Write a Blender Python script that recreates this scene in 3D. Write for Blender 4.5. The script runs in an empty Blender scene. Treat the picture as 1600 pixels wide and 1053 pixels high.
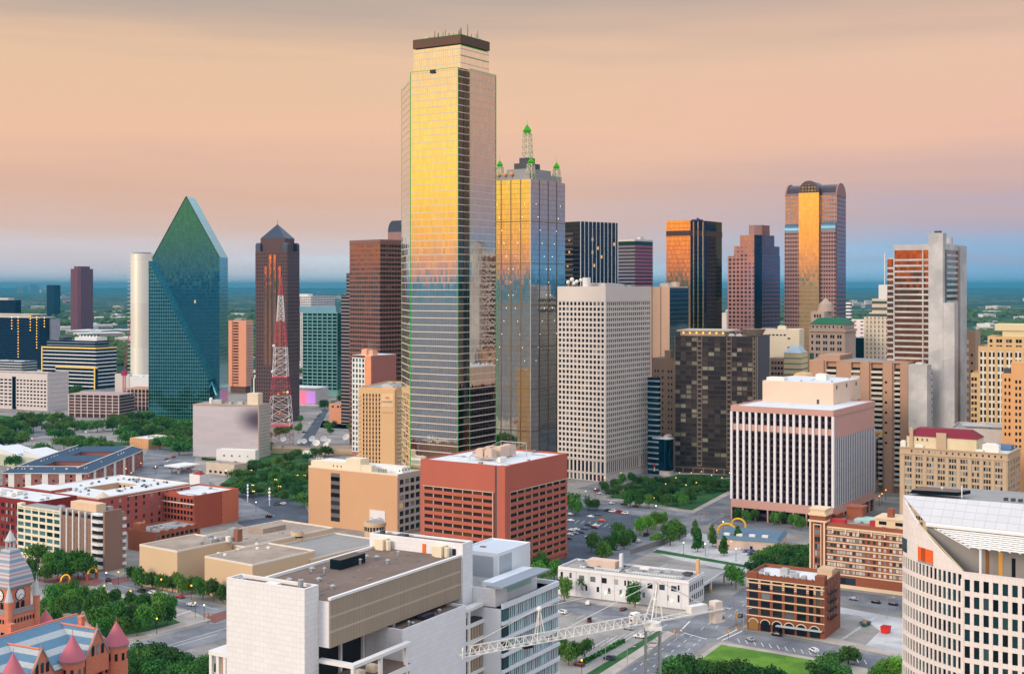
import bpy, math, random
from mathutils import Vector, Matrix
R = math.radians
rng = random.Random(7)
S = bpy.context.scene
COL = S.collection
# ---------------------------------------------------------------- camera
F, CX, CY, CAMH = 2040.0, 800.0, 448.0, 143.0      # focal length and principal point in photo pixels, eye height in metres
cd = bpy.data.cameras.new('camera'); cam = bpy.data.objects.new('camera', cd); COL.objects.link(cam)
cd.sensor_width = 36; cd.lens = F / 1600 * 36; cd.shift_y = -(526.5 - CY) / 1600
cd.clip_start = 1; cd.clip_end = 300000
cam.location = (0, 0, CAMH); cam.rotation_euler = (R(90), 0, 0)
S.camera = cam
# ---------------------------------------------------------------- render / exposure
S.view_settings.view_transform = 'Standard'; S.view_settings.look = 'None'
S.view_settings.exposure = 0; S.view_settings.gamma = 1
S.cycles.use_denoising = True
S.cycles.max_bounces = 6; S.cycles.diffuse_bounces = 3; S.cycles.glossy_bounces = 4; S.cycles.transmission_bounces = 2
S.cycles.volume_bounces = 1; S.cycles.transparent_max_bounces = 4
S.cycles.sample_clamp_indirect = 6

def lin(c, k=1.0):
    o = []
    for v in c[:3]:
        v = v / 255.0
        o.append((v / 12.92 if v <= .04045 else ((v + .055) / 1.055) ** 2.4) * k)
    return (*o, 1.0)

class NT:
    """small node helper"""
    def __init__(s, tree): s.t = tree; s.t.nodes.clear()
    def n(s, typ, ins=None, **kw):
        x = s.t.nodes.new(typ)
        for k, v in kw.items(): setattr(x, k, v)
        for k, v in (ins or {}).items(): s.set(x, k, v)
        return x
    def set(s, x, k, v):
        i = x.inputs[k]
        if isinstance(v, bpy.types.NodeSocket): s.t.links.new(v, i)
        elif isinstance(v, bpy.types.Node): s.t.links.new(v.outputs[0], i)
        else: i.default_value = v
    def m(s, op, a, b=None, c=None, clamp=False):
        x = s.n('ShaderNodeMath', operation=op); x.use_clamp = clamp
        s.set(x, 0, a)
        if b is not None: s.set(x, 1, b)
        if c is not None: s.set(x, 2, c)
        return x.outputs[0]
    def vm(s, op, a, b=None):
        x = s.n('ShaderNodeVectorMath', operation=op); s.set(x, 0, a)
        if b is not None: s.set(x, 1, b)
        return x.outputs['Value'] if op in ('DOT_PRODUCT', 'LENGTH') else x.outputs[0]
    def mix(s, f, a, b, blend='MIX'):
        x = s.n('ShaderNodeMix', data_type='RGBA', blend_type=blend)
        s.set(x, 0, f); s.set(x, 6, a); s.set(x, 7, b)
        return x.outputs[2]
    def ramp(s, f, stops, interp='LINEAR'):
        x = s.n('ShaderNodeValToRGB'); s.set(x, 0, f); cr = x.color_ramp; cr.interpolation = interp
        while len(cr.elements) < len(stops): cr.elements.new(1.0)
        for e, (p, c) in zip(cr.elements, stops): e.position = p; e.color = c
        return x.outputs[0]
    def smooth(s, v, a, b):
        x = s.n('ShaderNodeMapRange', interpolation_type='SMOOTHSTEP')
        s.set(x, 0, v); x.inputs[1].default_value = a; x.inputs[2].default_value = b
        return x.outputs[0]

# ---------------------------------------------------------------- sky
SUN_AZ = R(228)          # measured clockwise from the view axis: the sun has gone down behind the left shoulder
SUN_EL = R(20)
w = bpy.data.worlds.new('World'); S.world = w; w.use_nodes = True
t = NT(w.node_tree)
tc = t.n('ShaderNodeTexCoord').outputs['Generated']
sp = t.n('ShaderNodeSeparateXYZ', {0: tc})
el = t.m('MULTIPLY', t.m('ARCSINE', sp.outputs[2]), 180 / math.pi)          # elevation in degrees
hyp = t.m('SQRT', t.m('ADD', t.m('MULTIPLY', sp.outputs[0], sp.outputs[0]), t.m('ADD', t.m('MULTIPLY', sp.outputs[1], sp.outputs[1]), 1e-6)))
hx = t.m('DIVIDE', sp.outputs[0], hyp); hy = t.m('DIVIDE', sp.outputs[1], hyp)
GA = R(244)
sd = t.m('ADD', t.m('MULTIPLY', hx, math.sin(GA)), t.m('MULTIPLY', hy, math.cos(GA)))
# slow streaks of thin cloud
mp = t.n('ShaderNodeMapping', {0: tc}); mp.inputs['Scale'].default_value = (2.0, 2.0, 26)
nz = t.n('ShaderNodeTexNoise', {'Vector': mp, 'Scale': 1.6, 'Detail': 4.0, 'Roughness': .55})
el2 = t.m('ADD', el, t.m('MULTIPLY', t.m('SUBTRACT', nz.outputs[0], .5), 3.4))
f = t.m('DIVIDE', t.m('MAXIMUM', el2, 0.0), 40.0, clamp=True)
def stops(l): return [(d / 40.0, lin(c, k)) for d, c, k in l]
vl = t.ramp(f, stops([(0, (176, 190, 200), 1.75), (1.3, (198, 186, 190), 1.34), (2.6, (216, 184, 172), 1.1), (4.2, (228, 182, 158), 1), (6.6, (244, 194, 159), 1),
                      (9.6, (236, 194, 158), 1), (12.8, (184, 166, 154), 1), (17, (200, 196, 200), 1.3), (26, (218, 226, 238), 1.7), (40, (216, 226, 242), 1.75)]))
vr = t.ramp(f, stops([(0, (120, 172, 206), 1.75), (1.3, (130, 168, 206), 1.2), (2.6, (182, 168, 188), 1.02), (4.2, (206, 170, 168), 1), (6.6, (240, 187, 160), 1),
                      (9.6, (237, 192, 162), 1), (12.6, (204, 172, 154), 1), (17, (200, 196, 200), 1.3), (26, (218, 226, 238), 1.7), (40, (216, 226, 242), 1.75)]))
vs = t.ramp(f, stops([(0, (238, 140, 112), 1), (1.0, (252, 152, 92), 1), (2.3, (255, 176, 40), 1.15), (4.3, (255, 200, 38), 1.25), (6.8, (255, 208, 84), 1.2),
                      (9.6, (252, 206, 140), 1.1), (12.5, (255, 222, 180), 1.2), (20, (255, 232, 214), 1.9), (40, (222, 228, 240), 1.75)]))
view = t.mix(t.smooth(hx, -.1, .42), vl, vr)
sky = t.mix(t.smooth(sd, .5, .93), view, vs)
nis = t.n('ShaderNodeTexSky', sky_type='NISHITA', sun_disc=False)
nis.sun_elevation = SUN_EL; nis.sun_rotation = SUN_AZ
bg1 = t.n('ShaderNodeBackground', {'Color': sky, 'Strength': .97})
bg2 = t.n('ShaderNodeBackground', {'Color': nis.outputs[0], 'Strength': .008})
t.n('ShaderNodeOutputWorld', {0: t.n('ShaderNodeAddShader', {0: bg1, 1: bg2})})
# ---------------------------------------------------------------- sun: the last soft warm light from the west
sl = bpy.data.lights.new('sun', 'SUN'); sl.energy = 2.1; sl.angle = R(18); sl.color = (1.0, .86, .72)
so = bpy.data.objects.new('sun', sl); COL.objects.link(so)
dv = Vector((math.sin(SUN_AZ) * math.cos(SUN_EL), math.cos(SUN_AZ) * math.cos(SUN_EL), math.sin(SUN_EL)))
so.rotation_euler = (-dv).to_track_quat('-Z', 'Y').to_euler(); so.location = (0, 0, 600)

# ---------------------------------------------------------------- materials
MATS = {}
def _new(name):
    m = bpy.data.materials.new(name); m.use_nodes = True; MATS[name] = m
    return m, NT(m.node_tree)
def mat(name, c, rough=.85, metal=0.0, var=.14, scale=.12, emit=None, es=0.0, fine=0.0, spec=.3, streak=False):
    if name in MATS: return MATS[name]
    m, t = _new(name)
    geo = t.n('ShaderNodeNewGeometry')
    c = lin(c)
    if streak:
        mp = t.n('ShaderNodeMapping', {0: geo.outputs['Position']}); mp.inputs['Scale'].default_value = (1, 1, .12); v = mp.outputs[0]
    else: v = geo.outputs['Position']
    nz = t.n('ShaderNodeTexNoise', {'Vector': v, 'Scale': scale, 'Detail': 6.0, 'Roughness': .62})
    k = t.m('ADD', t.m('MULTIPLY', t.m('SUBTRACT', nz.outputs[0], .5), var * 3.2), 1.0)
    if fine:
        n2 = t.n('ShaderNodeTexNoise', {'Vector': v, 'Scale': scale * 14, 'Detail': 3.0})
        k = t.m('MULTIPLY', k, t.m('ADD', t.m('MULTIPLY', t.m('SUBTRACT', n2.outputs[0], .5), fine * 3), 1.0))
    col = t.mix(1.0, c, t.n('ShaderNodeCombineColor', {0: k, 1: k, 2: k}), 'MULTIPLY')
    p = t.n('ShaderNodeBsdfPrincipled', {'Base Color': col, 'Roughness': rough, 'Metallic': metal, 'Specular IOR Level': spec})
    if emit: p.inputs['Emission Color'].default_value = lin(emit); p.inputs['Emission Strength'].default_value = es
    t.n('ShaderNodeOutputMaterial', {0: p})
    return m
def panelled(name, c, gap, bw, bh, mortar=.025, var=.12, rough=.8, offs=.5):
    """courses of stone, brick or metal panels on the UV (metres)"""
    if name in MATS: return MATS[name]
    m, t = _new(name)
    uv = t.n('ShaderNodeUVMap')
    c1 = lin(c); c2 = tuple(v * (1 - var) for v in c1[:3]) + (1,)
    b = t.n('ShaderNodeTexBrick', {'Vector': uv, 'Color1': c1, 'Color2': c2, 'Mortar': lin(gap), 'Scale': 1.0, 'Mortar Size': mortar,
                                   'Brick Width': bw, 'Row Height': bh, 'Mortar Smooth': .3}); b.offset = offs
    geo = t.n('ShaderNodeNewGeometry')
    mp = t.n('ShaderNodeMapping', {0: geo.outputs['Position']}); mp.inputs['Scale'].default_value = (1, 1, .3)
    nz = t.n('ShaderNodeTexNoise', {'Vector': mp, 'Scale': .25, 'Detail': 7.0, 'Roughness': .65})
    k = t.m('ADD', t.m('MULTIPLY', t.m('SUBTRACT', nz.outputs[0], .5), var * 3), 1.0)
    col = t.mix(1.0, b.outputs[0], t.n('ShaderNodeCombineColor', {0: k, 1: k, 2: k}), 'MULTIPLY')
    t.n('ShaderNodeOutputMaterial', {0: t.n('ShaderNodeBsdfPrincipled', {'Base Color': col, 'Roughness': rough, 'Specular IOR Level': .25})})
    return m
def jitter_normal(t, rcol, eps):
    geo = t.n('ShaderNodeNewGeometry')
    d = t.n('ShaderNodeVectorMath', operation='SCALE'); t.set(d, 0, t.vm('SUBTRACT', rcol, (.5, .5, .5))); d.inputs['Scale'].default_value = eps
    return t.vm('NORMALIZE', t.vm('ADD', geo.outputs['Normal'], d.outputs[0]))
def facade(name, wall, glass, cw, rh, fx, fy, metal=1.0, rough=.06, lit=0.0, var=.25, wrough=.7, wmetal=0.0, eps=.012, litc=(255, 190, 90), bump=True):
    """curtain wall laid out in metres on the UV: one window per cw x rh cell"""
    if name in MATS: return MATS[name]
    m, t = _new(name)
    s = t.n('ShaderNodeSeparateXYZ', {0: t.n('ShaderNodeUVMap')})
    cu = t.m('DIVIDE', s.outputs[0], cw); cv = t.m('DIVIDE', s.outputs[1], rh)
    fu = t.m('ABSOLUTE', t.m('SUBTRACT', t.m('FRACT', cu), .5)); fv = t.m('ABSOLUTE', t.m('SUBTRACT', t.m('FRACT', cv), .5))
    mask = t.m('MULTIPLY', t.m('LESS_THAN', fu, fx / 2), t.m('LESS_THAN', fv, fy / 2))
    cell = t.n('ShaderNodeCombineXYZ', {0: t.m('FLOOR', cu), 1: t.m('FLOOR', cv)})
    wn = t.n('ShaderNodeTexWhiteNoise', {'Vector': cell}, noise_dimensions='2D')
    g = lin(glass)
    gc = t.mix(wn.outputs[0], tuple(v * (1 - var) for v in g[:3]) + (1,), tuple(min(1, v * (1 + var * .6)) for v in g[:3]) + (1,))
    pg = t.n('ShaderNodeBsdfPrincipled', {'Base Color': gc, 'Metallic': metal, 'Roughness': rough})
    if eps: t.set(pg, 'Normal', jitter_normal(t, wn.outputs[1], eps))
    if lit:
        on = t.m('GREATER_THAN', wn.outputs[0], 1 - lit)
        pg.inputs['Emission Color'].default_value = lin(litc); t.set(pg, 'Emission Strength', t.m('MULTIPLY', on, .9))
    geo = t.n('ShaderNodeNewGeometry')
    nz = t.n('ShaderNodeTexNoise', {'Vector': geo.outputs['Position'], 'Scale': .08, 'Detail': 6.0})
    k = t.m('ADD', t.m('MULTIPLY', t.m('SUBTRACT', nz.outputs[0], .5), .45), 1.0)
    wc = t.mix(1.0, lin(wall), t.n('ShaderNodeCombineColor', {0: k, 1: k, 2: k}), 'MULTIPLY')
    pw = t.n('ShaderNodeBsdfPrincipled', {'Base Color': wc, 'Roughness': wrough, 'Metallic': wmetal, 'Specular IOR Level': .3})
    t.n('ShaderNodeOutputMaterial', {0: t.n('ShaderNodeMixShader', {0: mask, 1: pw, 2: pg})})
    return m
def pane(name, stops_, metal=.55, rough=.08, lit=0.0, litc=(255, 186, 88), les=.9, eps=.02):
    """window glass: every pane (object or mesh island) draws its own tone: blinds, dark rooms, a few lit ones"""
    if name in MATS: return MATS[name]
    m, t = _new(name)
    geo = t.n('ShaderNodeNewGeometry'); oi = t.n('ShaderNodeObjectInfo')
    r = t.m('FRACT', t.m('ADD', oi.outputs['Random'], t.m('MULTIPLY', geo.outputs['Random Per Island'], 7.31)))
    col = t.ramp(r, [(p, lin(c)) for p, c in stops_], 'CONSTANT')
    wn = t.n('ShaderNodeTexWhiteNoise', {'W': r}, noise_dimensions='1D')
    p = t.n('ShaderNodeBsdfPrincipled', {'Base Color': col, 'Metallic': metal, 'Roughness': rough})
    if eps: t.set(p, 'Normal', jitter_normal(t, wn.outputs[1], eps))
    if lit:
        p.inputs['Emission Color'].default_value = lin(litc)
        t.set(p, 'Emission Strength', t.m('MULTIPLY', t.m('GREATER_THAN', wn.outputs[0], 1 - lit), les))
    t.n('ShaderNodeOutputMaterial', {0: p})
    return m
def lamp_mat(name, c, s): return mat(name, c, emit=c, es=s, var=0)

# ---------------------------------------------------------------- mesh builder
class MB:
    def __init__(s): s.v = []; s.f = []; s.mi = []
    def add(s, vs, fs, mi=0):
        o = len(s.v); s.v += [tuple(p) for p in vs]
        for f in fs: s.f.append([o + i for i in f]); s.mi.append(mi)
        return s
    def box(s, x0, y0, z0, x1, y1, z1, mi=0):
        if x0 > x1: x0, x1 = x1, x0
        if y0 > y1: y0, y1 = y1, y0
        if z0 > z1: z0, z1 = z1, z0
        return s.add([(x0, y0, z0), (x1, y0, z0), (x1, y1, z0), (x0, y1, z0), (x0, y0, z1), (x1, y0, z1), (x1, y1, z1), (x0, y1, z1)],
                     [(0, 3, 2, 1), (4, 5, 6, 7), (0, 1, 5, 4), (1, 2, 6, 5), (2, 3, 7, 6), (3, 0, 4, 7)], mi)
    def prism(s, poly, z0, z1, mi=0, top=None, cap=True):
        """poly: xy points counter-clockwise; top: optional other outline at z1"""
        n = len(poly); q = top or poly
        a = sum(poly[i][0] * poly[(i + 1) % n][1] - poly[(i + 1) % n][0] * poly[i][1] for i in range(n))
        if a < 0: poly = poly[::-1]; q = q[::-1]
        vs = [(x, y, z0) for x, y in poly] + [(x, y, z1) for x, y in q]
        fs = [(i, (i + 1) % n, n + (i + 1) % n, n + i) for i in range(n)]
        if cap: fs += [tuple(range(n))[::-1], tuple(range(n, 2 * n))]
        return s.add(vs, fs, mi)
    def extrude(s, pts, d, mi=0):
        """planar 3-d outline swept along vector d"""
        n = len(pts); d = Vector(d); a = [Vector(p) for p in pts]
        nn = sum(((a[i] - a[0]).cross(a[(i + 1) % n] - a[0]) for i in range(n)), Vector())
        if nn.dot(d) > 0: a = a[::-1]
        return s.add(a + [p + d for p in a], [tuple(range(n)), tuple(range(n, 2 * n))[::-1]] + [(i, n + i, n + (i + 1) % n, (i + 1) % n) for i in range(n)], mi)
    def cyl(s, x, y, z0, z1, r0, r1=None, n=16, mi=0, cap=True):
        r1 = r0 if r1 is None else r1
        if r1 < 1e-6:
            vs = [(x + r0 * math.cos(2 * math.pi * i / n), y + r0 * math.sin(2 * math.pi * i / n), z0) for i in range(n)] + [(x, y, z1)]
            fs = [(i, (i + 1) % n, n) for i in range(n)] + ([tuple(range(n))[::-1]] if cap else [])
            return s.add(vs, fs, mi)
        P0 = [(x + r0 * math.cos(2 * math.pi * i / n), y + r0 * math.sin(2 * math.pi * i / n)) for i in range(n)]
        P1 = [(x + r1 * math.cos(2 * math.pi * i / n), y + r1 * math.sin(2 * math.pi * i / n)) for i in range(n)]
        return s.prism(P0, z0, z1, mi, P1, cap)
    def bar(s, a, b, r, n=4, mi=0, r1=None):
        a, b = Vector(a), Vector(b); d = (b - a)
        if d.length < 1e-6: return s
        d.normalize(); u = d.orthogonal().normalized() if abs(d.z) < .95 else Vector((1, 0, 0)).cross(d).normalized()
        if abs(d.z) < .95: u = d.cross(Vector((0, 0, 1))).normalized()
        v = d.cross(u); r1 = r if r1 is None else r1
        off = math.pi / n
        vs = [a + (u * math.cos(off + 2 * math.pi * i / n) + v * math.sin(off + 2 * math.pi * i / n)) * r for i in range(n)] + \
             [b + (u * math.cos(off + 2 * math.pi * i / n) + v * math.sin(off + 2 * math.pi * i / n)) * r1 for i in range(n)]
        fs = [(i, (i + 1) % n, n + (i + 1) % n, n + i) for i in range(n)] + [tuple(range(n))[::-1], tuple(range(n, 2 * n))]
        return s.add(vs, fs, mi)
    def sphere(s, x, y, z, r, n=10, m=6, mi=0, zs=1.0):
        vs = [(x, y, z - r * zs)]; fs = []
        for j in range(1, m):
            a = -math.pi / 2 + math.pi * j / m
            vs += [(x + r * math.cos(a) * math.cos(2 * math.pi * i / n), y + r * math.cos(a) * math.sin(2 * math.pi * i / n), z + r * zs * math.sin(a)) for i in range(n)]
        vs.append((x, y, z + r * zs)); L = len(vs) - 1
        fs += [(0, 1 + (i + 1) % n, 1 + i) for i in range(n)]
        for j in range(m - 2):
            o = 1 + j * n
            fs += [(o + i, o + (i + 1) % n, o + n + (i + 1) % n, o + n + i) for i in range(n)]
        o = 1 + (m - 2) * n
        fs += [(o + i, o + (i + 1) % n, L) for i in range(n)]
        return s.add(vs, fs, mi)
    def mesh(s, name, mats, uv=True, smooth=False):
        me = bpy.data.meshes.new(name); me.from_pydata(s.v, [], s.f)
        for m_ in (mats if isinstance(mats, (list, tuple)) else [mats]): me.materials.append(m_)
        if any(s.mi): me.polygons.foreach_set('material_index', s.mi)
        if uv:
            l = me.uv_layers.new(name='UVMap'); co = []
            me.update()
            for p in me.polygons:
                n = p.normal
                if abs(n.z) > .75:
                    co += [c for i in p.vertices for c in (s.v[i][0], s.v[i][1])]
                else:
                    # horizontal tangent, snapped so that every wall counts its metres from the same origin
                    tx, ty = -n.y, n.x; L = math.hypot(tx, ty) or 1; tx /= L; ty /= L
                    if tx + ty < 0: tx, ty = -tx, -ty
                    co += [c for i in p.vertices for c in (s.v[i][0] * tx + s.v[i][1] * ty, s.v[i][2])]
            l.data.foreach_set('uv', co)
        if smooth: me.polygons.foreach_set('use_smooth', [True] * len(me.polygons))
        return me
    def build(s, name, mats, parent=None, uv=True, smooth=False):
        o = bpy.data.objects.new(name, s.mesh(name, mats, uv, smooth)); COL.objects.link(o)
        if parent is not None: o.parent = parent
        return o

# ---------------------------------------------------------------- scene bookkeeping
REG = []
def tag(o, label, cat, group=None, shared=False):
    o['label'] = label; o['category'] = cat
    if group: o['group'] = group
    REG.append((o, label, shared)); return o
def struct(o): o['kind'] = 'structure'; return o
def thing(name, label, cat, loc, rz=0.0, group=None, shared=False):
    o = bpy.data.objects.new(name, None); COL.objects.link(o); o.empty_display_size = .5
    o.location = loc; o.rotation_euler = (0, 0, rz)
    return tag(o, label, cat, group, shared)
def at(px, py, Y): return Vector(((px - CX) / F * Y, Y, CAMH - (py - CY) / F * Y))
def G(px, py, z=0.0):
    Y = (CAMH - z) * F / (py - CY); return Vector(((px - CX) / F * Y, Y, z))
def dup(root, loc, rz=0.0, sc=1.0, label=None, cat=None, group=None, shared=False):
    r = root.copy(); COL.objects.link(r); r.location = loc; r.rotation_euler = (0, 0, rz); r.scale = (sc,) * 3 if not isinstance(sc, tuple) else sc
    for ch in list(root.children):
        c = ch.copy(); COL.objects.link(c); c.parent = r
        for g in ch.children:
            d = g.copy(); COL.objects.link(d); d.parent = c
    tag(r, label, cat, group, shared); return r

UNIT = {}
def unit_pane(m):
    """a pane one metre square, 6 cm thick, standing in its own xz plane with its face on -y"""
    if m.name not in UNIT: UNIT[m.name] = MB().box(-.5, -.06, -.5, .5, .02, .5).mesh('window', m)
    return UNIT[m.name]

class Bld:
    """a building on its own axes: origin at the near corner, +x along the right-hand wall, +y along the left-hand wall"""
    def __init__(s, name, label, xc, Y, xl, xr, yt, th=33, cat='building', group=None, z0=0.0, W=None):
        s.th = R(th); s.Y = Y; s.C = Vector(((xc - CX) / F * Y, Y, z0))
        s.dr = Vector((math.sin(s.th), math.cos(s.th), 0)); s.dl = Vector((-math.cos(s.th), math.sin(s.th), 0))
        s.W = s.along(s.dr, xr) if xr is not None else None; s.D = s.along(s.dl, xl) if xl is not None else None
        s.W = W or s.W
        s.Z = s.z(yt) if yt is not None else None
        s.root = thing(name, label, cat, s.C, math.pi / 2 - s.th, group)
        s.wins = {}
    def along(s, d, px):
        k = (px - CX) / F
        return (k * s.C.y - s.C.x) / (d.x - k * d.y)
    def z(s, py, Y=None): return CAMH - (py - CY) / F * (Y or s.Y) - s.C.z
    def y(s, px): return s.along(s.dl, px)
    def x(s, px): return s.along(s.dr, px)
    def zl(s, px, py):
        """height of a photo point lying on the left-hand wall"""
        return CAMH - (py - CY) / F * (s.C.y + s.dl.y * s.y(px)) - s.C.z
    def zr(s, px, py): return CAMH - (py - CY) / F * (s.C.y + s.dr.y * s.x(px)) - s.C.z
    def loc(s, px, py, z):
        """photo point at height z -> local x, y"""
        g = G(px, py, z + s.C.z) - s.C
        return g.dot(s.dr), g.dot(s.dl)
    def part(s, mb, name, m, **k): return mb.build(name, m, s.root, **k)
    def shell(s, wm, rm, par=.9, inL=0, inR=0, z0=0, rect=None, Z=None, wname='wall', rname='roof'):
        """walls with a parapet round a sunken flat roof"""
        x0, y0, x1, y1 = rect or (inL, inR, s.W, s.D); Z = Z or s.Z; t_ = .45
        b = MB().box(x0, y0, z0, x1, y1, Z - par)
        if par > 0:
            b.box(x0, y0, Z - par, x0 + t_, y1, Z).box(x1 - t_, y0, Z - par, x1, y1, Z)
            b.box(x0 + t_, y0, Z - par, x1 - t_, y0 + t_, Z).box(x0 + t_, y1 - t_, Z - par, x1 - t_, y1, Z)
        s.part(b, wname, wm)
        if rm and (x1 - x0) > 8:
            r = random.Random(int(x1 * 7 + y1)); zz = Z - par + .06
            for k in range(int(min(14, 3 + (x1 - x0) * (y1 - y0) / 160))):
                x, y = r.uniform(x0 + 1, x1 - 3), r.uniform(y0 + 1, y1 - 3); h = r.uniform(.5, 1.4)
                if k % 3: s.part(MB().box(x, y, zz, x + r.uniform(.8, 2.2), y + r.uniform(.8, 2.2), zz + h), 'roof_unit', MATS['galvanised steel' if k % 2 else 'grey gravel roof'])
                else: s.part(MB().bar((x, y, zz + .3), (x, min(y1 - 1, y + r.uniform(4, 14)), zz + .3), .18, 6), 'roof_pipe', MATS['galvanised steel'], uv=False)
        if rm: s.part(MB().box(x0 + t_ + .02, y0 + t_ + .02, Z - par - .2, x1 - t_ - .02, y1 - t_ - .02, Z - par + .06), rname, rm)
        return b
    def fp(s, face, a, out, z):
        if face == 'L': return (-out, a, z)
        if face == 'R': return (a, -out, z)
    def bx(s, mb, face, a0, a1, o0, o1, z0, z1, mi=0):
        p = s.fp(face, a0, o0, z0); q = s.fp(face, a1, o1, z1); mb.box(*p, *q, mi)
    def win(s, name, m, face, a, z, w, h, out=0.0, ox=0.0, oy=0.0):
        s.wins.setdefault((name, m.name), []).append((face, a, z, w, h, out, ox, oy))
    def grid(s, mb, face, a0, a1, z0, z1, nc, nr, pier, span, dep, gm, name='window', base=0.0, ox=0.0, oy=0.0, skip=None, pd=None, mi=0):
        """nc x nr windows between projecting piers (width pier) and spandrels (height span); dep = depth of the reveal"""
        cw = (a1 - a0) / nc; rh = (z1 - z0) / nr; pd = dep if pd is None else pd
        def B(p0, p1, o, q0, q1):
            if face == 'L': mb.box(ox - base - o, p0 + oy, q0, ox - base + .05, p1 + oy, q1, mi)
            else: mb.box(p0 + ox, oy - base - o, q0, p1 + ox, oy - base + .05, q1, mi)
        if pier:
            for i in range(nc + 1):
                c = a0 + i * cw; B(max(a0, c - pier / 2), min(a1, c + pier / 2), pd + (.03 if pd == dep else 0), z0, z1)
        if span:
            for j in range(nr + 1):
                c = z0 + j * rh; B(a0, a1, dep, max(z0, c - span / 2), min(z1, c + span / 2))
        for j in range(nr):
            for i in range(nc):
                if skip and skip(i, j): continue
                s.win(name, gm, face, a0 + (i + .5) * cw, z0 + (j + .5) * rh, cw - pier, rh - span, base + .01, ox, oy)
    def flush(s, cap=100):
        """the windows that show largest become parts of their own, the rest one part"""
        names = {}
        for (nm, mn), l in s.wins.items(): names.setdefault(nm, []).extend((mn, *e) for e in l)
        for nm, l in names.items():
            def size(e):
                d = s.dl if e[1] == 'L' else s.dr; nrm = s.dr if e[1] == 'L' else s.dl
                p = s.C + d * e[2]; return e[4] * e[5] * abs(nrm.dot(p.normalized())) / p.length_squared
            l.sort(key=size, reverse=True)
            rest = {}
            for k, (mn, face, a, z, w_, h_, out, ox, oy) in enumerate(l):
                p = Vector(s.fp(face, a, out, z)) + Vector((ox, oy, 0))
                if face == 'R' and ox: pass
                if k < cap:
                    o = bpy.data.objects.new(nm, unit_pane(MATS[mn])); COL.objects.link(o); o.parent = s.root
                    o.location = p; o.scale = (w_, 1, h_); o.rotation_euler = (0, 0, -math.pi / 2 if face == 'L' else 0)
                else:
                    b = rest.setdefault(mn, MB())
                    if face == 'L': b.box(p.x - .06, p.y - w_ / 2, p.z - h_ / 2, p.x + .02, p.y + w_ / 2, p.z + h_ / 2)
                    else: b.box(p.x - w_ / 2, p.y - .06, p.z - h_ / 2, p.x + w_ / 2, p.y + .02, p.z + h_ / 2)
            big = None; mats_ = []
            for mn, b in rest.items():
                if big is None: big = MB()
                big.add(b.v, b.f, len(mats_)); mats_.append(MATS[mn])
            if big: big.build(nm, mats_, s.root)['kind'] = 'stuff'
        s.wins = {}
# ================================================================ THE SETTING
def ground_mat():
    m, t = _new('open country')
    pos = t.n('ShaderNodeNewGeometry').outputs['Position']
    n1 = t.n('ShaderNodeTexNoise', {'Vector': pos, 'Scale': .0016, 'Detail': 7.0, 'Roughness': .6})
    n2 = t.n('ShaderNodeTexNoise', {'Vector': pos, 'Scale': .02, 'Detail': 6.0, 'Roughness': .7})
    green = t.mix(n2.outputs[0], lin((16, 46, 36)), lin((44, 80, 56)))
    v = t.n('ShaderNodeTexVoronoi', {'Vector': pos, 'Scale': .018})
    vc = t.n('ShaderNodeSeparateColor', {0: v.outputs['Color']})
    roof = t.m('MULTIPLY', t.m('GREATER_THAN', vc.outputs[0], .80), t.m('GREATER_THAN', n1.outputs[0], .53))
    c = t.mix(roof, green, t.mix(vc.outputs[1], lin((120, 112, 108)), lin((205, 198, 190))))
    t.n('ShaderNodeOutputMaterial', {0: t.n('ShaderNodeBsdfPrincipled', {'Base Color': c, 'Roughness': .95, 'Specular IOR Level': .1})})
    return m
def paving_mat(name, a, b, sc=.03, streak=0.0):
    m, t = _new(name)
    pos = t.n('ShaderNodeNewGeometry').outputs['Position']
    n1 = t.n('ShaderNodeTexNoise', {'Vector': pos, 'Scale': sc, 'Detail': 9.0, 'Roughness': .62})
    n2 = t.n('ShaderNodeTexNoise', {'Vector': pos, 'Scale': sc * 22, 'Detail': 4.0, 'Roughness': .7})
    vor = t.n('ShaderNodeTexVoronoi', {'Vector': pos, 'Scale': sc * 2.2}, feature='F1')
    vc = t.n('ShaderNodeSeparateColor', {0: vor.outputs['Color']})
    f = t.m('ADD', t.m('MULTIPLY', n1.outputs[0], .75), t.m('ADD', t.m('MULTIPLY', n2.outputs[0], .3), t.m('MULTIPLY', vc.outputs[0], .12)))
    c = t.mix(t.smooth(f, .4, .85), lin(a), lin(b))
    t.n('ShaderNodeOutputMaterial', {0: t.n('ShaderNodeBsdfPrincipled', {'Base Color': c, 'Roughness': .9, 'Specular IOR Level': .2})})
    return m
m_country = ground_mat()
m_city = paving_mat('city paving', (112, 110, 108), (168, 160, 152))
m_asph = paving_mat('asphalt', (98, 101, 108), (146, 146, 148), .05)
m_lot = paving_mat('worn parking asphalt', (128, 124, 122), (170, 163, 156), .04)
m_dark = paving_mat('fresh dark asphalt', (66, 74, 86), (94, 100, 110), .05)
m_conc = paving_mat('pale concrete', (166, 165, 166), (206, 203, 200), .05)
m_walk = paving_mat('pavement concrete', (158, 148, 140), (190, 180, 170), .06)
m_grass = paving_mat('mown lawn', (70, 112, 34), (120, 158, 50), .06)
m_pgrass = paving_mat('park lawn', (34, 78, 40), (62, 108, 52), .05)
m_paver = paving_mat('red brick pavers', (112, 72, 70), (142, 96, 88), .08)
m_mark = mat('road paint', (228, 228, 224), var=.1)
RG = 70000.0
b = MB(); rings = [0, 400, 1200, 3000, 8000, 20000, RG]; n = 72
vs = [(0, 0, 0)]; fs = []
for r in rings[1:]: vs += [(r * math.cos(2 * math.pi * i / n), r * math.sin(2 * math.pi * i / n), 0) for i in range(n)]
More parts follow.
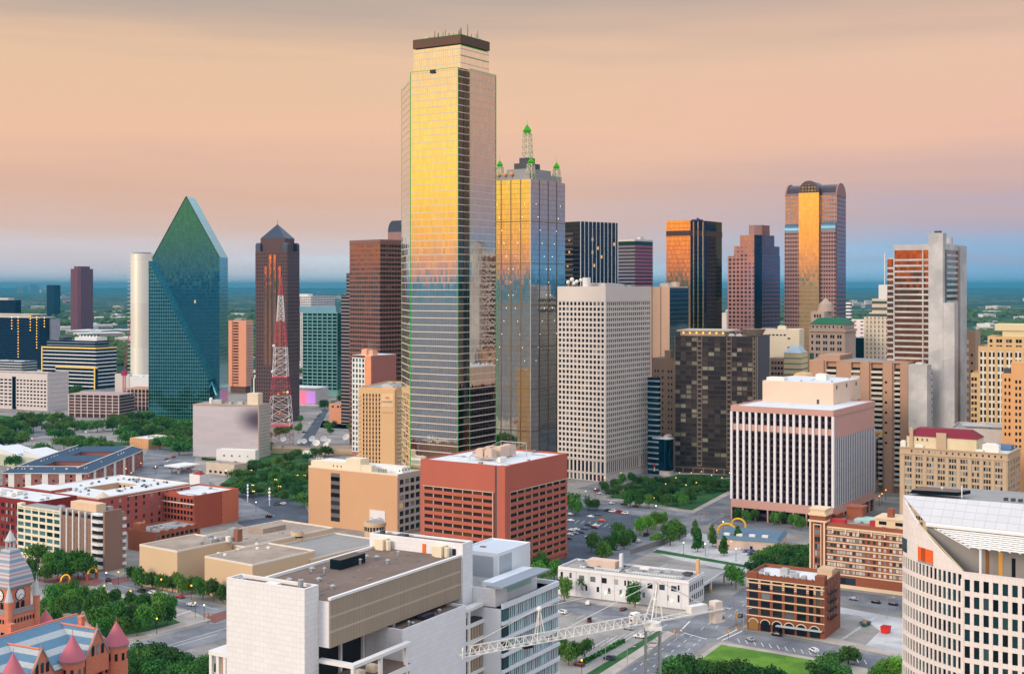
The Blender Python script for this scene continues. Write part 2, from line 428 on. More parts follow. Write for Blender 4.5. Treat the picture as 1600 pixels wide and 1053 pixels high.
fs = [(0, 1 + i, 1 + (i + 1) % n) for i in range(n)]
for j in range(len(rings) - 2):
    o = 1 + j * n; fs += [(o + i, o + n + i, o + n + (i + 1) % n, o + (i + 1) % n) for i in range(n)]
b.add(vs, fs); struct(b.build('ground', m_country, uv=False))
struct(MB().add([(-760, 60, .03), (900, 60, .03), (1150, 1500, .03), (420, 2350, .03), (-420, 2350, .03), (-640, 1650, .03)], [(0, 1, 2, 3, 4, 5)]).build('city_ground', m_city, uv=False))
struct(MB().add([(-20000, 40, .05), (-20000, -12000, .05), (4000, -12000, .05), (4000, 40, .05), (-20, 40, .05), (-740, 1700, .05), (-6600, 15000, .05), (-20000, 15000, .05)], [(0, 1, 2, 3), (0, 4, 5, 6, 7)]).build('unseen_dark_ground', paving_mat('unseen dark ground', (54, 62, 78), (104, 108, 120), .02), uv=False))  # unseen dark sheet added so the tower glass mirrors darker ground
def gpoly(name, pts, z, m):
    vs = [G(x, y, z) for x, y in pts]
    a = sum(vs[i].x * vs[(i + 1) % len(vs)].y - vs[(i + 1) % len(vs)].x * vs[i].y for i in range(len(vs)))
    if a < 0: vs = vs[::-1]
    return struct(MB().add(vs, [tuple(range(len(vs)))]).build(name, m, uv=False))
def slab(name, pts, z, m):
    vs = [G(x, y, z) for x, y in pts]
    return struct(MB().prism([(v.x, v.y) for v in vs], .0, z, 0).build(name, m, uv=False))
# lots
gpoly('parking_lot', [(820, 952), (872, 956), (985, 982), (1040, 992), (1000, 1012), (940, 1046), (880, 1085), (800, 1085)], .06, m_lot)
gpoly('parking_lot', [(880, 797), (905, 791), (950, 796), (1002, 806), (985, 832), (945, 860), (905, 888), (860, 880), (850, 830)], .06, m_dark)
gpoly('parking_lot', [(1000, 852), (1060, 824), (1120, 838), (1215, 858), (1240, 880), (1180, 897), (1130, 888), (1050, 872)], .06, m_conc)
gpoly('parking_lot', [(1298, 1001), (1313, 948), (1411, 966), (1460, 976), (1460, 1030), (1411, 1020), (1340, 1008)], .06, m_conc)
gpoly('parking_lot', [(1290, 1000), (1312, 958), (1345, 962), (1375, 985), (1352, 1008)], .075, m_lot)
gpoly('parking_lot', [(372, 770), (385, 762), (470, 778), (482, 800), (482, 826), (420, 838), (372, 818)], .06, m_dark)
gpoly('parking_lot', [(420, 690), (470, 655), (560, 660), (600, 690), (560, 702)], .06, m_lot)
gpoly('parking_lot', [(505, 640), (560, 632), (600, 640), (590, 672), (500, 668)], .06, m_lot)
gpoly('parking_lot', [(105, 668), (165, 660), (205, 668), (215, 690), (150, 690), (108, 684)], .06, m_lot)
gpoly('parking_lot', [(20, 690), (40, 668), (80, 672), (95, 690), (60, 700)], .06, m_lot)
gpoly('parking_lot', [(250, 745), (300, 715), (380, 740), (400, 765), (330, 775)], .06, m_lot)
# roads
gpoly('road', [(880, 1110), (972, 1048), (1062, 989), (1109, 1002), (1083, 1021), (990, 1110)], .09, m_asph)
gpoly('road', [(1062, 989), (1078, 966), (1135, 938), (1165, 915), (1215, 888), (1240, 893), (1168, 968), (1128, 985), (1109, 1002)], .095, m_asph)
gpoly('road', [(1109, 1002), (1128, 985), (1165, 984), (1295, 1008), (1411, 1032), (1460, 1042), (1460, 1066), (1285, 1027), (1127, 999)], .10, m_asph)
gpoly('road', [(800, 922), (872, 937), (1000, 956), (1078, 966), (1062, 989), (980, 975), (872, 951), (800, 940)], .10, m_asph)
gpoly('road', [(1285, 915), (1313, 921), (1460, 941), (1460, 964), (1313, 940), (1285, 935)], .09, m_asph)
gpoly('road', [(870, 771), (941, 781), (1081, 802), (1050, 814), (980, 803), (905, 787), (865, 781)], .09, m_asph)
gpoly('road', [(1081, 802), (1141, 770), (1200, 745), (1215, 752), (1141, 797), (1100, 822), (1040, 850), (960, 890), (890, 920), (850, 908), (930, 870), (1010, 835), (1050, 814)], .095, m_asph)
gpoly('road', [(1120, 812), (1141, 800), (1275, 824), (1275, 838), (1200, 829), (1110, 818)], .10, m_asph)
gpoly('road', [(900, 763), (945, 768), (1020, 733), (1056, 700), (1040, 698), (1015, 720), (940, 752)], .09, m_asph)
gpoly('road', [(130, 1030), (199, 1007), (329, 972), (440, 946), (440, 975), (345, 1000), (280, 1018), (180, 1046)], .09, m_asph)
gpoly('road', [(90, 880), (150, 890), (200, 905), (222, 919), (275, 931), (360, 950), (440, 968), (400, 985), (330, 962), (270, 945), (200, 928), (150, 913), (85, 895)], .10, m_asph)
gpoly('road', [(180, 905), (200, 893), (250, 868), (262, 872), (215, 906)], .105, m_asph)
gpoly('road', [(200, 765), (232, 700), (285, 690), (308, 702), (300, 738), (345, 762), (430, 806), (372, 814), (330, 775), (240, 775)], .09, m_asph)
gpoly('road', [(455, 708), (503, 640), (514, 640), (478, 708)], .09, m_dark)
gpoly('road', [(20, 668), (60, 650), (110, 662), (85, 676), (50, 685)], .09, m_asph)
gpoly('brick_crossing', [(168, 905), (196, 900), (205, 906), (178, 914)], .125, m_paver)
gpoly('brick_crossing', [(315, 965), (352, 953), (368, 960), (335, 973)], .125, m_paver)
gpoly('brick_plaza', [(48, 905), (110, 897), (165, 906), (150, 915), (90, 912)], .13, m_paver)
# lawns, raised on their kerbs
slab('pavement', [(1125, 1002), (1290, 1030), (1420, 1058), (1420, 1085), (1020, 1085), (1092, 1024)], .15, m_walk)
slab('lawn', [(1127, 1006.5), (1282, 1032.5), (1300, 1042), (1240, 1080), (1040, 1080), (1099, 1027)], .19, m_grass)
slab('pavement', [(1160, 979), (1292, 1003), (1411, 1028), (1411, 1020), (1300, 996), (1170, 972)], .15, m_walk)
slab('pavement', [(870, 935), (1076, 963), (1082, 956), (872, 930)], .15, m_walk)
slab('pavement', [(890, 1100), (1055, 989), (1043, 985), (860, 1100)], .15, m_walk)
slab('lawn', [(862, 1100), (1035, 988), (1026, 986), (840, 1098)], .19, m_pgrass)
slab('pavement', [(936, 779), (1083, 801.5), (1150, 767), (1150, 740), (1058, 738), (1000, 752)], .15, m_walk)
slab('park_lawn', [(950, 776), (1081, 797), (1143, 764), (1143, 742), (1060, 741), (1005, 754)], .19, m_pgrass)
slab('pavement', [(150, 1010), (240, 992), (330, 968), (300, 955), (250, 944), (200, 930), (140, 915), (60, 935), (100, 975)], .15, m_walk)
slab('park_lawn', [(150, 1000), (232, 985), (282, 972), (262, 962), (215, 952), (160, 975)], .19, m_pgrass)
slab('park_lawn', [(70, 950), (120, 960), (175, 952), (205, 938), (150, 920), (70, 932)], .19, m_pgrass)
slab('park_lawn', [(335, 765), (400, 712), (482, 695), (482, 790), (430, 775), (380, 768)], .15, m_pgrass)
slab('park_lawn', [(60, 690), (130, 700), (210, 695), (300, 705), (300, 650), (190, 655), (60, 660)], .055, m_pgrass)
slab('park_lawn', [(-60, 700), (30, 690), (50, 655), (-60, 640)], .055, m_pgrass)
slab('pavement', [(1020, 862), (1200, 892), (1204, 889), (1026, 858)], .15, m_pgrass)
slab('lawn', [(1170, 900), (1265, 915), (1268, 850), (1205, 852), (1180, 870)], .15, m_pgrass)
# road paint
b = MB()
def dash(x0, y0, x1, y1, wpx=.12):
    p, q = G(x0, y0, .115), G(x1, y1, .115); d = (q - p); nn = Vector((-d.y, d.x, 0)).normalized() * wpx
    b.add([p - nn, q - nn, q + nn, p + nn], [(0, 1, 2, 3)])
for (x0, y0, x1, y1, k) in [(1010, 1049, 1088, 987, 8), (1032, 1052, 1100, 994, 8), (990, 1046, 1074, 985, 8), (1095, 983, 1150, 944, 5), (1118, 980, 1180, 930, 6)]:
    for i in range(k):
        u = i / k; v = (i + .42) / k; dash(x0 + (x1 - x0) * u, y0 + (y1 - y0) * u, x0 + (x1 - x0) * v, y0 + (y1 - y0) * v)
for i in range(17):                                             # kerb-side bays along the lawn
    x = 1152 + i * 12.4; y = 997 + (x - 1152) * .17; dash(x, y, x + 4, y + 6.2)
for i in range(8):
    x = 925 + i * 13; y = 1000 - i * 3.0; dash(x, y + 12, x + 26, y - 4)
for i in range(6):
    x = 882 + i * 19; y = 962 + i * 3.6; dash(x, y, x + 13, y - 5.5) if i < 5 else None
for i in range(10):
    x = 1325 + i * 5; dash(x - 14, 1000 - i * 3.4, x, 994 - i * 3.4)
for i in range(9):
    x = 905 + i * 9; dash(x, 812 + i * 1.2, x - 7, 817 + i * 1.2)
for i in range(14):
    x = 1030 + i * 11; dash(x, 858 + i * 1.9, x + 7, 854 + i * 1.9)
dash(1128, 1000, 1160, 985, .25); dash(1120, 998, 1152, 983, .25); dash(1063, 985, 1078, 970, .25); dash(1104, 998, 1068, 988, .25)
dash(200, 1030, 340, 990); dash(215, 1022, 400, 967); dash(150, 905, 340, 952)
struct(b.build('road_markings', m_mark, uv=False))

# ---------------------------------------------------------------- far woodland seen as one mass
LEAF = {}
def leaf_mat(name, a, c):
    m, t = _new(name)
    geo = t.n('ShaderNodeNewGeometry'); oi = t.n('ShaderNodeObjectInfo')
    r = geo.outputs['Random Per Island']
    col = t.mix(r, lin(a), lin(c))
    k = t.m('ADD', t.m('MULTIPLY', oi.outputs['Random'], .8), .5)
    col = t.mix(t.m('MULTIPLY', t.m('FRACT', t.m('MULTIPLY', oi.outputs['Random'], 13.7)), .4), col, lin((112, 122, 52)))
    col = t.mix(1.0, col, t.n('ShaderNodeCombineColor', {0: k, 1: k, 2: t.m('MULTIPLY', k, .92)}), 'MULTIPLY')
    p = t.n('ShaderNodeBsdfPrincipled', {'Base Color': col, 'Roughness': .7, 'Specular IOR Level': .15})
    tr = t.n('ShaderNodeBsdfTranslucent', {'Color': col})
    t.n('ShaderNodeOutputMaterial', {0: t.n('ShaderNodeMixShader', {0: .2, 1: p, 2: tr})})
    return m
m_far = leaf_mat('woodland leaves', (16, 54, 38), (44, 88, 52))
r2 = random.Random(11)
ICO = None
def ico():
    import bmesh
    bm = bmesh.new(); bmesh.ops.create_icosphere(bm, subdivisions=1, radius=1.0)
    bm.verts.ensure_lookup_table()
    d = ([v.co.copy() for v in bm.verts], [tuple(v.index for v in f.verts) for f in bm.faces]); bm.free(); return d
IV, IF = ico()
b = MB()
def clear_of_city(X, Y):
    px = X / Y * F + CX; py = CY + CAMH / Y * F
    return py < 600 and not (355 < px < 560 and py > 560) and not (640 < px < 1380 and Y < 2600)
cnt = 0
from mathutils import noise as mnoise
while cnt < 11000:
    Y = 1750 * (7600 / 1750) ** r2.random(); X = Y * r2.uniform(-.43, .43)
    if mnoise.noise(Vector((X / 420, Y / 900, 3.1))) < -.06: continue
    if not clear_of_city(X, Y): continue
    rr = r2.uniform(5, 10) * (1 + Y / 9000); h = r2.uniform(.55, .8)
    o = len(b.v)
    for v in IV:
        k = r2.uniform(.72, 1.2); b.v.append((X + v.x * rr * k, Y + v.y * rr * k, rr * h * .75 + v.z * rr * h * k))
    for f_ in IF: b.f.append([o + i for i in f_]); b.mi.append(0)
    cnt += 1
b.build('woodland', m_far, uv=False)['kind'] = 'stuff'
# ---------------------------------------------------------------- the air of the evening
m = bpy.data.materials.new('air'); m.use_nodes = True; t = NT(m.node_tree)
pv = t.n('ShaderNodeVolumePrincipled', {'Color': (.06, .31, .48, 1), 'Density': 3.8e-5, 'Anisotropy': 0.0})
o = t.n('ShaderNodeOutputMaterial'); t.t.links.new(pv.outputs[0], o.inputs['Volume'])
HZ = MB().box(-74000, -74000, -1, 74000, 74000, 330).build('haze', m, uv=False); HZ['kind'] = 'stuff'
# ================================================================ TOWERS
m_white = mat('white painted wall', (222, 220, 218), var=.06)
m_roofw = panelled('white membrane roof', (216, 218, 220), (184, 186, 188), 14, 3.2, .05, .07)
m_roofg = panelled('grey gravel roof', (150, 148, 146), (124, 122, 120), 11, 2.6, .06, .1)
m_roofb = mat('brown tar roof', (116, 98, 88), var=.25, scale=.15, fine=.15)
m_roofk = mat('dark tar roof', (74, 76, 82), var=.2)
m_steel = mat('galvanised steel', (176, 178, 180), rough=.45, metal=.6, var=.08)
m_pipe = mat('white painted steel', (226, 224, 218), rough=.5, var=.05)
m_black = mat('black recess', (24, 27, 34), rough=.4, var=.1)
m_unit = mat('air handler casing', (196, 190, 182), rough=.6, var=.1)
m_green = lamp_mat('green neon', (44, 160, 54), .35)
m_warm = lamp_mat('warm lamp', (255, 196, 96), 3.0)
m_amber = lamp_mat('amber lamp', (255, 150, 30), 6.0)
m_wlamp = lamp_mat('white lamp', (255, 248, 226), 3.5)

def units(B_, lst, m=None, name='air_handler'):
    """rooftop plant: (x, y, z, w, d, h)"""
    for (x, y, z, w_, d_, h_) in lst:
        q = MB().box(x, y, z, x + w_, y + d_, z + h_ * .9).box(x + .15 * w_, y + .15 * d_, z + h_ * .9, x + .85 * w_, y + .85 * d_, z + h_)
        for i in range(1, 4): q.box(x - .04, y + d_ * i / 4 - .06, z + .1 * h_, x, y + d_ * i / 4 + .06, z + .8 * h_)
        B_.part(q, name, m or m_unit)
def vents(B_, x0, y0, x1, y1, z, k, m=None, seed=1):
    r = random.Random(seed)
    for i in range(k):
        x, y = r.uniform(x0, x1), r.uniform(y0, y1); rr = r.uniform(.25, .6); h = r.uniform(.5, 1.3)
        B_.part(MB().cyl(x, y, z, z + h, rr, rr, 8).cyl(x, y, z + h, z + h + .3, rr * 1.5, rr * .4, 8), 'roof_vent', m or m_steel)

# ---- the tall gold mirrored tower with green neon edges
B_ = Bld('mirror_tower', 'tallest tower, gold mirrored glass with white floor lines and green neon edges', 720, 760, 641, 775, 105, cat='skyscraper')
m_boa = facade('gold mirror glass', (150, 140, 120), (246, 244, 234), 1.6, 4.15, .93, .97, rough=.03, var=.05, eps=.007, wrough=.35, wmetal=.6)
W, D, Z = B_.W, B_.D, B_.Z; na, nb = 2.1, 9.0                       # notch in the near corner
ch = 30.0; c45 = math.sin(R(45))
def chpt(L): a = R(-12) - (R(-57)); return (L * math.sin(a), D + L * math.cos(a))     # chamfered wing behind the left end
wing = chpt(41)
foot = [(0, na), (nb, na), (nb, 0), (W, 0), (W, D), (wing[0], D + 20), (wing[0], wing[1]), (0, D)]
zw = CAMH - (127 - CY) / F * 790
o = B_.part(MB().prism([(0, na), (nb, na), (nb, 0), (W, 0), (W, D), (0, D)], 0, Z), 'glass_shaft', [m_boa, facade('notch shade glass', (70, 66, 62), (96, 90, 86), 1.6, 4.15, .93, .97, rough=.05, wmetal=.5), facade('shaded mirror glass', (120, 112, 104), (206, 200, 194), 1.6, 4.15, .93, .97, rough=.03, var=.06, eps=.007, wrough=.35, wmetal=.6)])  # dim reflections of notch and right face put into darker glass colours
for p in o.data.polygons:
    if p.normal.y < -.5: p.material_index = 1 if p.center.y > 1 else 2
B_.part(MB().prism([(0.0, D + .02), (W * .78, D + .02), (wing[0] + .1, wing[1] + .3), wing], 0, zw), 'glass_wing', m_boa)
i1, i2 = 3.0, 3.0
zs = B_.z(56, 767)
x0, y0_, x1, y1_ = nb * .3, 2.2, W - 4.5, D - .6
B_.part(MB().box(x0, y0_, Z, x1, y1_, zs - 6), 'upper_setback', m_boa)
B_.part(MB().box(x0 + 1, y0_ + 1, zs - 6, x1 - 1, y1_ - 1, zs - 5.2).box(x0 - .4, y0_ - .4, zs - 5.2, x1 + .4, y1_ + .4, zs), 'crown_band', mat('bronze crown louvres', (92, 62, 44), rough=.6, var=.15))
m_line = mat('pale floor strip', (204, 190, 172), rough=.55, var=.05)
nfl = 70
for k in range(1, nfl + 1):
    z = k * 4.15 - .2
    if z > Z: break
    q = MB(); o = .12; hh = .5
    q.box(-o, na, z, .02, D, z + hh).box(-o, na - o, z, nb - o, na + .02, z + hh).box(nb - o, -o, z, nb + .02, na - o, z + hh).box(nb + .02, -o, z, W + o, .02, z + hh)
    if z < zw:
        a0 = Vector((0, D, 0)); a1 = Vector((wing[0], wing[1], 0)); nn = (a1 - a0).normalized(); pr = Vector((-nn.y, nn.x, 0)) * .14
        q.extrude([a0 + pr * .2 + Vector((0, 0, z)), a1 + pr * .2 + Vector((0, 0, z)), a1 + pr * .2 + Vector((0, 0, z + hh)), a0 + pr * .2 + Vector((0, 0, z + hh))], pr)
    B_.part(q, 'floor_strip', m_line, uv=False)
for k in range(4):
    z = Z + 3.0 + k * 4.2
    if z < zs - 7: B_.part(MB().box(x0 - .12, y0_ - .12, z, x0 + .02, y1_, z + .5).box(x0 + .02, y0_ - .12, z, x1, y0_ + .02, z + .5), 'floor_strip', m_line, uv=False)
e = .1
for (x, y, z0_, z1_) in [(0, na, 0, Z), (nb, 0, 0, Z), (W, 0, 0, Z), (0, D, 0, Z), (wing[0], wing[1], 0, zw)]:
    B_.part(MB().box(x - e - .2, y - e - .2, z0_, x - .2 + e, y - .2 + e, z1_), 'neon_edge', m_green, uv=False)
for (xa, ya, xb, yb, z) in [(0, na, 0, D, Z), (nb, 0, W, 0, Z), (x0, y0_, x0, y1_, zs), (x0, y0_, x1, y0_, zs), (x0, y0_, x1, y0_, zs - 6.2), (x0, y0_, x1, y0_, zs - 12)]:
    B_.part(MB().bar((xa - .4, ya - .4, z + .1), (xb - .4, yb - .4, z + .1), .13), 'neon_edge', m_green, uv=False)
r = random.Random(4)
for k in range(22):
    x, y = r.uniform(x0 + 2, x1 - 2), r.uniform(y0_ + 2, y1_ - 2)
    B_.part(MB().bar((x, y, zs - .5), (x, y, zs + r.uniform(3, 9)), .3, 5, r1=.14), 'aerial', m_roofk, uv=False)
units(B_, [(x0 + 4, y1_ - 8, zs, 3, 3, 2.2), (x1 - 6, y0_ + 3, zs, 2.5, 2.5, 2)])
B_.part(MB().box(-1.2, D * .5, Z - 2, .0, D * .5 + 3, Z - 0), 'window_cradle', m_black)

# ---- neighbour with crossed lights on its glass and lattice spires on the roof
B_ = Bld('mirror_tower', 'gold and blue glass tower with green tipped lattice spires on its roof', 829, 1000, 768, 883, 280, cat='skyscraper')
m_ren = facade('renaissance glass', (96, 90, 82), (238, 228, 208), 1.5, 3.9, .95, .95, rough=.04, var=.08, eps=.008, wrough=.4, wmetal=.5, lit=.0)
W, D, Z = B_.W, B_.D, B_.Z
o = B_.part(MB().box(0, 0, 0, W, D, Z), 'glass_shaft', [m_ren, facade('blue shaded glass', (90, 92, 96), (176, 182, 190), 1.5, 3.9, .95, .95, rough=.04, var=.08, eps=.006, wmetal=.5)])  # right face: its dim blue reflection put into a darker glass colour
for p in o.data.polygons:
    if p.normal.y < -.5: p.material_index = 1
m_rib = mat('bronze glass rib', (122, 104, 76), rough=.35, metal=.6)
for k in range(1, 4):
    B_.part(MB().box(-.25, D * k / 4 - .35, 0, .02, D * k / 4 + .35, Z), 'rib', m_rib, uv=False)
    B_.part(MB().box(W * k / 4 - .3, -.25, 0, W * k / 4 + .3, .02, Z), 'rib', m_rib, uv=False)
for k in range(1, 7):
    z = Z * k / 7; B_.part(MB().box(-.2, -.2, z - .35, .02, D, z + .35).box(.02, -.2, z - .35, W, .02, z + .35), 'belt', m_rib, uv=False)
B_.part(MB().bar((-.2, -.2, 0), (-.2, -.2, Z), .3), 'corner_post', m_steel, uv=False)
for k in range(13):                                          # a big X of small lamps on each face
    u = (k + .5) / 13
    for (zz, uu) in ((Z * (.36 + .58 * u), .12 + .76 * u), (Z * (.36 + .58 * u), .88 - .76 * u)):
        B_.part(MB().sphere(uu * W, -.2, zz, .2, 6, 4), 'facade_lamp', m_wlamp, uv=False)
        if k % 1 == 0: B_.part(MB().sphere(-.2, uu * D, zz, .19, 6, 4), 'facade_lamp', m_wlamp, uv=False)
B_.part(MB().box(2, 2, Z, W - 2, D - 2, Z + 5).box(W * .15, D * .15, Z + 5, W * .75, D * .75, Z + 9), 'plant_level', m_roofg)
B_.part(MB().box(W * .25, D * .3, Z + 9, W * .6, D * .65, Z + 14).box(W * .32, D * .36, Z + 14, W * .52, D * .58, Z + 18.5), 'spire_base', m_roofk)
def lattice(q, x, y, z0, z1, r0, r1, nseg, rad=.16):
    for j in range(nseg):
        u0, u1 = j / nseg, (j + 1) / nseg; ra, rb = r0 + (r1 - r0) * u0, r0 + (r1 - r0) * u1; za, zb = z0 + (z1 - z0) * u0, z0 + (z1 - z0) * u1
        A = [Vector((x + sx * ra, y + sy * ra, za)) for sx, sy in ((-1, -1), (1, -1), (1, 1), (-1, 1))]
        C_ = [Vector((x + sx * rb, y + sy * rb, zb)) for sx, sy in ((-1, -1), (1, -1), (1, 1), (-1, 1))]
        for i in range(4):
            q.bar(A[i], C_[i], rad * 1.25); q.bar(A[i], C_[(i + 1) % 4], rad * .8); q.bar(A[(i + 1) % 4], C_[i], rad * .8); q.bar(C_[i], C_[(i + 1) % 4], rad * .9)
    return q
m_spire = mat('pale spire steel', (196, 190, 160), rough=.5, var=.05)
m_gtip = mat('lit green glass tip', (60, 150, 20), emit=(70, 190, 20), es=.12, var=.1)
def spire(x, y, z0, h, r0):
    sp_ = B_.part(lattice(MB(), x, y, z0, z0 + h, r0, r0 * .8, max(3, int(h / (1.5 * r0))), .26), 'spire', m_spire, uv=False)
    g_ = MB().cyl(x, y, z0 + h, z0 + h + r0 * .8, r0 * .9, r0 * 1.25, 4).cyl(x, y, z0 + h + r0 * .8, z0 + h + r0 * 2.4, r0 * 1.25, 0.0, 4)
    g_.bar((x, y, z0 + h + r0 * 2.2), (x, y, z0 + h + r0 * 2.2 + 4), .1); g_.build('spire_tip', m_gtip, sp_)
spire(W * .42, D * .47, Z + 18.5, CAMH - (210 - CY) / F * 1030 - Z - 18.5, 3.2)
spire(W * .12, D * .1, Z, 12, 2.5); spire(W * .88, D * .12, Z, 11, 2.5); spire(W * .12, D * .9, Z, 11, 2.4); spire(W * .9, D * .9, Z, 11, 2.4)
for k in range(3):
    q = MB().bar((1.5, D * (.5 + .17 * k), Z), (1.5, D * (.5 + .17 * k), Z + 4), .15); q.sphere(1.2, D * (.5 + .17 * k), Z + 4.6, 1.6, 10, 6); B_.part(q, 'dish_radome', mat('orange radome', (214, 150, 96)))

# ---- green glass prism with a slanting crest
B_ = Bld('prism_tower', 'teal glass tower cut to a slanting prism point', 343, 1420, 238, 356, 402, th=6, cat='skyscraper')
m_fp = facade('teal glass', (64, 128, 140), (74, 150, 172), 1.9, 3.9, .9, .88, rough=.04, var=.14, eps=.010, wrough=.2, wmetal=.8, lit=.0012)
m_fp2 = facade('teal glass sky sheen', (120, 170, 178), (140, 190, 198), 1.9, 3.9, .88, .86, rough=.12, var=.1, eps=.006, wrough=.3, wmetal=.7)  # paler copy of the teal glass, the sky's reflection put into its colour
W, D, Z = B_.W, B_.D, B_.Z
ya = B_.y(291); za = B_.zl(291, 307); zl_ = B_.zl(238, 404)
ext = D * .0
q = MB().extrude([(0, 0, 0), (0, 0, Z), (0, ya, za), (0, D, zl_), (0, D, 0)], (W, 0, 0))
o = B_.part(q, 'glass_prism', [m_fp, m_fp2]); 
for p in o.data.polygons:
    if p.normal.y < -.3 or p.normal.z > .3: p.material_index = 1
yd = B_.y(331); zd = B_.zl(331, 592)
o = B_.part(MB().extrude([(-.02, D + .0, 0), (-.02, D, zl_ - 3), (-.02, yd, zd), (-.02, yd - 3, 0)], (-11, 0, 0)), 'glass_wedge', [facade('gridded teal glass', (96, 156, 164), (66, 140, 156), 2.6, 3.9, .86, .84, rough=.05, var=.2, eps=.014, wrough=.3, wmetal=.6), m_fp2])
for p in o.data.polygons:
    if p.normal.z > .2: p.material_index = 1
B_.part(MB().extrude([(-.02, yd + 1, zd), (-.02, yd - 8, zd - 17), (-7, yd - 8, zd - 17)], (0, 1.5, 0)).box(-10, 2, 0, -.03, yd - 12, 26), 'entrance_canopy', m_fp2)
B_.part(MB().bar((-.1, 0, Z), (-.1, ya, za), .5).bar((-.1, ya, za), (-.1, D, zl_), .5), 'edge_trim', mat('dark teal trim', (30, 66, 70), rough=.3, metal=.5), uv=False)

# ---- cream curved glass tower beside it
m_mus = facade('pale mirrored glass', (226, 220, 206), (250, 244, 230), 2.6, 60, .88, .99, metal=.45, rough=.3, var=.14, eps=.03)
B_ = Bld('curved_tower', 'cream curved glass tower left of the teal prism tower', 222, 1800, None, None, 397, th=20, cat='skyscraper')
Z = B_.Z; q = MB(); r0 = 17.5 / F * 1800
poly = [(r0 * 1.0 * math.cos(a), r0 * 1.0 * math.sin(a)) for a in [2 * math.pi * i / 40 for i in range(40)]]
B_.part(q.prism(poly, 0, Z), 'glass_shaft', m_mus)
B_.part(MB().cyl(0, 0, Z, Z + 2, r0 * .8, n=24), 'roof', m_roofg)
for k in range(34): B_.part(MB().box(-r0 * .55, r0 * .88, 4 + k * 5.4, r0 * .4, r0 + 2.4, 4.5 + k * 5.4), 'balcony', m_white, uv=False)

# ---- brown granite tower with a glass pyramid
B_ = Bld('pyramid_tower', 'dark brown granite tower with a pointed pyramid roof', 449, 1374, 399, 468, 392.5, th=20, cat='skyscraper')
m_tc = facade('brown granite facade', (86, 66, 68), (88, 82, 96), 2.9, 3.9, .46, .42, rough=.06, var=.3, lit=.002)
m_tcg = facade('bronze glass strip', (90, 60, 50), (240, 170, 130), 1.6, 3.9, .95, .93, rough=.05, var=.1)
m_slate = mat('slate blue roof', (58, 68, 86), rough=.4, metal=.3)
W, D, Z = B_.W, B_.D, B_.Z
B_.part(MB().box(0, 0, 0, W, D, Z), 'wall', m_tc)
z2 = B_.z(372); i = D * .12
B_.part(MB().box(i * .6, i, Z, W - i * .6, D - i, z2), 'upper_block', mat('brown granite', (92, 70, 70)))
za = B_.z(350.5, 1390)
B_.part(MB().prism([(i * .6, i), (W - i * .6, i), (W - i * .6, D - i), (i * .6, D - i)], z2, za, top=[(W * .5 - .2, D * .5 - .2), (W * .5 + .2, D * .5 - .2), (W * .5 + .2, D * .5 + .2), (W * .5 - .2, D * .5 + .2)]).bar((W / 2, D / 2, za), (W / 2, D / 2, za + 5), .2), 'pyramid_roof', m_slate)
for (x, y) in ((.05, .02), (W - 5, .02), (.05, D - 6)):
    B_.part(MB().box(x, y, Z, x + 4.9, y + 5.9, Z + 7).prism([(x, y), (x + 4.9, y), (x + 4.9, y + 5.9), (x, y + 5.9)], Z + 7, Z + 9, top=[(x + .8, y + .8), (x + 4.1, y + .8), (x + 4.1, y + 5.1), (x + .8, y + 5.1)]), 'corner_turret', m_slate)
for (px, py) in ((415.5, 416), (422.6, 398), (429.6, 398), (437.4, 416)):
    y = B_.y(px); B_.part(MB().box(-.5, y - 1.5, 60, .02, y + 1.5, B_.zl(px, py)), 'glass_bay', m_tcg)

# ---- distant purple tower
B_ = Bld('granite_tower', 'lone purple granite tower standing far off among trees', 124, 4200, 108, 148, 420, th=33, cat='skyscraper')
m_pu = facade('purple granite', (126, 74, 82), (92, 62, 92), 3.2, 400, .5, 1.0, rough=.2, metal=.4, eps=0)
W, D, Z = B_.W, B_.D, B_.Z; c = W * .12
B_.part(MB().prism([(c, 0), (W - c, 0), (W, c), (W, D - c), (W - c, D), (c, D), (0, D - c), (0, c)], 0, Z), 'wall', m_pu)
B_.part(MB().prism([(c * 2, c), (W - 2 * c, c), (W - c, 2 * c), (W - c, D - 2 * c), (W - 2 * c, D - c), (2 * c, D - c), (c, D - 2 * c), (c, 2 * c)], Z, Z + 8), 'crown', m_pu)

# ---- orange apartment slab
B_ = Bld('apartment_tower', 'orange brick apartment slab with stacked balconies beside the teal prism tower', 384.5, 1750, 357, 395, 501, th=20, cat='apartments')
m_or = mat('orange brick', (216, 150, 118), var=.06); W, D, Z = B_.W, B_.D, B_.Z
B_.part(MB().box(.0, 0, 9, W, D * .42, Z).box(1.2, D * .42, 9, W, D * .8, Z).box(0, D * .8, 9, W, D, Z), 'wall', m_or)
B_.part(MB().box(2, 2, 0, W - 2, D - 2, 9), 'ground_floor', mat('brown base', (96, 70, 62)))
B_.part(MB().box(2, D * .3, Z, W - 2, D * .7, Z + 3), 'plant_room', m_roofg)
n = 22
for k in range(n):
    z = 11 + (Z - 13) * k / n; h = (Z - 13) / n
    B_.part(MB().box(.1, D * .44, z, 1.25, D * .78, z + .9), 'balcony', m_or, uv=False)
    B_.win('window', pane('apartment glass', [(0, (40, 40, 52)), (.6, (70, 60, 64)), (.85, (120, 100, 92))]), 'L', D * .61, z + h * .65, D * .3, h * .5, -1.19)
    B_.part(MB().box(0, -1.6, z, W * .96, -.02, z + .35).box(0, -1.6, z + .35, W * .96, -1.5, z + 1.2), 'balcony', m_unit, uv=False)
B_.flush()

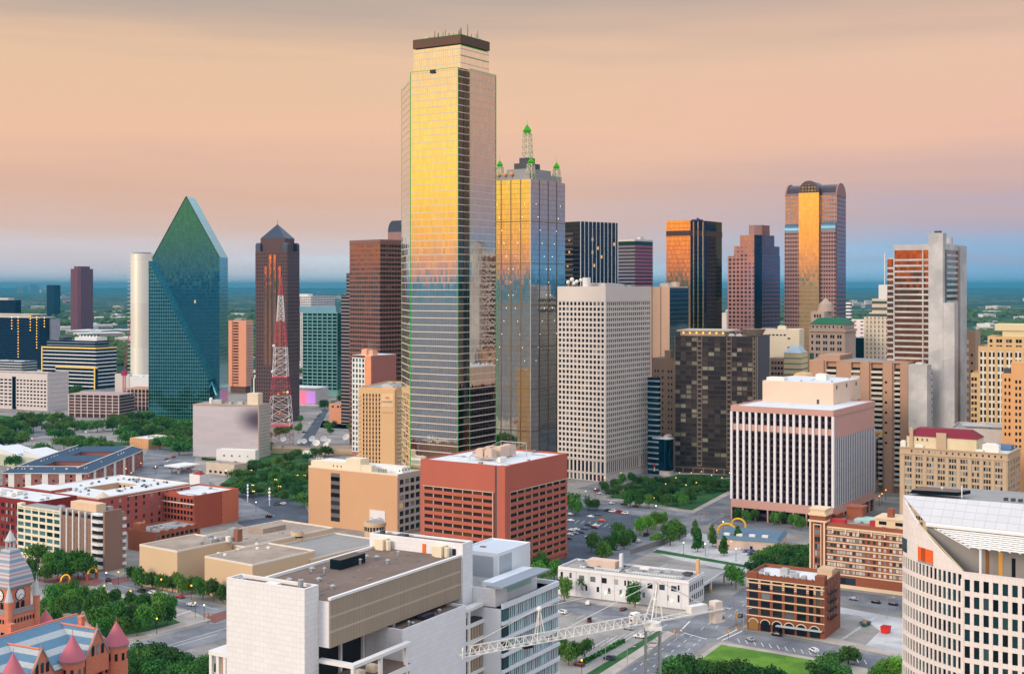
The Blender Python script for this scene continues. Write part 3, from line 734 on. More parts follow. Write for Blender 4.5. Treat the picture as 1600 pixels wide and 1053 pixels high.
# ---- teal gridded office
B_ = Bld('office_tower', 'teal glass office block with a pale window grid', 527, 1700, 472.5, 538, 488, th=20, cat='office building')
m_tg = pane('teal office glass', [(0, (16, 70, 84)), (.5, (24, 86, 98)), (.8, (34, 104, 112))], metal=.75)
m_tgw = mat('sage frame', (112, 152, 146), var=.05); W, D, Z = B_.W, B_.D, B_.Z
q = B_.shell(m_tgw, m_roofw, inL=.6)
q = MB(); B_.grid(q, 'L', .2, D - .2, 8, Z - 1, 7, 22, 1.1, 1.3, .6, m_tg, base=-.6); B_.part(q, 'window_frames', m_tgw)
B_.part(MB().box(.5, -.1, 8, W, .02, Z - 1), 'glass_wall', facade('dark teal curtain wall', (22, 78, 86), (26, 96, 104), 2, 4, .9, .9, rough=.08))
B_.part(MB().box(6, D * .1, Z - .8, W - 4, D * 1.15, Z + 7.5), 'setback', mat('blue grey metal', (96, 140, 160), rough=.4, metal=.5)); B_.flush()

# ---- white office behind it
B_ = Bld('office_block', 'white office with punched windows behind the teal office block', 486, 2300, 469, 523, 463, th=33, cat='office building')
B_.shell(facade('white precast', (200, 196, 196), (70, 90, 110), 4.2, 4.2, .55, .5, lit=0), m_roofw, par=1)
B_.part(MB().box(W * .2, D * .2, B_.Z - 1, W * .8, D * .6, B_.Z + 4), 'plant_room', m_roofw)

# ---- big brown banded slab
B_ = Bld('office_tower', 'broad brown tower with striped floors left of the tallest tower', 594, 1150, 546, 660, 375, th=45, cat='skyscraper')
W, D, Z = B_.W, B_.D, B_.Z
m_rb = mat('brown spandrel', (132, 94, 84), var=.08); m_rg = facade('bronze ribbon glass', (96, 74, 68), (186, 148, 126), 3.3, 4.0, .78, .99, rough=.07, var=.2, wrough=.5)
B_.part(MB().box(.3, .3, 0, W, D, Z), 'glass_core', m_rg)
for k in range(int(Z / 4.05)):
    z = 2 + k * 4.05; B_.part(MB().box(0, 0, z, .32, D, z + 1.55).box(.32, 0, z, W, .32, z + 1.55), 'spandrel', m_rb, uv=False)
B_.part(MB().box(0, 0, Z - 3, W, D, Z + .5), 'parapet', m_rb)
# ---- slim grey tower at its left shoulder
B_ = Bld('slim_tower', 'slim grey stepped tower at the left edge of the brown striped tower', 547, 1350, 533, 552, 463, th=33, cat='office building')
m_sl = facade('grey stone strips', (128, 116, 116), (70, 70, 84), 40, 3.6, 1.0, .5, rough=.1)
B_.part(MB().box(0, 0, 0, B_.W, B_.D, B_.Z).box(.5, -.01, B_.Z, B_.W, B_.D * .45, B_.z(430)), 'wall', m_sl)
B_.part(MB().box(.2, .2, B_.z(430), B_.W, B_.D * .42, B_.z(430) + 2).box(0, B_.D * .46, B_.Z, B_.W, B_.D, B_.Z + 1.8), 'dark_cap', m_roofk)
# ---- dark rounded crown rising behind
B_ = Bld('curved_top_tower', 'tower top with a dark rounded crown behind the brown striped tower', 640, 1600, 606, 660, 362, th=33, cat='skyscraper')
W, D, Z = B_.W, B_.D, B_.Z
B_.part(MB().box(0, 0, 0, W, D, Z), 'wall', mat('mauve granite', (150, 112, 108)))
pts = [(0, D, Z)] + [(0, D - 8 + 8 * math.cos(a), Z + 14 * math.sin(a)) for a in [i * math.pi / 16 for i in range(1, 9)]] + [(0, 0, Z + 14), (0, 0, Z)]
B_.part(MB().extrude(pts, (W, 0, 0)), 'curved_crown', m_slate)

# ---- dark glass tower with white fins
B_ = Bld('finned_tower', 'black glass tower ruled with thin white vertical lines', 907, 1130, 866, 965, 346, th=50, cat='skyscraper')
W, D, Z = B_.W, B_.D, B_.Z
m_el = facade('black curtain wall', (30, 38, 48), (58, 70, 88), 2.2, 3.8, .9, .72, rough=.06, var=.2, lit=.012)
B_.part(MB().box(0, 0, 0, W, D, Z), 'glass_shaft', m_el)
for k in range(10): B_.part(MB().box(W * k / 9.6 - .25, -.5, 0, W * k / 9.6 + .25, .02, Z + .5), 'fin', mat('white fin', (196, 200, 206), var=.04), uv=False)
for k in range(34): B_.part(MB().box(-.2, D * .28, 40 + k * 4.5, .02, D, 41.6 + k * 4.5), 'spandrel', mat('dark spandrel', (84, 74, 76)), uv=False)
# ---- muted tower between
B_ = Bld('office_tower', 'grey and dusky red glass tower with a pale flat cap', 992, 1400, 966, 1020, 374, th=42, cat='skyscraper')
W, D, Z = B_.W, B_.D, B_.Z
o = B_.part(MB().box(0, 0, 0, W, D, Z - 6), 'wall', [facade('grey blue ribbons', (120, 118, 134), (86, 98, 124), 60, 3.8, 1.0, .55, rough=.1), facade('dusky red ribbons', (150, 92, 104), (120, 78, 100), 60, 3.8, 1.0, .5, rough=.1)])
for p in o.data.polygons:
    if p.normal.y < -.5: p.material_index = 1
B_.part(MB().box(0, 0, Z - 6, W, D, Z - 2), 'glass_band', m_tg); B_.part(MB().box(-.3, -.3, Z - 2, W, D, Z).box(W * .5, D * .2, Z, W * .7, D * .4, Z + 3), 'cap', m_unit)
# ---- copper glass tower with chamfered corner
B_ = Bld('copper_tower', 'copper glass tower whose dark corner carries three bright vertical stripes', 1091, 1150, 1041, 1128, 344, th=33, cat='skyscraper')
W, D, Z = B_.W, B_.D, B_.Z
m_cu = facade('copper glass', (110, 76, 56), (252, 200, 150), 1.6, 3.9, .93, .93, rough=.045, var=.12, eps=.008, wmetal=.5)
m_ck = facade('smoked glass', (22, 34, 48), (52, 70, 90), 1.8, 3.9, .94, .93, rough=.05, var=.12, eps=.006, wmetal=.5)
ya = D * .24; xa = W * .34
o = B_.part(MB().prism([(xa, 0), (W, 0), (W, D), (0, D), (0, ya)], 0, Z), 'glass_shaft', [m_cu, m_ck])
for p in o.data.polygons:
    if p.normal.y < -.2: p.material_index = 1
m_strip = facade('copper stripe', (200, 150, 110), (240, 186, 140), 1.6, 3.9, .95, .95, rough=.06)
a0 = Vector((0, ya, 0)); a1 = Vector((xa, 0, 0)); tt = (a1 - a0); nn = Vector((tt.y, -tt.x, 0)).normalized()
if nn.x > 0: nn = -nn
for u in (.22, .5, .8):
    p = a0 + tt * u; s_ = tt.normalized() * .7
    # each stripe is a shallow rib turned to the west
    q = MB().prism([tuple((p - s_)[:2]), tuple((p + s_)[:2]), tuple((p + s_ + Vector((-1.3, 0, 0)))[:2]), tuple((p - s_ + Vector((-1.3, 0, 0)))[:2])], 0, Z - 1); B_.part(q, 'bright_stripe', m_strip)
zb = B_.z(364); B_.part(MB().prism([(xa - .2, -.3), (W + .2, -.3), (W + .2, D), (-.3, D), (-.3, ya - .2)], zb - 2.3, zb + 2.3), 'dark_band', mat('dark louvre band', (70, 46, 40), rough=.5))
B_.part(MB().box(W * .4, D * .3, Z, W * .6, D * .5, Z + 2).bar((W * .35, D * .3, Z + 2.6), (W * .7, D * .5, Z + 2.6), .7), 'window_cleaning_rig', mat('blue rig', (66, 70, 130)))

# ---- stepped mauve granite tower
B_ = Bld('stepped_tower', 'mauve granite tower stepping up to a blunt middle', 1187, 1300, 1137, 1218.8, 399.6, th=38, cat='skyscraper')
W, D, Z = B_.W, B_.D, B_.Z
m_sj = facade('pink granite grid', (160, 118, 116), (206, 172, 168), 4.4, 4.1, .64, .62, rough=.06, var=.16, wrough=.6)
m_sj2 = facade('shaded granite grid', (112, 96, 116), (84, 104, 138), 3, 4.1, .7, .6, rough=.06, var=.1, wrough=.6)  # cool shade of right-hand faces put into this copy of the granite
prev = 0
for k, (xl, xr, yt) in enumerate([(1137, 1218.8, 399.6), (1147, 1218, 384), (1156, 1210, 367), (1170, 1202.7, 351.5)]):
    dd, ww, z1_ = B_.y(xl), B_.x(xr), B_.z(yt); ic = k * .03
    o = B_.part(MB().prism([(5 + ic, ic), (ww, ic), (ww, dd), (ic, dd), (ic, 6 + ic)], prev, z1_), 'stepped_block', [m_sj, m_sj2, m_ck, mat('plain mauve granite', (152, 118, 112))])
    for p in o.data.polygons:
        if p.normal.y < -.9: p.material_index = 1
        elif p.normal.y < -.3 and p.normal.x < -.3: p.material_index = 2
    if k == 3:
        for p in o.data.polygons: p.material_index = 3
    prev = z1_
# ---- vaulted tower
B_ = Bld('vaulted_tower', 'tall brown granite tower with arched barrel vault tops', 1307.6, 1250, 1227, 1321.7, 288, th=27, cat='skyscraper')
m_co = facade('rose granite grid', (160, 128, 122), (214, 168, 110), 2.5, 4.0, .55, .42, rough=.06, var=.2, wrough=.6)
m_cog = facade('golden bay glass', (200, 160, 120), (252, 220, 166), 1.6, 4.0, .95, .92, rough=.05, var=.08, eps=.007)
m_cov = mat('dark vault metal', (70, 58, 66), rough=.4, metal=.5); m_gr = mat('rose granite', (150, 114, 108))
W, D, Z = B_.W, B_.D, B_.Z; zc = B_.z(305)
def vault(q, x0, x1, y0, y1, z, along='y', n=12, rise=1.0):
    if along == 'y':
        r_ = (x1 - x0) / 2; pts = [((x0 + x1) / 2 - r_ * math.cos(a), y0, z + r_ * rise * math.sin(a)) for a in [math.pi * i / n for i in range(n + 1)]]
        q.extrude(pts, (0, y1 - y0, 0))
    else:
        r_ = (y1 - y0) / 2; pts = [(x0, (y0 + y1) / 2 - r_ * math.cos(a), z + r_ * rise * math.sin(a)) for a in [math.pi * i / n for i in range(n + 1)]]
        q.extrude(pts, (x1 - x0, 0, 0))
    return q
o = B_.part(MB().box(0, 0, 0, W, D, zc), 'wall', [m_co, m_sj2])
for p in o.data.polygons:
    if p.normal.y < -.5: p.material_index = 1
rise = (B_.z(286) - zc) / (W / 2)
B_.part(vault(MB(), 0, W, 1.2, D - 1.2, zc, 'y', 14, rise), 'barrel_vault', m_cov)
B_.part(vault(MB(), -.3, W + .3, -.2, 1.2, zc, 'y', 14, rise * 1.08), 'vault_arch', m_gr); B_.part(vault(MB(), -.3, W + .3, D - 1.2, D + .2, zc, 'y', 14, rise * 1.08), 'vault_arch', m_gr)
yb0, yb1 = B_.y(1281.5), B_.y(1250)
zb = B_.zl(1266, 302); B_.part(MB().box(-5, yb0, 0, .02, yb1, zb), 'glass_bay', m_cog)
B_.part(vault(MB(), -5.2, W * .6, yb0 - .3, yb1 + .3, zb, 'x', 16, (B_.zl(1266, 283.6) - zb) / ((yb1 - yb0) / 2)), 'bay_vault', m_cov)
B_.part(MB().extrude([(-5.25, (yb0 + yb1) / 2 + (yb1 - yb0) * .42 * math.cos(a), zb + 1 + (yb1 - yb0) * .36 * math.sin(a)) for a in [math.pi * i / 12 for i in range(13)]], (-.25, 0, 0)), 'fanlight', facade('fanlight glass', (72, 56, 58), (150, 150, 170), 3, 3, .6, .6, rough=.1))
for (pa, pb, py) in ((1250, 1227, 357), (1307, 1284, 353)):
    y0_, y1_ = B_.y(pa) + .3, B_.y(pb) - .1; z1_ = B_.zl(pa, py)
    B_.part(MB().box(-3.2, y0_, 0, .01, y1_, z1_ - 4), 'side_wing', facade('rose granite wing', (152, 118, 114), (70, 64, 78), 2.5, 4.0, .58, .42, rough=.08, var=.2))
    B_.part(MB().extrude([(.01, y0_, z1_ + 4), (.01, y0_, z1_ - 4)] + [(-3.2 * math.sin(a), y0_, z1_ - 4 + 8 * math.cos(a)) for a in [math.pi / 2 - i * math.pi / 12 for i in range(6)]], (0, y1_ - y0_, 0)), 'wing_vault', mat('blue vault glass', (66, 104, 126), rough=.3, metal=.3))

# ---- concrete shaft tower on the right
B_ = Bld('shaft_tower', 'pale concrete tower with tall blank shafts and brown banded windows', 1474, 900, 1394.8, 1507, 381, th=33, cat='skyscraper')
m_cc = panelled('pale concrete', (200, 192, 188), (170, 162, 160), 6, 2.2, .02, .08)
m_bg = facade('bronze ribbon', (80, 56, 46), (190, 122, 84), 2.2, 4.05, .96, .99, rough=.05, var=.2)
W, D, Z = B_.W, B_.D, B_.Z
B_.part(MB().box(3.6, 0, 0, W, D, Z - 4), 'glass_core', m_bg)
B_.part(MB().box(3, -.4, Z - 4, W + .2, D + .2, Z), 'parapet', m_cc)
ys = B_.y(1440); 
n = 33; h = 4.05; xs = B_.x(1479)
for k in range(n):
    z = Z - 11.5 - k * h
    if z < 6: break
    B_.part(MB().box(2.9, B_.y(1451), z, 3.62, D - .2, z + 1.35), 'spandrel', m_cc, uv=False)
    if k < 13: B_.part(MB().box(xs + .05, -.6, z + 3, B_.x(1495), .02, z + 4.6), 'spandrel', m_cc, uv=False)
B_.part(MB().box(2.6, ys - .5, 0, 3.6, ys + .4, Z - 4).box(2.6, D - .5, 0, 3.6, D + .3, Z), 'pier', m_cc)
xs = B_.x(1479); yS = B_.y(1451.6)
B_.part(MB().box(-1.5, 0, 0, xs, yS, B_.z(364)), 'concrete_shaft', m_cc)
B_.part(MB().box(xs * .3, yS * .3, B_.z(364), xs * .8, yS * .7, B_.z(364) + 1.6), 'hatch', m_roofk)
x2, x3 = B_.x(1497), B_.W
B_.part(MB().box(-1.2, -7.8, 0, 8.5, -.03, B_.z(473)), 'low_shaft', m_cc)
B_.part(MB().box(x2 + .02, -1.6, 0, x3, 6, B_.z(382)), 'concrete_shaft', m_cc)
B_.part(MB().cyl((xs + x3) / 2 + 3, 8, Z - 2, B_.z(369), 5.2, n=20), 'round_stair', m_cc)
d2 = B_.y(1383)
B_.part(MB().box(5, D + .3, 0, W, d2, B_.z(404)), 'step_wing', m_bg); B_.part(MB().box(4.6, D + .3, B_.z(404), W, d2 + .2, B_.z(401)), 'parapet', m_cc)
for k in range(24): B_.part(MB().box(4.4, D + .32, B_.z(404) - 7 - k * 4.05, 5.02, d2, B_.z(404) - 5.6 - k * 4.05), 'spandrel', m_cc, uv=False)
# ================================================================ MID AND NEAR BUILDINGS
dkglass = [(0, (24, 34, 46)), (.45, (38, 50, 62)), (.75, (58, 72, 84)), (.86, (104, 116, 122)), (.95, (150, 154, 152))]
m_win = pane('dark office glass', dkglass, lit=.006, les=.3)
m_winb = pane('mixed blinds glass', [(0, (30, 36, 44)), (.35, (58, 70, 80)), (.6, (126, 134, 136)), (.8, (176, 178, 172))], metal=.3, lit=.012, les=.4)
m_teal = pane('teal strip glass', [(0, (28, 62, 72)), (.3, (52, 104, 112)), (.6, (84, 140, 146)), (.85, (120, 170, 174))], metal=.6)

# ---- gridded pale office tower (one main square)
m_om = mat('pale precast', (208, 198, 190), var=.06, scale=.05)
B_ = Bld('grid_tower', 'beige office tower with an even grid of square windows', 946.4, 956, 871, 1016.6, 447.5, th=36, cat='office tower')
W, D, Z = B_.W, B_.D, B_.Z; dp = .7
B_.shell(m_om, m_roofg, inL=dp, inR=dp)
zt, zb = B_.z(471), B_.z(720)
q = MB()
B_.grid(q, 'L', 1.0, D - .6, zb, zt, 12, 30, 1.25, 1.5, dp, m_win, base=-dp)
B_.grid(q, 'R', 1.0, W - .6, zb, zt, 22, 30, .95, 1.5, dp, m_win, base=-dp)
B_.grid(q, 'L', 1.0, D - .6, 6, zb - .8, 12, 1, 1.25, .6, dp, m_win, base=-dp); B_.grid(q, 'R', 1.0, W - .6, 6, zb - .8, 22, 1, .95, .6, dp, m_win, base=-dp)
B_.grid(q, 'L', 1.0, D - .6, 0, 5.2, 12, 1, 1.25, .6, dp, m_win, base=-dp)
B_.part(q, 'window_grid', m_om)
B_.part(MB().box(0, 0, zt - .7, W, D, zt - .6).box(0, 0, zt - .6, dp + .02, D, Z).box(dp + .02, 0, zt - .6, W, dp + .02, Z).box(0, 0, 0, 1.0, 1.0, zt - .75).box(0, D - .6, 0, dp + .3, D, zt - .75).box(W - .6, 0, 0, W, dp + .3, zt - .75), 'frieze', m_om)
units(B_, [(W * .2, D * .2, Z - .5, W * .3, D * .4, 3), (W * .6, D * .3, Z - .5, 8, 10, 2.4)])
B_.part(MB().cyl(4, D * .45, Z - .8, Z + 6.5, 3, n=18), 'water_tank', m_pipe)
for (x, y, z, r_) in ((2, D * .62, 3.5, 1.5), (2, D * .72, 5.0, 1.7), (2.5, D * .68, 2.2, 1.5), (2, D * .8, 3, 1.6), (3, D * .55, 4.6, 1.4)):
    B_.part(MB().bar((x, y, Z - .8), (x, y, Z + z), .12).sphere(x - .3, y, Z + z, r_, 10, 6), 'satellite_dish', m_pipe)
B_.flush()
# ---- slab behind it
B_ = Bld('slab_tower', 'slab with blank peach end wall and blue glass side behind the beige grid tower', 1046, 1100, 1010, 1075, 448, th=36, cat='office building')
W, D, Z = B_.W, B_.D, B_.Z
m_pe = mat('peach stone', (216, 178, 150), var=.06)
B_.part(MB().box(0, 0, 0, W, D, Z), 'wall', m_pe); B_.part(MB().box(-.15, D * .36, 0, .02, D * .38, Z).box(-.15, D * .74, 0, .02, D * .76, Z), 'joint', m_black)
B_.part(MB().box(.6, -.4, 0, W + .3, -.02, Z - 1), 'glass_wall', facade('slate blue glass', (56, 74, 92), (64, 92, 116), 2, 3.8, .92, .8, rough=.1, var=.2))
units(B_, [(3, 3, Z, 6, 8, 3), (W * .6, 4, Z, 5, 6, 4)])

# ---- dark curtain-walled apartment block
B_ = Bld('curtain_block', 'dark brown panelled tower with scattered cream panels overlooking the park', 1184, 985, 1054, 1202, 526, th=22, cat='office tower')
W, D, Z = B_.W, B_.D, B_.Z
m_db = mat('dark bronze mullion', (76, 66, 64), var=.08); m_pier = mat('aggregate pier', (146, 128, 112), var=.08)
m_mix = pane('brown and cream panels', [(0, (52, 44, 48)), (.25, (62, 54, 56)), (.5, (74, 64, 62)), (.68, (92, 78, 74)), (.8, (146, 138, 120)), (.92, (176, 167, 146))], metal=.1, rough=.25)
B_.shell(m_db, m_roofg, inL=.5, par=.6)
q = MB(); nr = 27; zb = 5.5
cols = [(1054.5, 1089), (1097, 1135), (1143, 1176)]
for (a, b_) in cols:
    y1_, y0_ = B_.y(a), B_.y(b_); B_.grid(q, 'L', y0_, y1_, zb, Z - 1, 4, nr, .35, .9, .35, m_mix, name='panel', base=-.5)
B_.part(q, 'mullions', m_db)
q = MB()
for (a, b_) in [(1089, 1097), (1135, 1143), (1176, 1181)]:
    y1_, y0_ = B_.y(a), B_.y(b_); q.box(0, y0_, zb, .52, y0_ + .6, Z - .6).box(0, y1_ - .6, zb, .52, y1_, Z - .6)
    for k in range(nr): 
        z = zb + (Z - 1 - zb) * k / nr; B_.part(MB().box(-.5, y0_ + .6, z, .5, y1_ - .6, z + 1.1), 'balcony', m_pier, uv=False)
q.box(0, 0, 0, .52, .8, Z).box(0, D - .5, 0, .52, D, Z).box(0, .8, 3.6, .52, D - .5, 4.4)
for k in range(8): q.box(.05, D * k / 8 + 1, 0, .5, D * k / 8 + 2, 3.6)
B_.part(q, 'concrete_piers', m_pier)
B_.part(MB().box(.6, -.5, 4, W - .5, -.02, Z - 1), 'side_wall', mat('slate side wall', (84, 84, 92), var=.08))
B_.part(MB().box(1, D * .35, Z + 3.2, W * .9, D * .98, Z + 4.3).box(2.5, D * .4, Z - .6, W * .7, D * .94, Z + 3.2), 'roof_pavilion', mat('cream canopy', (196, 182, 158), var=.06))
for k in range(7): B_.part(MB().sphere(2.2, D * (.42 + .08 * k), Z + 2.2, .5, 6, 4), 'roof_lamp', m_amber, uv=False)
B_.part(MB().cyl(W * .5, D * .12, Z, Z + 5, 6.5, 9.5, 20), 'roof_drum', m_pier); units(B_, [(2, D * .2, Z - .5, 3, 4, 2.2), (2, D * .29, Z - .5, 3, 4, 2.2)], m_pipe); B_.flush()

# ---- older brick block and blue drum between grid tower and dark block
B_ = Bld('brick_block', 'tan brick block wedged between the beige grid tower and dark panelled tower', 1056, 1030, 1019, 1075, 560, th=36, cat='building')
m_tb = mat('tan brick', (170, 140, 118), var=.07)
W, D, Z = B_.W, B_.D, B_.Z; B_.shell(m_tb, m_roofg)
for k in range(15):
    for (u) in (.18, .3, .55, .75, .87): B_.win('window', m_win, 'L', D * u, 6 + k * 5.0, 1.2, 1.9, .01)
B_.part(MB().box(3, D * .3, Z - .9, 9, D * .55, Z + 6), 'stair_head', m_tb); B_.flush()
B_ = Bld('glass_block', 'pale blue glazed block with a dark panel set between two towers', 1029, 990, 1012, 1032, 590, th=36, cat='building')
W, D, Z = B_.W, B_.D, B_.Z; B_.part(MB().box(0, 0, 0, W, D, Z), 'wall', facade('blue ribbons', (150, 170, 186), (40, 84, 104), 50, 4.2, 1, .7, rough=.1))
B_ = Bld('drum_building', 'low rounded blue glass building at the foot of the tan brick block', 1045, 985, 1019, 1052, 685, th=36, cat='building')
W, D, Z = B_.W, B_.D, B_.Z
pts = [(0, D), (0, 4)] + [(4 - 4 * math.cos(a), 4 - 4 * math.sin(a)) for a in [i * math.pi / 16 for i in range(1, 8)]] + [(4, 0), (W, 0), (W, D)]
B_.part(MB().prism(pts, 4, Z - 1), 'glass_wall', facade('deep blue glass', (14, 50, 78), (18, 72, 110), 2, 30, .92, 1, rough=.08, var=.12)); B_.part(MB().prism([(x * .9 + .8, y * .95 + .3) for x, y in pts], 0, 4), 'ground_floor', m_om)
B_.part(MB().prism([(x - .2, y - .2) for x, y in pts], Z - 1, Z), 'roof', m_roofw); units(B_, [(3, 3, Z, 3, 3, 1.5), (8, 4, Z, 4, 4, 1.8)])

# ---- finned federal block
B_ = Bld('finned_block', 'broad block with white vertical fins, dark glass and a pink stone top', 1302, 770, 1141.7, 1367, 641.5, th=33, cat='office building')
m_pk = mat('pink granite', (196, 152, 140), var=.06); m_fin = mat('white marble fin', (224, 222, 224), var=.04)
m_pg = facade('plum ribbon glass', (58, 34, 46), (74, 52, 66), 60, 3.9, 1, .62, rough=.1, var=.2)
W, D, Z = B_.W, B_.D, B_.Z
z1_, z2_, z3_, z4_ = B_.zl(1142, 785), B_.zl(1142, 666), B_.zl(1142, 659), B_.zl(1142, 640)
z1_ = 12.5; z2_ = Z - 15; z3_ = Z - 11.2; z4_ = Z - 3.6
B_.part(MB().box(1.2, 1.2, 0, W, D, Z - .9), 'glass_core', m_pg)
B_.part(MB().box(-.1, -.1, z4_, W, 1.3, Z).box(-.1, 1.3, z4_, 1.3, D, Z).box(W - 1, 1.3, z4_, W, D, Z).box(1.3, D - 1, z4_, W - 1, D, Z).box(.8, .8, z2_, W - .3, D - .3, z3_), 'pink_fascia', m_pk)
B_.part(MB().box(1.3, 1.3, Z - .9, W - 1, D - 1, Z - .7), 'roof', m_roofw)
q = MB().box(.2, .2, z1_ - 5, W, D, z1_)
for k in range(9): q.box(.2, D * k / 8 - (.8 if k == 8 else 0), 0, 1.25, D * k / 8 + .8 * (k < 8), z1_ - 5); q.box(W * k / 8 - (.8 if k == 8 else 0), .2, 0, W * k / 8 + .8 * (k < 8), 1.25, z1_ - 5) if k else None
B_.part(q, 'pink_base', m_pk)
n = 16
for k in range(n + 1):
    y = .4 + (D - .8) * k / n; B_.part(MB().box(-.05, y - .72, z1_, 1.25, y + .72, z4_), 'fin', m_fin, uv=False)
n = 24
for k in range(1, n + 1):
    x = (W - .4) * k / n; B_.part(MB().box(x - .42, -.05, z1_, x + .42, .27, z2_ - 2), 'fin', m_fin, uv=False)
B_.part(MB().box(1.1, .35, z2_ - 2, W, 1.25, z4_), 'pink_panel', m_pk); B_.part(MB().box(1.28, .28, z1_, W - .2, 1.19, z2_ - 2.02), 'side_glass', facade('plum side glass', (60, 66, 84), (74, 92, 120), 60, 3.9, 1, .62, rough=.1, var=.2))
p0, p1 = B_.loc(1302, 633, Z - .9), B_.loc(1181, 623, Z - .9)
zp = CAMH - (605 - CY) / F * (B_.C.y + 14)
B_.part(MB().box(p0[0], p0[1], Z - .8, p0[0] + W * .68, p0[1] + D * .72, zp), 'penthouse', mat('peach penthouse', (222, 194, 172), var=.05))
B_.part(MB().box(p0[0] + .5, p0[1] + .5, zp, p0[0] + W * .68 - .5, p0[1] + D * .72 - .5, zp + .12), 'penthouse_roof', m_roofw)
for u in (.1, .45, .8): B_.part(MB().box(p0[0] + W * .68 * u, p0[1] - .08, zp - 4, p0[0] + W * .68 * u + 2.2, p0[1] + .02, zp - 1.6), 'louvre', m_black)
B_.part(MB().box(p0[0] - .08, p0[1] + D * .14, Z - .8, p0[0] + .02, p0[1] + D * .14 + 1.6, Z + 2.2), 'roof_door', m_roofk)
units(B_, [(p0[0] + 1, p0[1] + D * .5, zp + .1, 6, 12, 2.4), (p0[0] + W * .3, p0[1] + D * .2, zp + .1, 6, 7, 4)], m_pipe)
vents(B_, p0[0] + 2, p0[1] + 2, p0[0] + W * .6, p0[1] + D * .6, zp + .1, 10); B_.flush()
# barrel-vaulted skylights seen over its roof belong to the tan block behind
B_ = Bld('brick_block', 'tan warehouse with arcaded top tucked behind the finned block', 1368, 905, 1330, 1394, 678, th=33, cat='building')
W, D, Z = B_.W, B_.D, B_.Z; B_.shell(m_tb, m_roofg); 
for i in range(5): B_.win('window', m_winb, 'R', W * (i + .5) / 5, Z - 8, W * .13, 8, .01); B_.win('window', m_winb, 'R', W * (i + .5) / 5, Z * .45, W * .13, Z * .45, .01)
B_.part(MB().box(-.2, -.3, Z - 3.2, W, -.02, Z - 2.2), 'cornice', m_om); B_.flush()
B_ = Bld('vaulted_block', 'ochre block topped by two round barrel vaults behind the finned block', 1268, 900, 1225, 1300, 600, th=33, cat='building')
m_oc = mat('ochre plaster', (214, 180, 134), var=.07); W, D, Z = B_.W, B_.D, B_.Z
B_.part(MB().box(0, 0, 0, W, D, Z), 'wall', m_oc)
for (y0_, y1_, x0) in ((D * .12, D * .55, 0), (D * .45, D * .85, 9)):
    r_ = (y1_ - y0_) / 2; B_.part(vault(MB().box(x0, y0_, Z, x0 + 12, y1_, Z + 3), x0, x0 + 12, y0_, y1_, Z + 3, 'x', 14), 'barrel_vault', m_oc)
# ---- cream office and stepped pale block
B_ = Bld('cream_block', 'plain cream office block left of the green roofed hotel', 1249, 1150, 1184, 1256.5, 515, th=20, cat='office building')
m_cr = mat('cream render', (226, 212, 186), var=.05); W, D, Z = B_.W, B_.D, B_.Z; B_.shell(m_cr, m_roofw)
for k in range(5): B_.win('window', m_win, 'L', D * (.35 + .09 * k), Z - 5, 2, 1.4, .01)
for k in range(2): B_.win('window', m_win, 'L', D * .25, Z - 8 - 8 * k, 2.4, 1.4, .01)
units(B_, [(6, D * .35, Z - .8, 5, 7, 4)], m_cr); B_.flush()
B_ = Bld('stepped_block', 'small pale yellow stepped block with a tiled blue roof beside brick windows', 1252, 1040, 1203, 1262, 560, th=26, cat='building')
m_yl = facade('pale yellow bands', (214, 200, 152), (150, 160, 150), 60, 4.4, 1, .3, rough=.2, metal=.3); W, D, Z = B_.W, B_.D, B_.Z
B_.part(MB().box(0, 0, 0, W, D * .55, B_.z(552)), 'wall', m_yl); yq = D * .55
B_.part(MB().prism([(0, 0), (W, 0), (W, yq), (0, yq)], B_.z(552), B_.z(541), top=[(W * .3, yq * .3), (W * .7, yq * .3), (W * .7, yq * .7), (W * .3, yq * .7)]), 'hip_roof', mat('pale blue tile', (170, 186, 196), var=.06))
B_.part(MB().box(.3, D * .56, 0, W, D, Z), 'brick_wing', m_tb)
for k in range(9):
    for i in range(4): B_.win('window', m_win, 'L', D * (.62 + .1 * i), Z - 4 - k * 4.4, 1.8, 2.2, -.29)
B_.flush()
# ---- green-roofed hotel
B_ = Bld('old_hotel', 'ornate grey stone hotel with a green hipped roof', 1320, 1080, 1264.5, 1337, 515, th=30, cat='hotel')
m_gs = mat('grey limestone', (176, 156, 142), var=.08); W, D, Z = B_.W, B_.D, B_.Z
B_.part(MB().box(0, 0, 0, W, D, Z), 'wall', m_gs)
B_.part(MB().box(-1.2, -1.2, Z - 2, W, D, Z), 'cornice', m_gs)
z2 = B_.z(507); B_.part(MB().box(1, 1, Z, W - 1, D - 1, z2), 'attic', m_gs)
B_.part(MB().prism([(0, 0), (W, 0), (W, D), (0, D)], z2, B_.z(497.5), top=[(5, 6), (W - 5, 6), (W - 5, D - 6), (5, D - 6)]), 'hip_roof', mat('green copper tile', (38, 104, 76), var=.1))
for k in range(13):
    for i in range(9):
        B_.win('window', m_win, 'L', D * (.1 + .8 * i / 8) + (-.5 if i % 2 else .5), Z - 6 - k * 5.2, 1.5, 2.7, .01)
for i in range(8): B_.win('window', m_win, 'L', D * (.1 + .8 * i / 7), Z + 2.0, 1.3, 1.7, -.99)
B_.part(MB().box(-.02 - .1, D * .87, 30, .0, D * .99, Z - 20), 'green_panel', mat('green glass panel', (52, 96, 84), rough=.2)); B_.flush()
B_ = Bld('ornate_tower', 'ornate grey tower with cupola rising behind the green roofed hotel', 1288, 1200, 1267, 1302, 487, th=32, cat='building')
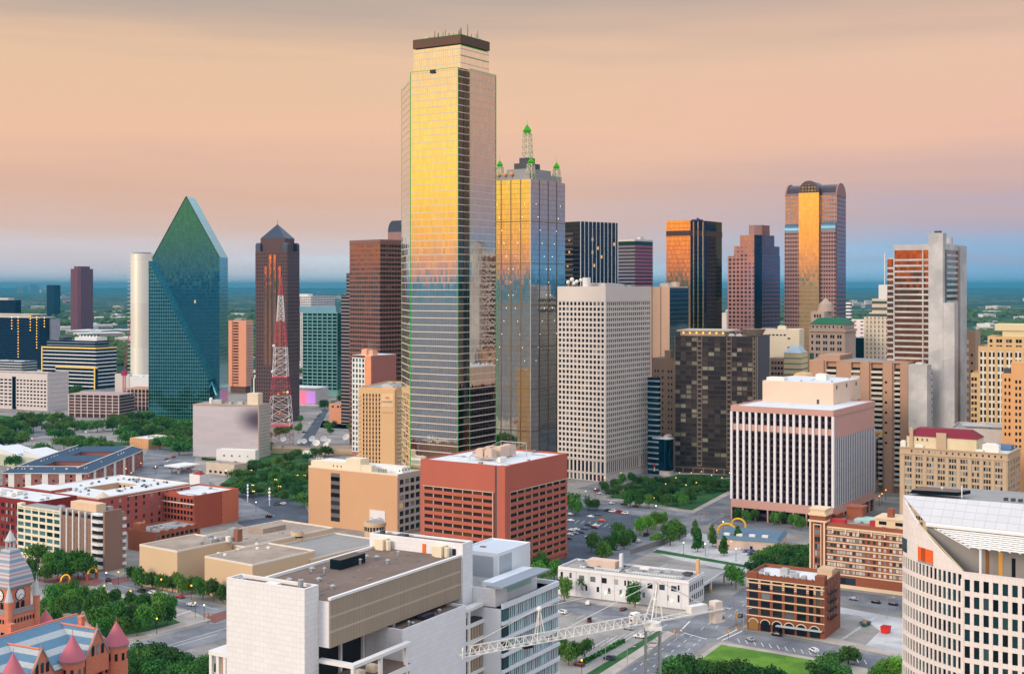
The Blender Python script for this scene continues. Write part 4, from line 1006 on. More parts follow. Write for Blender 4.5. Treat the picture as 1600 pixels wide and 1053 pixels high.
W, D, Z = B_.W, B_.D, B_.Z; B_.part(MB().box(0, 0, 0, W * .9, D, Z), 'wall', m_gs); B_.part(MB().cyl(W * .6, D * .3, Z, Z + 7, 7.5, 6, 12).cyl(W * .6, D * .3, Z + 7, Z + 12, 6, .6, 12).bar((W * .6, D * .3, Z + 12), (W * .6, D * .3, Z + 17), .25), 'cupola', m_gs)
for k in range(3): B_.win('window', m_win, 'L', D * (.3 + .2 * k), Z - 4, 1.6, 3, .01)
B_.flush()
# ---- wide tan block with balcony stacks
B_ = Bld('balcony_block', 'wide tan tower block with stacked white balconies', 1418.9, 900, 1264.5, 1440, 566.5, th=30, cat='apartments')
m_tn = mat('tan concrete', (178, 142, 118), var=.05, scale=.05); m_bal = mat('cream balcony', (208, 198, 180), var=.06); W, D, Z = B_.W, B_.D, B_.Z
strips = [(1291, 1307), (1330, 1344), (1361, 1379), (1397, 1406.5)]
q = MB().box(2.2, 0, 0, W, D, Z - .8); last = 0.0
for (a, b_) in strips[::-1]:
    y0_, y1_ = B_.y(b_), B_.y(a); q.box(0, last, 0, 2.22, y0_, Z - .8); last = y1_
q.box(0, last, 0, 2.22, D, Z - .8); q.box(-.1, -.1, Z - .8, W, D, Z); B_.part(q, 'wall', m_tn)
for (a, b_) in [(1344, 1361), (1379, 1397), (1265, 1290)]:
    y0_, y1_ = B_.y(b_), B_.y(a); B_.part(MB().box(-1.2, y0_ + 1, 0, -.02, y1_ - 1, Z - .02), 'shaft', m_tn)
nfl = 22
for (a, b_) in strips:
    y0_, y1_ = B_.y(b_), B_.y(a)
    for k in range(nfl):
        z = Z - 8 - k * 3.7
        if z < 2: break
        B_.part(MB().box(-.3, y0_ + .15, z, 2.2, y1_ - .15, z + 1.55), 'balcony', m_bal, uv=False)
        B_.win('window', m_win, 'L', (y0_ + y1_) / 2, z + 2.6, y1_ - y0_ - .6, 1.8, -2.18)
for k in range(7): B_.win('window', m_win, 'L', B_.y(1385), Z - 14 - k * 7, 1.6, 1.5, 1.22)
B_.part(MB().box(3, D * .05, Z, W - 3, D * .9, Z + .2), 'roof', m_roofg); B_.part(MB().box(4, D * .7, Z + .2, W - 4, D * .92, Z + 3.5), 'plant_room', m_tn); B_.flush()
# ---- blank white annex and its step
B_ = Bld('blank_annex', 'windowless white stone annex at the foot of the concrete shaft tower', 1448.5, 885, 1419.3, 1461, 570, th=40, cat='building')
W, D, Z = B_.W, B_.D, B_.Z; B_.part(MB().box(0, 0, 0, W * .55, D, Z).box(W * .55, 1.5, 0, W, D * .6, B_.z(579)), 'wall', m_cc)
for k in range(8): B_.win('window', m_win, 'R', W * .85, B_.z(585) - k * 4.4, 1.6, 1.2, -1.49)
units(B_, [(2, 4, Z, 4, 5, 1.4)]); B_.flush()
# ---- pale striped deco building
B_ = Bld('deco_tower', 'cream setback tower with narrow window stripes left of the concrete shaft tower', 1420, 1120, 1350, 1440, 496, th=30, cat='office building')
m_dc = facade('cream stripes', (214, 200, 178), (126, 118, 116), 3.4, 3.8, .3, .6, metal=.3, rough=.2, var=.5); W, D, Z = B_.W, B_.D, B_.Z
B_.part(MB().box(0, 0, 0, W, D, Z), 'wall', m_dc)
m_dc2 = facade('cream bands', (214, 198, 174), (92, 110, 112), 60, 5.5, 1, .45, rough=.2, metal=.4)
B_.part(MB().box(2, 0, Z, W, B_.y(1357), B_.z(489)).box(3, 0, B_.z(489), W, B_.y(1361), B_.z(467)), 'setback', m_dc2); B_.part(MB().box(4, 0, B_.z(467), W, B_.y(1371), B_.z(445)).bar((5, B_.y(1380), B_.z(445)), (5, B_.y(1380), B_.z(395)), .5), 'sign_tower', m_white)
# ---- tan deco block on the right and orange neighbour
m_sf = mat('yellow tan brick', (206, 172, 124), var=.05); m_sfb = mat('pale infill panel', (216, 206, 190), var=.05)
B_ = Bld('tan_tower', 'yellow tan office tower with paired windows and a cream rooftop box', 1700, 860, 1528.7, None, 541, th=25, W=34, cat='office building')
W, D, Z = B_.W, B_.D, B_.Z; Z = B_.zl(1529, 541)
B_.shell(m_sf, m_roofg, inL=.4, Z=Z, par=.8); q = MB()
B_.grid(q, 'L', D * .02, D - .3, 6, Z - 3, 24, 19, 1.1, 1.7, .3, m_win, base=-.4); B_.part(q, 'window_grid', m_sfb)
q = MB()
for k in range(0, 25, 2):
    y = D * .02 + (D * .98 - .3) * k / 24; q.box(-.1, y - .9, 0, .42, min(D, y + .9), Z)
q.box(-.08, 0, Z - 3, .42, D, Z - .02); B_.part(q, 'brick_piers', m_sf)
z2 = B_.zl(1543, 525.5); y2 = B_.y(1543)
B_.part(MB().box(.5, 0, Z - .8, W, y2, z2), 'setback', m_sf)
for i in range(14):
    for k in range(2): B_.win('window', m_win, 'L', y2 - 2.2 - i * 3.1 - (1.1 if i % 2 else 0), z2 - 3 - k * 4, 1.7, 2.2, -.49)
B_.part(MB().box(2, 0, z2, W, B_.y(1566), z2 + 4).box(1, 0, z2 + 4, W, B_.y(1554), B_.zl(1554, 507)), 'rooftop_box', mat('cream metal box', (214, 198, 158), var=.04))
y3 = B_.y(1516.7); z3 = B_.zl(1517, 583)
B_.part(MB().box(.5, D, 0, W, y3, z3), 'low_wing', m_sf)
for k in range(9):
    for i in range(2): B_.win('window', m_win, 'L', D + 1.8 + i * 2.0, z3 - 4 - k * 4.1, 1.5, 2.3, -.49)
B_.flush()
B_ = Bld('orange_block', 'orange brick block stepping up in front of the yellow tan tower', 1690, 790, 1565.5, None, 583, th=25, W=28, cat='building')
m_ob = mat('orange tan brick', (212, 160, 108), var=.05); W, D, Z = B_.W, B_.D, B_.zl(1566, 583)
B_.shell(m_ob, m_roofg, Z=Z); yt, zt_ = B_.y(1580), B_.zl(1580, 566)
B_.part(MB().box(-1.2, 0, 0, W * .6, yt, zt_), 'taller_wing', m_ob)
for k in range(11):
    for u in (3, 5.2): B_.win('window', m_win, 'L', yt - u, Z - 5 - k * 4, 1.2, 2.0, 1.21)
    for u in (2.0, 4.4):
        if k < 9: B_.win('window', m_win, 'L', D - u, Z - 4 - k * 4.2, 1.1, 2.0, .01)
B_.part(MB().box(1, yt + .5, Z - .8, 6, D - 1, Z + 3), 'stair_head', m_roofk); B_.flush()
B_ = Bld('grey_block', 'plain tan and grey office sliver right of the concrete shaft tower', 1524, 1000, 1506, 1532, 518, th=35, cat='building')
B_.shell(m_tb, m_roofg); W, D, Z = B_.W, B_.D, B_.Z
for k in range(16): B_.part(MB().box(-.2, D * .55, 6 + k * 6.2, .02, D, 9.2 + k * 6.2), 'balcony', m_bal, uv=False)
for k in range(14): B_.win('window', m_win, 'L', D * .3, 10 + k * 6.2, 1.4, 1.8, .01)
B_.flush()
# ---- roofscape in front of the tan tower
B_ = Bld('roof_block', 'low pale block crowded with grey rooftop plant and ducts', 1640, 810, 1486, None, 667, th=25, W=40, cat='building')
m_lg = mat('pale grey wall', (186, 182, 178)); W, D, Z = B_.W, B_.D, B_.zl(1490, 668); B_.shell(m_lg, m_roofg, Z=Z)
r = random.Random(5)
for k in range(14):
    x, y = r.uniform(1, 12), r.uniform(4, D - 8); units(B_, [(x, y, Z - .8, r.uniform(2, 4), r.uniform(3, 7), r.uniform(1.5, 3.4))])
for k in range(4): B_.part(MB().bar((3 + k * 3, 10, Z + 1.2), (3 + k * 3, D - 6, Z + 1.2), .6, 8), 'duct', m_steel)
B_.part(MB().bar((0, D * .1, Z + 3), (0, D * .36, Z + 1), .3), 'neon_tube', lamp_mat('pale green tube', (206, 236, 160), .7), uv=False)
# ---- tan hotel with a dark red roof
B_ = Bld('red_roof_building', 'tan brick building with a maroon hipped roof on its penthouse', 1575, 740, 1405.5, 1595, 708.6, th=33, cat='building')
m_tn2 = mat('warm tan brick', (188, 164, 136), var=.06); W, D, Z = B_.W, B_.D, B_.Z; B_.shell(m_tn2, m_roofw, par=1.1, inL=.3, inR=.3); q = MB()
nb = 9
for i in range(nb):
    a0, a1 = D * (.03 + .94 * i / nb), D * (.03 + .94 * (i + 1) / nb); m_ = (a0 + a1) / 2; s_ = (a1 - a0) * .33
    B_.grid(q, 'L', m_ - s_, m_ + s_, 2, Z - 4.6, 3, 12, .35, 1.3, .12, m_winb, base=-.3)
for i in range(5):
    a0, a1 = W * (.03 + .94 * i / 5), W * (.03 + .94 * (i + 1) / 5); m_ = (a0 + a1) / 2; s_ = (a1 - a0) * .33
    B_.grid(q, 'R', m_ - s_, m_ + s_, 2, Z - 4.6, 2, 12, .4, 1.3, .12, m_winb, base=-.3)
B_.part(q, 'window_surrounds', m_tn2)
q = MB()
for i in range(nb + 1):
    y = D * (.03 + .94 * i / nb); q.box(0, max(0, y - .9), 0, .32, min(D, y + .9), Z - 4.2)
q.box(-.35, -.35, Z - 4.2, .3, D, Z - 3.4).box(.3, -.35, Z - 4.2, W, .3, Z - 3.4).box(-.3, -.3, Z - .6, .3, D, Z + .05).box(.3, -.3, Z - .6, W, .3, Z + .05); B_.part(q, 'pilasters', m_tn2)
for i in range(16): B_.win('window', m_winb, 'L', D * (.06 + .055 * i), Z - 2.2, .9, 1.3, -.29)
pa = B_.loc(1535, 703, Z - 1); pb = B_.loc(1444, 690, Z - 1)
x0, x1, y0_, y1_ = 3.0, W * .6, pa[1], pb[1]
zt_ = Z + 6.5
B_.part(MB().box(x0, y0_, Z - 1.1, x1, y1_, zt_), 'penthouse', mat('cream penthouse', (216, 200, 166)))
B_.part(MB().prism([(x0 - .6, y0_ - .6), (x1 + .6, y0_ - .6), (x1 + .6, y1_ + .6), (x0 - .6, y1_ + .6)], zt_, zt_ + 4.4, top=[(x0 + 4.5, y0_ + 5), (x1 - 4.5, y0_ + 5), (x1 - 4.5, y1_ - 5), (x0 + 4.5, y1_ - 5)]), 'hip_roof', mat('maroon roof', (122, 22, 44), var=.06, rough=.6))
B_.part(MB().box(x0 - 1.5, y0_ + (y1_ - y0_) * .42, Z - 1, x0 - .02, y0_ + (y1_ - y0_) * .56, zt_ + 2.6), 'dormer', m_tn2); B_.part(MB().box(x0 - 1.2, y0_ + (y1_ - y0_) * .9, Z - 1, x0 - .02, y0_ + (y1_ - y0_) * .95, zt_ + 5), 'chimney', m_tn2)
for k in range(4): B_.win('window', m_win, 'L', y0_ + (y1_ - y0_) * (.7 + .07 * k), zt_ - 2, 1, 1.6, -x0 + .01)
units(B_, [(4, 6, Z - 1, 5, 9, 5.5), (1.5, D * .95, Z - 1, 3, 3, 4.5), (1.5, D * .78, Z - 1, 3, 5, 2.5), (1.5, y0_ - 4, Z - 1, 3, 4, 2)], m_pipe)
B_.part(MB().box(x1 + 2, 3, Z - 1, W - 3, D * .35, Z + 2), 'blue_plant', mat('blue grey plant', (90, 118, 146))); B_.flush()

# ---- brick hotel with banded courses
B_ = Bld('brick_hotel', 'red brick hotel with cream bands and a corner tower', 1418, 604, 1266, 1440, 831, th=33, cat='hotel')
m_bk = panelled('red brown brick', (148, 84, 60), (120, 74, 56), 1.0, .35, .02, .1); m_cst = mat('cream cast stone', (222, 198, 166), var=.05)
W, D, Z = B_.W, B_.D, B_.Z; Z = B_.zl(1291, 815)
yt = B_.y(1291)
B_.shell(m_bk, mat('mauve roof', (150, 112, 106)), rect=(0, 0, W, yt, ), Z=Z, par=1.0)
zt_ = B_.zl(1268, 795); zt_ = CAMH - (788 - CY) / F * 640
B_.part(MB().box(-1.2, yt, 0, 8, D, zt_ - 3), 'corner_tower', m_bk)
q = MB().box(-1.8, yt - .6, zt_ - 6.0, 8.6, D + .6, zt_ - 5.2).box(-1.7, yt - .5, zt_ - 3, 8.5, D + .5, zt_ - 2.0).box(-1.0, yt + .4, zt_ - 2.0, 7.8, D - .4, zt_ - .3).box(-1.5, yt - .2, zt_ - .3, 8.3, D + .2, zt_ + .3)
for y in (yt + .5, D - .5): q.box(-1.55, y - .4, 0, -1.18, y + .4, zt_ - 6)
for y in (yt + 2.2, D - 2.2): q.box(-1.4, y - .2, 3, -1.18, y + .2, zt_ - 7)
q.box(-1.4, yt + 2.4, zt_ - 7.4, -1.18, D - 2.4, zt_ - 7)
B_.part(q, 'tower_trim', m_cst)
nf = 8; fh = (Z - 9.5) / 7
q = MB()
for k in range(8): q.box(-.3, 0, 6 + k * fh, -.0, yt - .02, 6 + k * fh + .55)
q.box(-.9, 0, Z - 2.6, 0, yt - .65, Z - 1.9).box(-.35, 0, 0, 0, yt - .02, 1.6)
B_.part(q, 'cream_band', m_cst)
m_hw = pane('pale hotel windows', [(0, (52, 58, 60)), (.25, (120, 128, 126)), (.45, (178, 182, 176)), (.8, (206, 206, 198))], metal=.1, rough=.2)
bays = [(.93, 3), (.81, 3), (.69, 3), (.57, 3), (.47, 1), (.40, 1), (.335, 1), (.27, 1), (.2, 1), (.12, 3)]
for k in range(7):
    for (u, n_) in bays:
        for j in range(n_): B_.win('window', m_hw, 'L', yt * u + (j - (n_ - 1) / 2) * 1.45, 6 + k * fh + fh * .6, 1.2, fh * .5, .01)
for k in range(7): 
    for j in (0, 1): B_.win('window', m_winb, 'L', (yt + D) / 2 + (j - .5) * 1.3, 6 + k * fh * 1.12 + 2.6, 1.1, 2.3, 1.21)
for u in (.93, .81, .69): B_.win('shopfront', m_win, 'L', yt * u, 3.4, 4.6, 3.2, .01)
for k in range(6): B_.part(MB().box(-1.0, yt * (.1 + .16 * k), Z - 4.6, -.02, yt * (.1 + .16 * k) + .6, Z - 2.7), 'corbel', m_cst)
B_.part(MB().box(4, yt * .05, Z - 1, W * .7, yt * .42, Z + 3.2).box(3.4, yt * .04, Z + 3.2, W * .7 + .6, yt * .43, Z + 4), 'penthouse', m_cst)
for k in range(2): B_.win('window', m_win, 'L', yt * (.13 + .2 * k), Z + 1.4, 3.6, 1.6, -3.98)
B_.part(MB().box(6, yt * .22, Z + 4, 9, yt * .29, Z + 8), 'chimney', m_bk)
B_.part(MB().box(W * .5, yt * .4, Z - 1, W * .95, yt * .75, Z + .6), 'pool_deck', mat('pale green deck', (160, 196, 188))); B_.part(MB().box(5, yt * .43, Z - 1, 8, yt * .5, Z + 1.6).box(4, yt * .8, Z - 1, 7.2, yt * .98, Z + 1), 'red_stair', mat('red roof stair', (176, 52, 56)))
B_.part(MB().box(9, yt - 2, Z - 1, 16, yt + 5, zt_ - 4).box(8.5, yt - 2.5, zt_ - 4, 16.5, yt + 5.5, zt_ - 3.2).box(18, yt * .7, Z - 1, 25, yt * .9, zt_ - 1).box(17.5, yt * .69, zt_ - 1, 25.5, yt * .91, zt_ - .2), 'roof_tower', m_bk); B_.flush()

# ---- six-storey brick warehouse by the lawn
B_ = Bld('brick_warehouse', 'six storey brown brick warehouse with a white roof and arched ground floor', 1288, 529, 1166.5, 1313, 909, th=30, cat='building')
W, D, Z = B_.W, B_.D, B_.Z; m_bw = panelled('brown brick', (140, 80, 56), (112, 70, 54), .9, .32, .02, .1)
B_.shell(m_bw, m_roofw, inL=.4, par=1.6); q = MB(); q2 = MB()
nfl = 5; z0_ = 6.2; fh = (Z - 2.2 - z0_) / 4.4
for k in range(nfl):
    za, zb_ = z0_ + k * fh, z0_ + (k + 1) * fh
    if zb_ > Z - 1.7: zb_ = Z - 1.7
    for i in range(5):
        a1 = D * (.985 - .155 * i); a0 = a1 - D * .155; B_.grid(q, 'L', a0, a1, za, zb_, 1, 1, 1.2, .9, .4, m_win, base=-.4)
    for i in range(2):
        a1 = D * (.985 - .155 * 5 - .09 * i); a0 = a1 - D * .09; B_.grid(q, 'L', a0, a1, za, zb_, 1, 1, 1.1, .9, .4, m_win, base=-.4)
    q2.box(-.12, 0, za - .12, .02, D, za + .3)
B_.part(q, 'brick_frame', m_bw)
q2.box(-.2, 0, Z - 2.3, .02, D, Z - 1.9)
for i in range(8):
    y = D * (.985 - .155 * min(i, 5) - .09 * max(0, i - 5))
    for k in range(4): q2.box(-.1, max(0, y - .5), Z - 5.4 + k * .8, .02, min(D, y + .5), Z - 5.0 + k * .8)
B_.part(q2, 'cream_courses', m_cst)
for i in range(6):
    yc = D * (.985 - .155 * (i + .5)) if i < 5 else D * .12; hw = D * .062
    ar = MB()
    pts = [(-.02, yc + hw * math.cos(a), 3.4 + 1.7 * math.sin(a)) for a in [math.pi * j / 10 for j in range(11)]]
    B_.part(MB().extrude([(-.03, yc - hw, .4), *[(-.03, p[1], p[2]) for p in pts][::-1], (-.03, yc + hw, .4)][::-1], (-.05, 0, 0)), 'arched_shopfront', m_win)
    for j in range(10): ar.bar((-.15, *pts[j][1:]), (-.15, *pts[j + 1][1:]), .22)
    B_.part(ar, 'arch_trim', m_cst, uv=False)
B_.part(MB().box(.0, .0, Z - 1.6, 4, D * .12, Z + 2.0), 'corner_block', m_bw); B_.part(MB().box(0, D * .86, Z - 1.6, 2.0, D, Z + .8), 'corner_block', m_bw)
q = MB()
for i in range(9): q.box(-.1, D * (.14 + .08 * i), Z, .5, D * (.14 + .08 * i) + .6, Z + .5)
B_.part(q, 'parapet_posts', m_bw)
B_.part(MB().box(-2.4, D * .02, 3.4, -.2, D * .6, 3.7), 'awning', mat('pale awning', (176, 186, 184)))
for k in range(5):
    for i in range(4): B_.win('window', m_win, 'R', W * (.2 + .2 * i), z0_ + 2.2 + k * fh, 1.3, 2.2, .01)
q = MB()
for k in range(4): q.box(W * .25, -1.2, z0_ + .8 + k * fh, W * .7, -.02, z0_ + .9 + k * fh); q.bar((W * .25, -.8, z0_ + .8 + k * fh), (W * .68, -.8, z0_ + .8 + (k + 1) * fh), .08); q.bar((W * .25, -1.2, z0_ + 1.8 + k * fh), (W * .7, -1.2, z0_ + 1.8 + k * fh), .05)
B_.part(q, 'fire_escape', m_black, uv=False)
B_.part(MB().box(W * .62, D * .0 + 1, Z - 1.6, W - .6, D * .22, Z + 2.0), 'stair_head', mat('tan stair head', (196, 166, 134)))
units(B_, [(W * .5, D * .58, Z - 1.5, 3, 3.2, 2.6), (W * .16, D * .27, Z - 1.5, 2.4, 2, 2.2), (W * .2, D * .38, Z - 1.5, 2.4, 3, 2.4), (W * .22, D * .5, Z - 1.5, 1.6, 1.6, 1.2), (W * .22, D * .56, Z - 1.5, 1.6, 1.6, 1.2)], m_steel); B_.flush()

# ---- white post-office building with porte-cochere
B_ = Bld('white_building', 'long white two storey building with a grey roof full of ducts', 1076, 578, 872, 1140, 907, th=28, cat='building')
m_wp = mat('white plaster', (218, 216, 218), var=.05); W, D, Z = B_.W, B_.D, B_.Z; W1 = B_.x(1100)
B_.shell(m_wp, m_roofg, rect=(0, 0, W1, D), Z=Z)
for i in range(10):
    y = D * (.9 - .088 * i)
    if i < 1: continue
    B_.win('window', m_winb, 'L', y, Z - 4.2, 2.6, 2.4, .01)
for i in range(10): B_.win('window', m_winb, 'L', D * (.86 - .088 * i), Z - 8.6, 1.2, 2.4, .01) if i not in (0, 5) else None
for u in (.97, .9, .07): B_.win('arched_window', m_win, 'L', D * u, Z - 3.6, 1.2, 2.4, .01); B_.win('door', m_win, 'L', D * u, Z - 8.4, 1.3, 3.2, .01)
for k in range(2):
    for i in range(7): B_.win('window', m_win, 'R', W1 * (.1 + .13 * i), Z - 4 - k * 4.6, 1.2, 2.6, .01)
q = MB()
for i in range(9): q.box(-.25, D * (.86 - .1 * i) - .3, 0, .0, D * (.86 - .1 * i) + .3, Z - 1.4)
q.box(-.35, -.3, Z - 1.4, 0, D, Z - 1.0).box(0, -.35, Z - 1.4, W1, 0, Z - 1.0); B_.part(q, 'pilasters', m_wp)
for i in range(5): B_.part(MB().sphere(-.6, D * (.62 - .125 * i), 3.2, .55, 8, 5), 'wall_lamp', lamp_mat('pale green globe', (206, 246, 200), 1.6), uv=False)
B_.part(MB().box(W1 + .02, 2, 5.2, W, D * .5, 6.6), 'porch_roof', m_wp); B_.part(MB().box(W1 + .5, 2.5, 6.6, W - .5, D * .5 - .5, 6.75), 'porch_deck', m_roofg)
B_.part(MB().box(W - 1, 2.2, 0, W - .2, 3, 5.2).box(W1 + (W - W1) * .45, 2.2, 1.6, W1 + (W - W1) * .45 + .8, 3, 5.2), 'porch_column', m_wp); B_.part(MB().box(W1 + (W - W1) * .45 - .1, 2.1, 0, W1 + (W - W1) * .45 + .9, 3.1, 1.6), 'yellow_bollard_base', mat('yellow paint', (226, 168, 20)))
B_.part(MB().box(W1 + .1, D * .3, 0, W - .4, D * .3 + .5, 5.2), 'brick_wall', mat('porch brick', (150, 100, 76)))
r = random.Random(9)
for k in range(34):
    x, y = r.uniform(2, W1 - 4), r.uniform(2, D - 4); units(B_, [(x, y, Z - .85, r.uniform(1, 4), r.uniform(1, 5), r.uniform(.4, 1.5))], r.choice([m_steel, m_roofg, m_pipe, m_roofk]), 'roof_unit')
for k in range(3): B_.part(MB().bar((2 + 2 * k, 4, Z), (2 + 2 * k, D - 4, Z), .25, 6), 'duct', m_steel, uv=False)
q = MB()
for k in range(40): q.box(3.6, 5 + (D - 14) * k / 40, Z - .8, 5.2, 5.8 + (D - 14) * k / 40, Z + .3)
B_.part(q, 'skylight_row', m_pipe, uv=False)
B_.part(MB().box(W1 - 3, 1.5, Z - .8, W1 - 1.6, 2.9, Z + 6), 'chimney', mat('buff brick', (214, 170, 126))); B_.part(MB().box(W1 * .6, D * .58, Z - .8, W1 * .7, D * .6, Z + 6), 'chimney', m_wp)
B_.part(MB().box(W1 * .5, D * .62, Z - .8, W1 * .8, D * .84, Z + 2.4), 'stair_head', mat('peach stair head', (214, 188, 170))); B_.flush()

# ---- red brick garage
B_ = Bld('parking_garage', 'tall terracotta brick parking garage with rows of open decks', 788, 640, 657, 886.5, 728.5, th=33, cat='parking garage')
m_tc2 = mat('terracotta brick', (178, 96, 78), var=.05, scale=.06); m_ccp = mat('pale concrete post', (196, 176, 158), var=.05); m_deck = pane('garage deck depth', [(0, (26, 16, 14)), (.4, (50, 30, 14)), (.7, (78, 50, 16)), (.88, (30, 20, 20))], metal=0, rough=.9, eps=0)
W, D, Z = B_.W, B_.D, B_.Z; B_.shell(m_tc2, m_roofw, inL=.8, inR=.8, par=.9)
zt_ = Z - 13.5; nfl = 12; q = MB(); q2 = MB()
yb, yt = 7.0, D - 2.0; xb, xt = 5.5, W - .6
def decks(face, a0, a1, n_, tag_):
    zz = zt_; h = 3.55
    for k in range(nfl):
        z0_ = zt_ - (k + 1) * h
        if z0_ < 1: break
        B_.bx(q, face, a0, a1, -.82, 0, z0_, z0_ + 1.75)
        for i in range(n_):
            B_.win('deck_opening', m_deck, face, a0 + (a1 - a0) * (i + .5) / n_, z0_ + 2.65, (a1 - a0) / n_ - .45, 1.75, -.78)
        for i in range(n_ + 1): B_.bx(q2, face, a0 + (a1 - a0) * i / n_ - .22, a0 + (a1 - a0) * i / n_ + .22, -.8, -.1, z0_ + 1.75, z0_ + 3.55)
decks('L', yb, yt, 7, 'L'); decks('R', xb, xt, 8, 'R')
B_.bx(q, 'L', 0, D, -.82, 0, zt_, Z - .02); B_.bx(q, 'L', yt, D, -.82, 0, 0, zt_); B_.bx(q, 'R', .82, W, -.82, 0, zt_ + .01, Z - .02); B_.bx(q, 'R', xt, W, -.82, 0, 0, zt_)
B_.part(q, 'brick_spandrels', m_tc2)
B_.bx(q2, 'L', yb - .5, yt + .5, -.1, .12, zt_ - .1, zt_ + .3); B_.bx(q2, 'R', xb - .5, xt, -.1, .12, zt_ - .1, zt_ + .3); B_.bx(q2, 'L', yb - .5, yb, -.1, .12, 0, zt_ - .1); B_.bx(q2, 'R', xb - .5, xb, -.1, .12, 0, zt_ - .1)
B_.part(q2, 'concrete_posts', m_ccp, uv=False)
B_.part(MB().box(-1.2, -1.2, 0, 3.6, 3.6, Z - .05), 'corner_pier', m_tc2)
B_.part(MB().box(-.2, 3.7, 0, .82, 5.4, Z - .3).box(3.7, -.2, 0, 4.9, .82, Z - .3), 'shadow_joint', m_roofk)
x0, y0_ = W * .28, D * .3
units(B_, [(x0, y0_ + 9, Z, 4.5, 4.5, 5.2), (x0, y0_ + 3.5, Z, 4.5, 4.5, 5.2), (x0 + 9, y0_ + 4, Z, 9, 5, 5.4), (x0 + 9, y0_ + 11, Z, 9, 4, 5), (x0 + 20, y0_ + 5, Z, 5, 6, 5.5)], mat('peach cooling tower', (204, 178, 160), var=.05), 'cooling_tower')
q = MB()
for y in (y0_ - 1, y0_ + 6, y0_ + 15): q.bar((x0 - 3, y, Z - .8), (x0 - 3, y, Z + 1.6), .2); q.bar((x0 + 26, y, Z - .8), (x0 + 26, y, Z + 6.5), .2); q.bar((x0 - 3, y, Z + 1.4), (x0 + 26, y, Z + 6.2), .18)
q.bar((x0 - 3, y0_ - 1, Z + 1.4), (x0 - 3, y0_ + 15, Z + 1.4), .3); q.bar((x0 + 26, y0_ - 1, Z + 6.2), (x0 + 26, y0_ + 15, Z + 6.2), .3)
B_.part(q, 'plant_frame', m_steel, uv=False); B_.part(MB().box(x0 - 2, y0_ - 3, Z - .8, x0 + 4, y0_ - .5, Z + 1.6), 'plant_box', m_pipe)
B_.flush()

# ---- tan brick block with blank front
B_ = Bld('tan_block', 'tan brick block with a blank front and one column of windows', 622, 750, 482, 657.5, 741, th=33, cat='building')
m_tk = mat('orange tan brick wall', (204, 160, 122), var=.05, scale=.05); m_gc = mat('grey precast', (168, 158, 150), var=.06); W, D, Z = B_.W, B_.D, B_.Z
B_.part(MB().box(0, .5, 0, W, D, Z - 1), 'wall', m_tk); B_.part(MB().box(.0, .5, Z - 1, .5, D, Z).box(.5, D - .5, Z - 1, W, D, Z).box(W - .5, .5, Z - 1, W, D - .5, Z), 'parapet', m_cr); B_.part(MB().box(.5, .6, Z - 1, W - .5, D - .5, Z - .85), 'roof', m_roofw)
q = MB().box(0, -.02, Z - 2.6, W, .5, Z); B_.grid(q, 'R', .8, W - .3, 1, Z - 2.6, 4, 7, 1.2, 1.6, .5, m_win, oy=.5, base=-.02); B_.part(q, 'precast_frame', m_gc)
ya, yb = B_.y(531), B_.y(517)
for k in range(6): B_.win('window', m_win, 'L', (ya + yb) / 2, B_.zl(524, 748 + k * 12.6) - .0, yb - ya, 2.5, .01)
B_.part(MB().box(-.03, ya, 4, .02, yb, B_.zl(524, 739)), 'window_strip', mat('grey strip', (110, 96, 92)))
for k in range(3): B_.win('window', m_black, 'L', B_.y(519 + k * 6), Z - 1.5 + 2.6, .8, .9, -1.19)
B_.part(MB().box(1.2, D * .3, Z - 1, 5, D - 1, Z + 3.2), 'penthouse', m_cr); B_.part(MB().box(1.0, D * .42, Z - 1, 9, D * .58, Z + 6.5), 'lift_tower', m_cr); B_.part(MB().box(9.2, 4, Z - 1, W * .75, D * .52, Z + 2.6).box(5.1, D * .6, Z - 1, W * .8, D - 2, Z + 2.8), 'penthouse', m_pipe)
for k in range(5): B_.win('vent_slot', m_black, 'R', W * .3 + k * 3, Z + 1, 1.2, .8, -3.99)
for k in range(4): B_.part(MB().cyl(3, D * .25 - k * 1.8, Z - 1, Z + 1.8, .9, .9, 10), 'vent_stack', m_steel)
for k in range(5): B_.part(MB().bar((4, D - 3 - k * 1.2, Z + 3), (4, D - 3 - k * 1.2, Z + 5.2), .15), 'flue', m_pipe, uv=False)
ys0, ys1 = B_.y(602), B_.y(578); zs1 = B_.zl(590, 797)
sg = B_.part(MB().box(-.3, ys0, 2, -.03, ys1, zs1), 'banner_sign', m_white)
r = random.Random(2); q = MB()
for k in range(14): q.bar((-.33, ys0 + .8 + k * (ys1 - ys0 - 1.6) / 14, zs1 - 5.2 + r.uniform(-.2, .2)), (-.33, ys0 + .8 + (k + 1) * (ys1 - ys0 - 1.6) / 14, zs1 - 4.6 + .8 * math.sin(k * .5)), .14)
for k in range(3): q.box(-.34, ys0 + 1, zs1 - 7 - k * .8, -.30, ys1 - 1.4 - k, zs1 - 6.7 - k * .8)
q.build('sign_lettering', mat('blue grey lettering', (110, 130, 170)), sg); B_.flush()

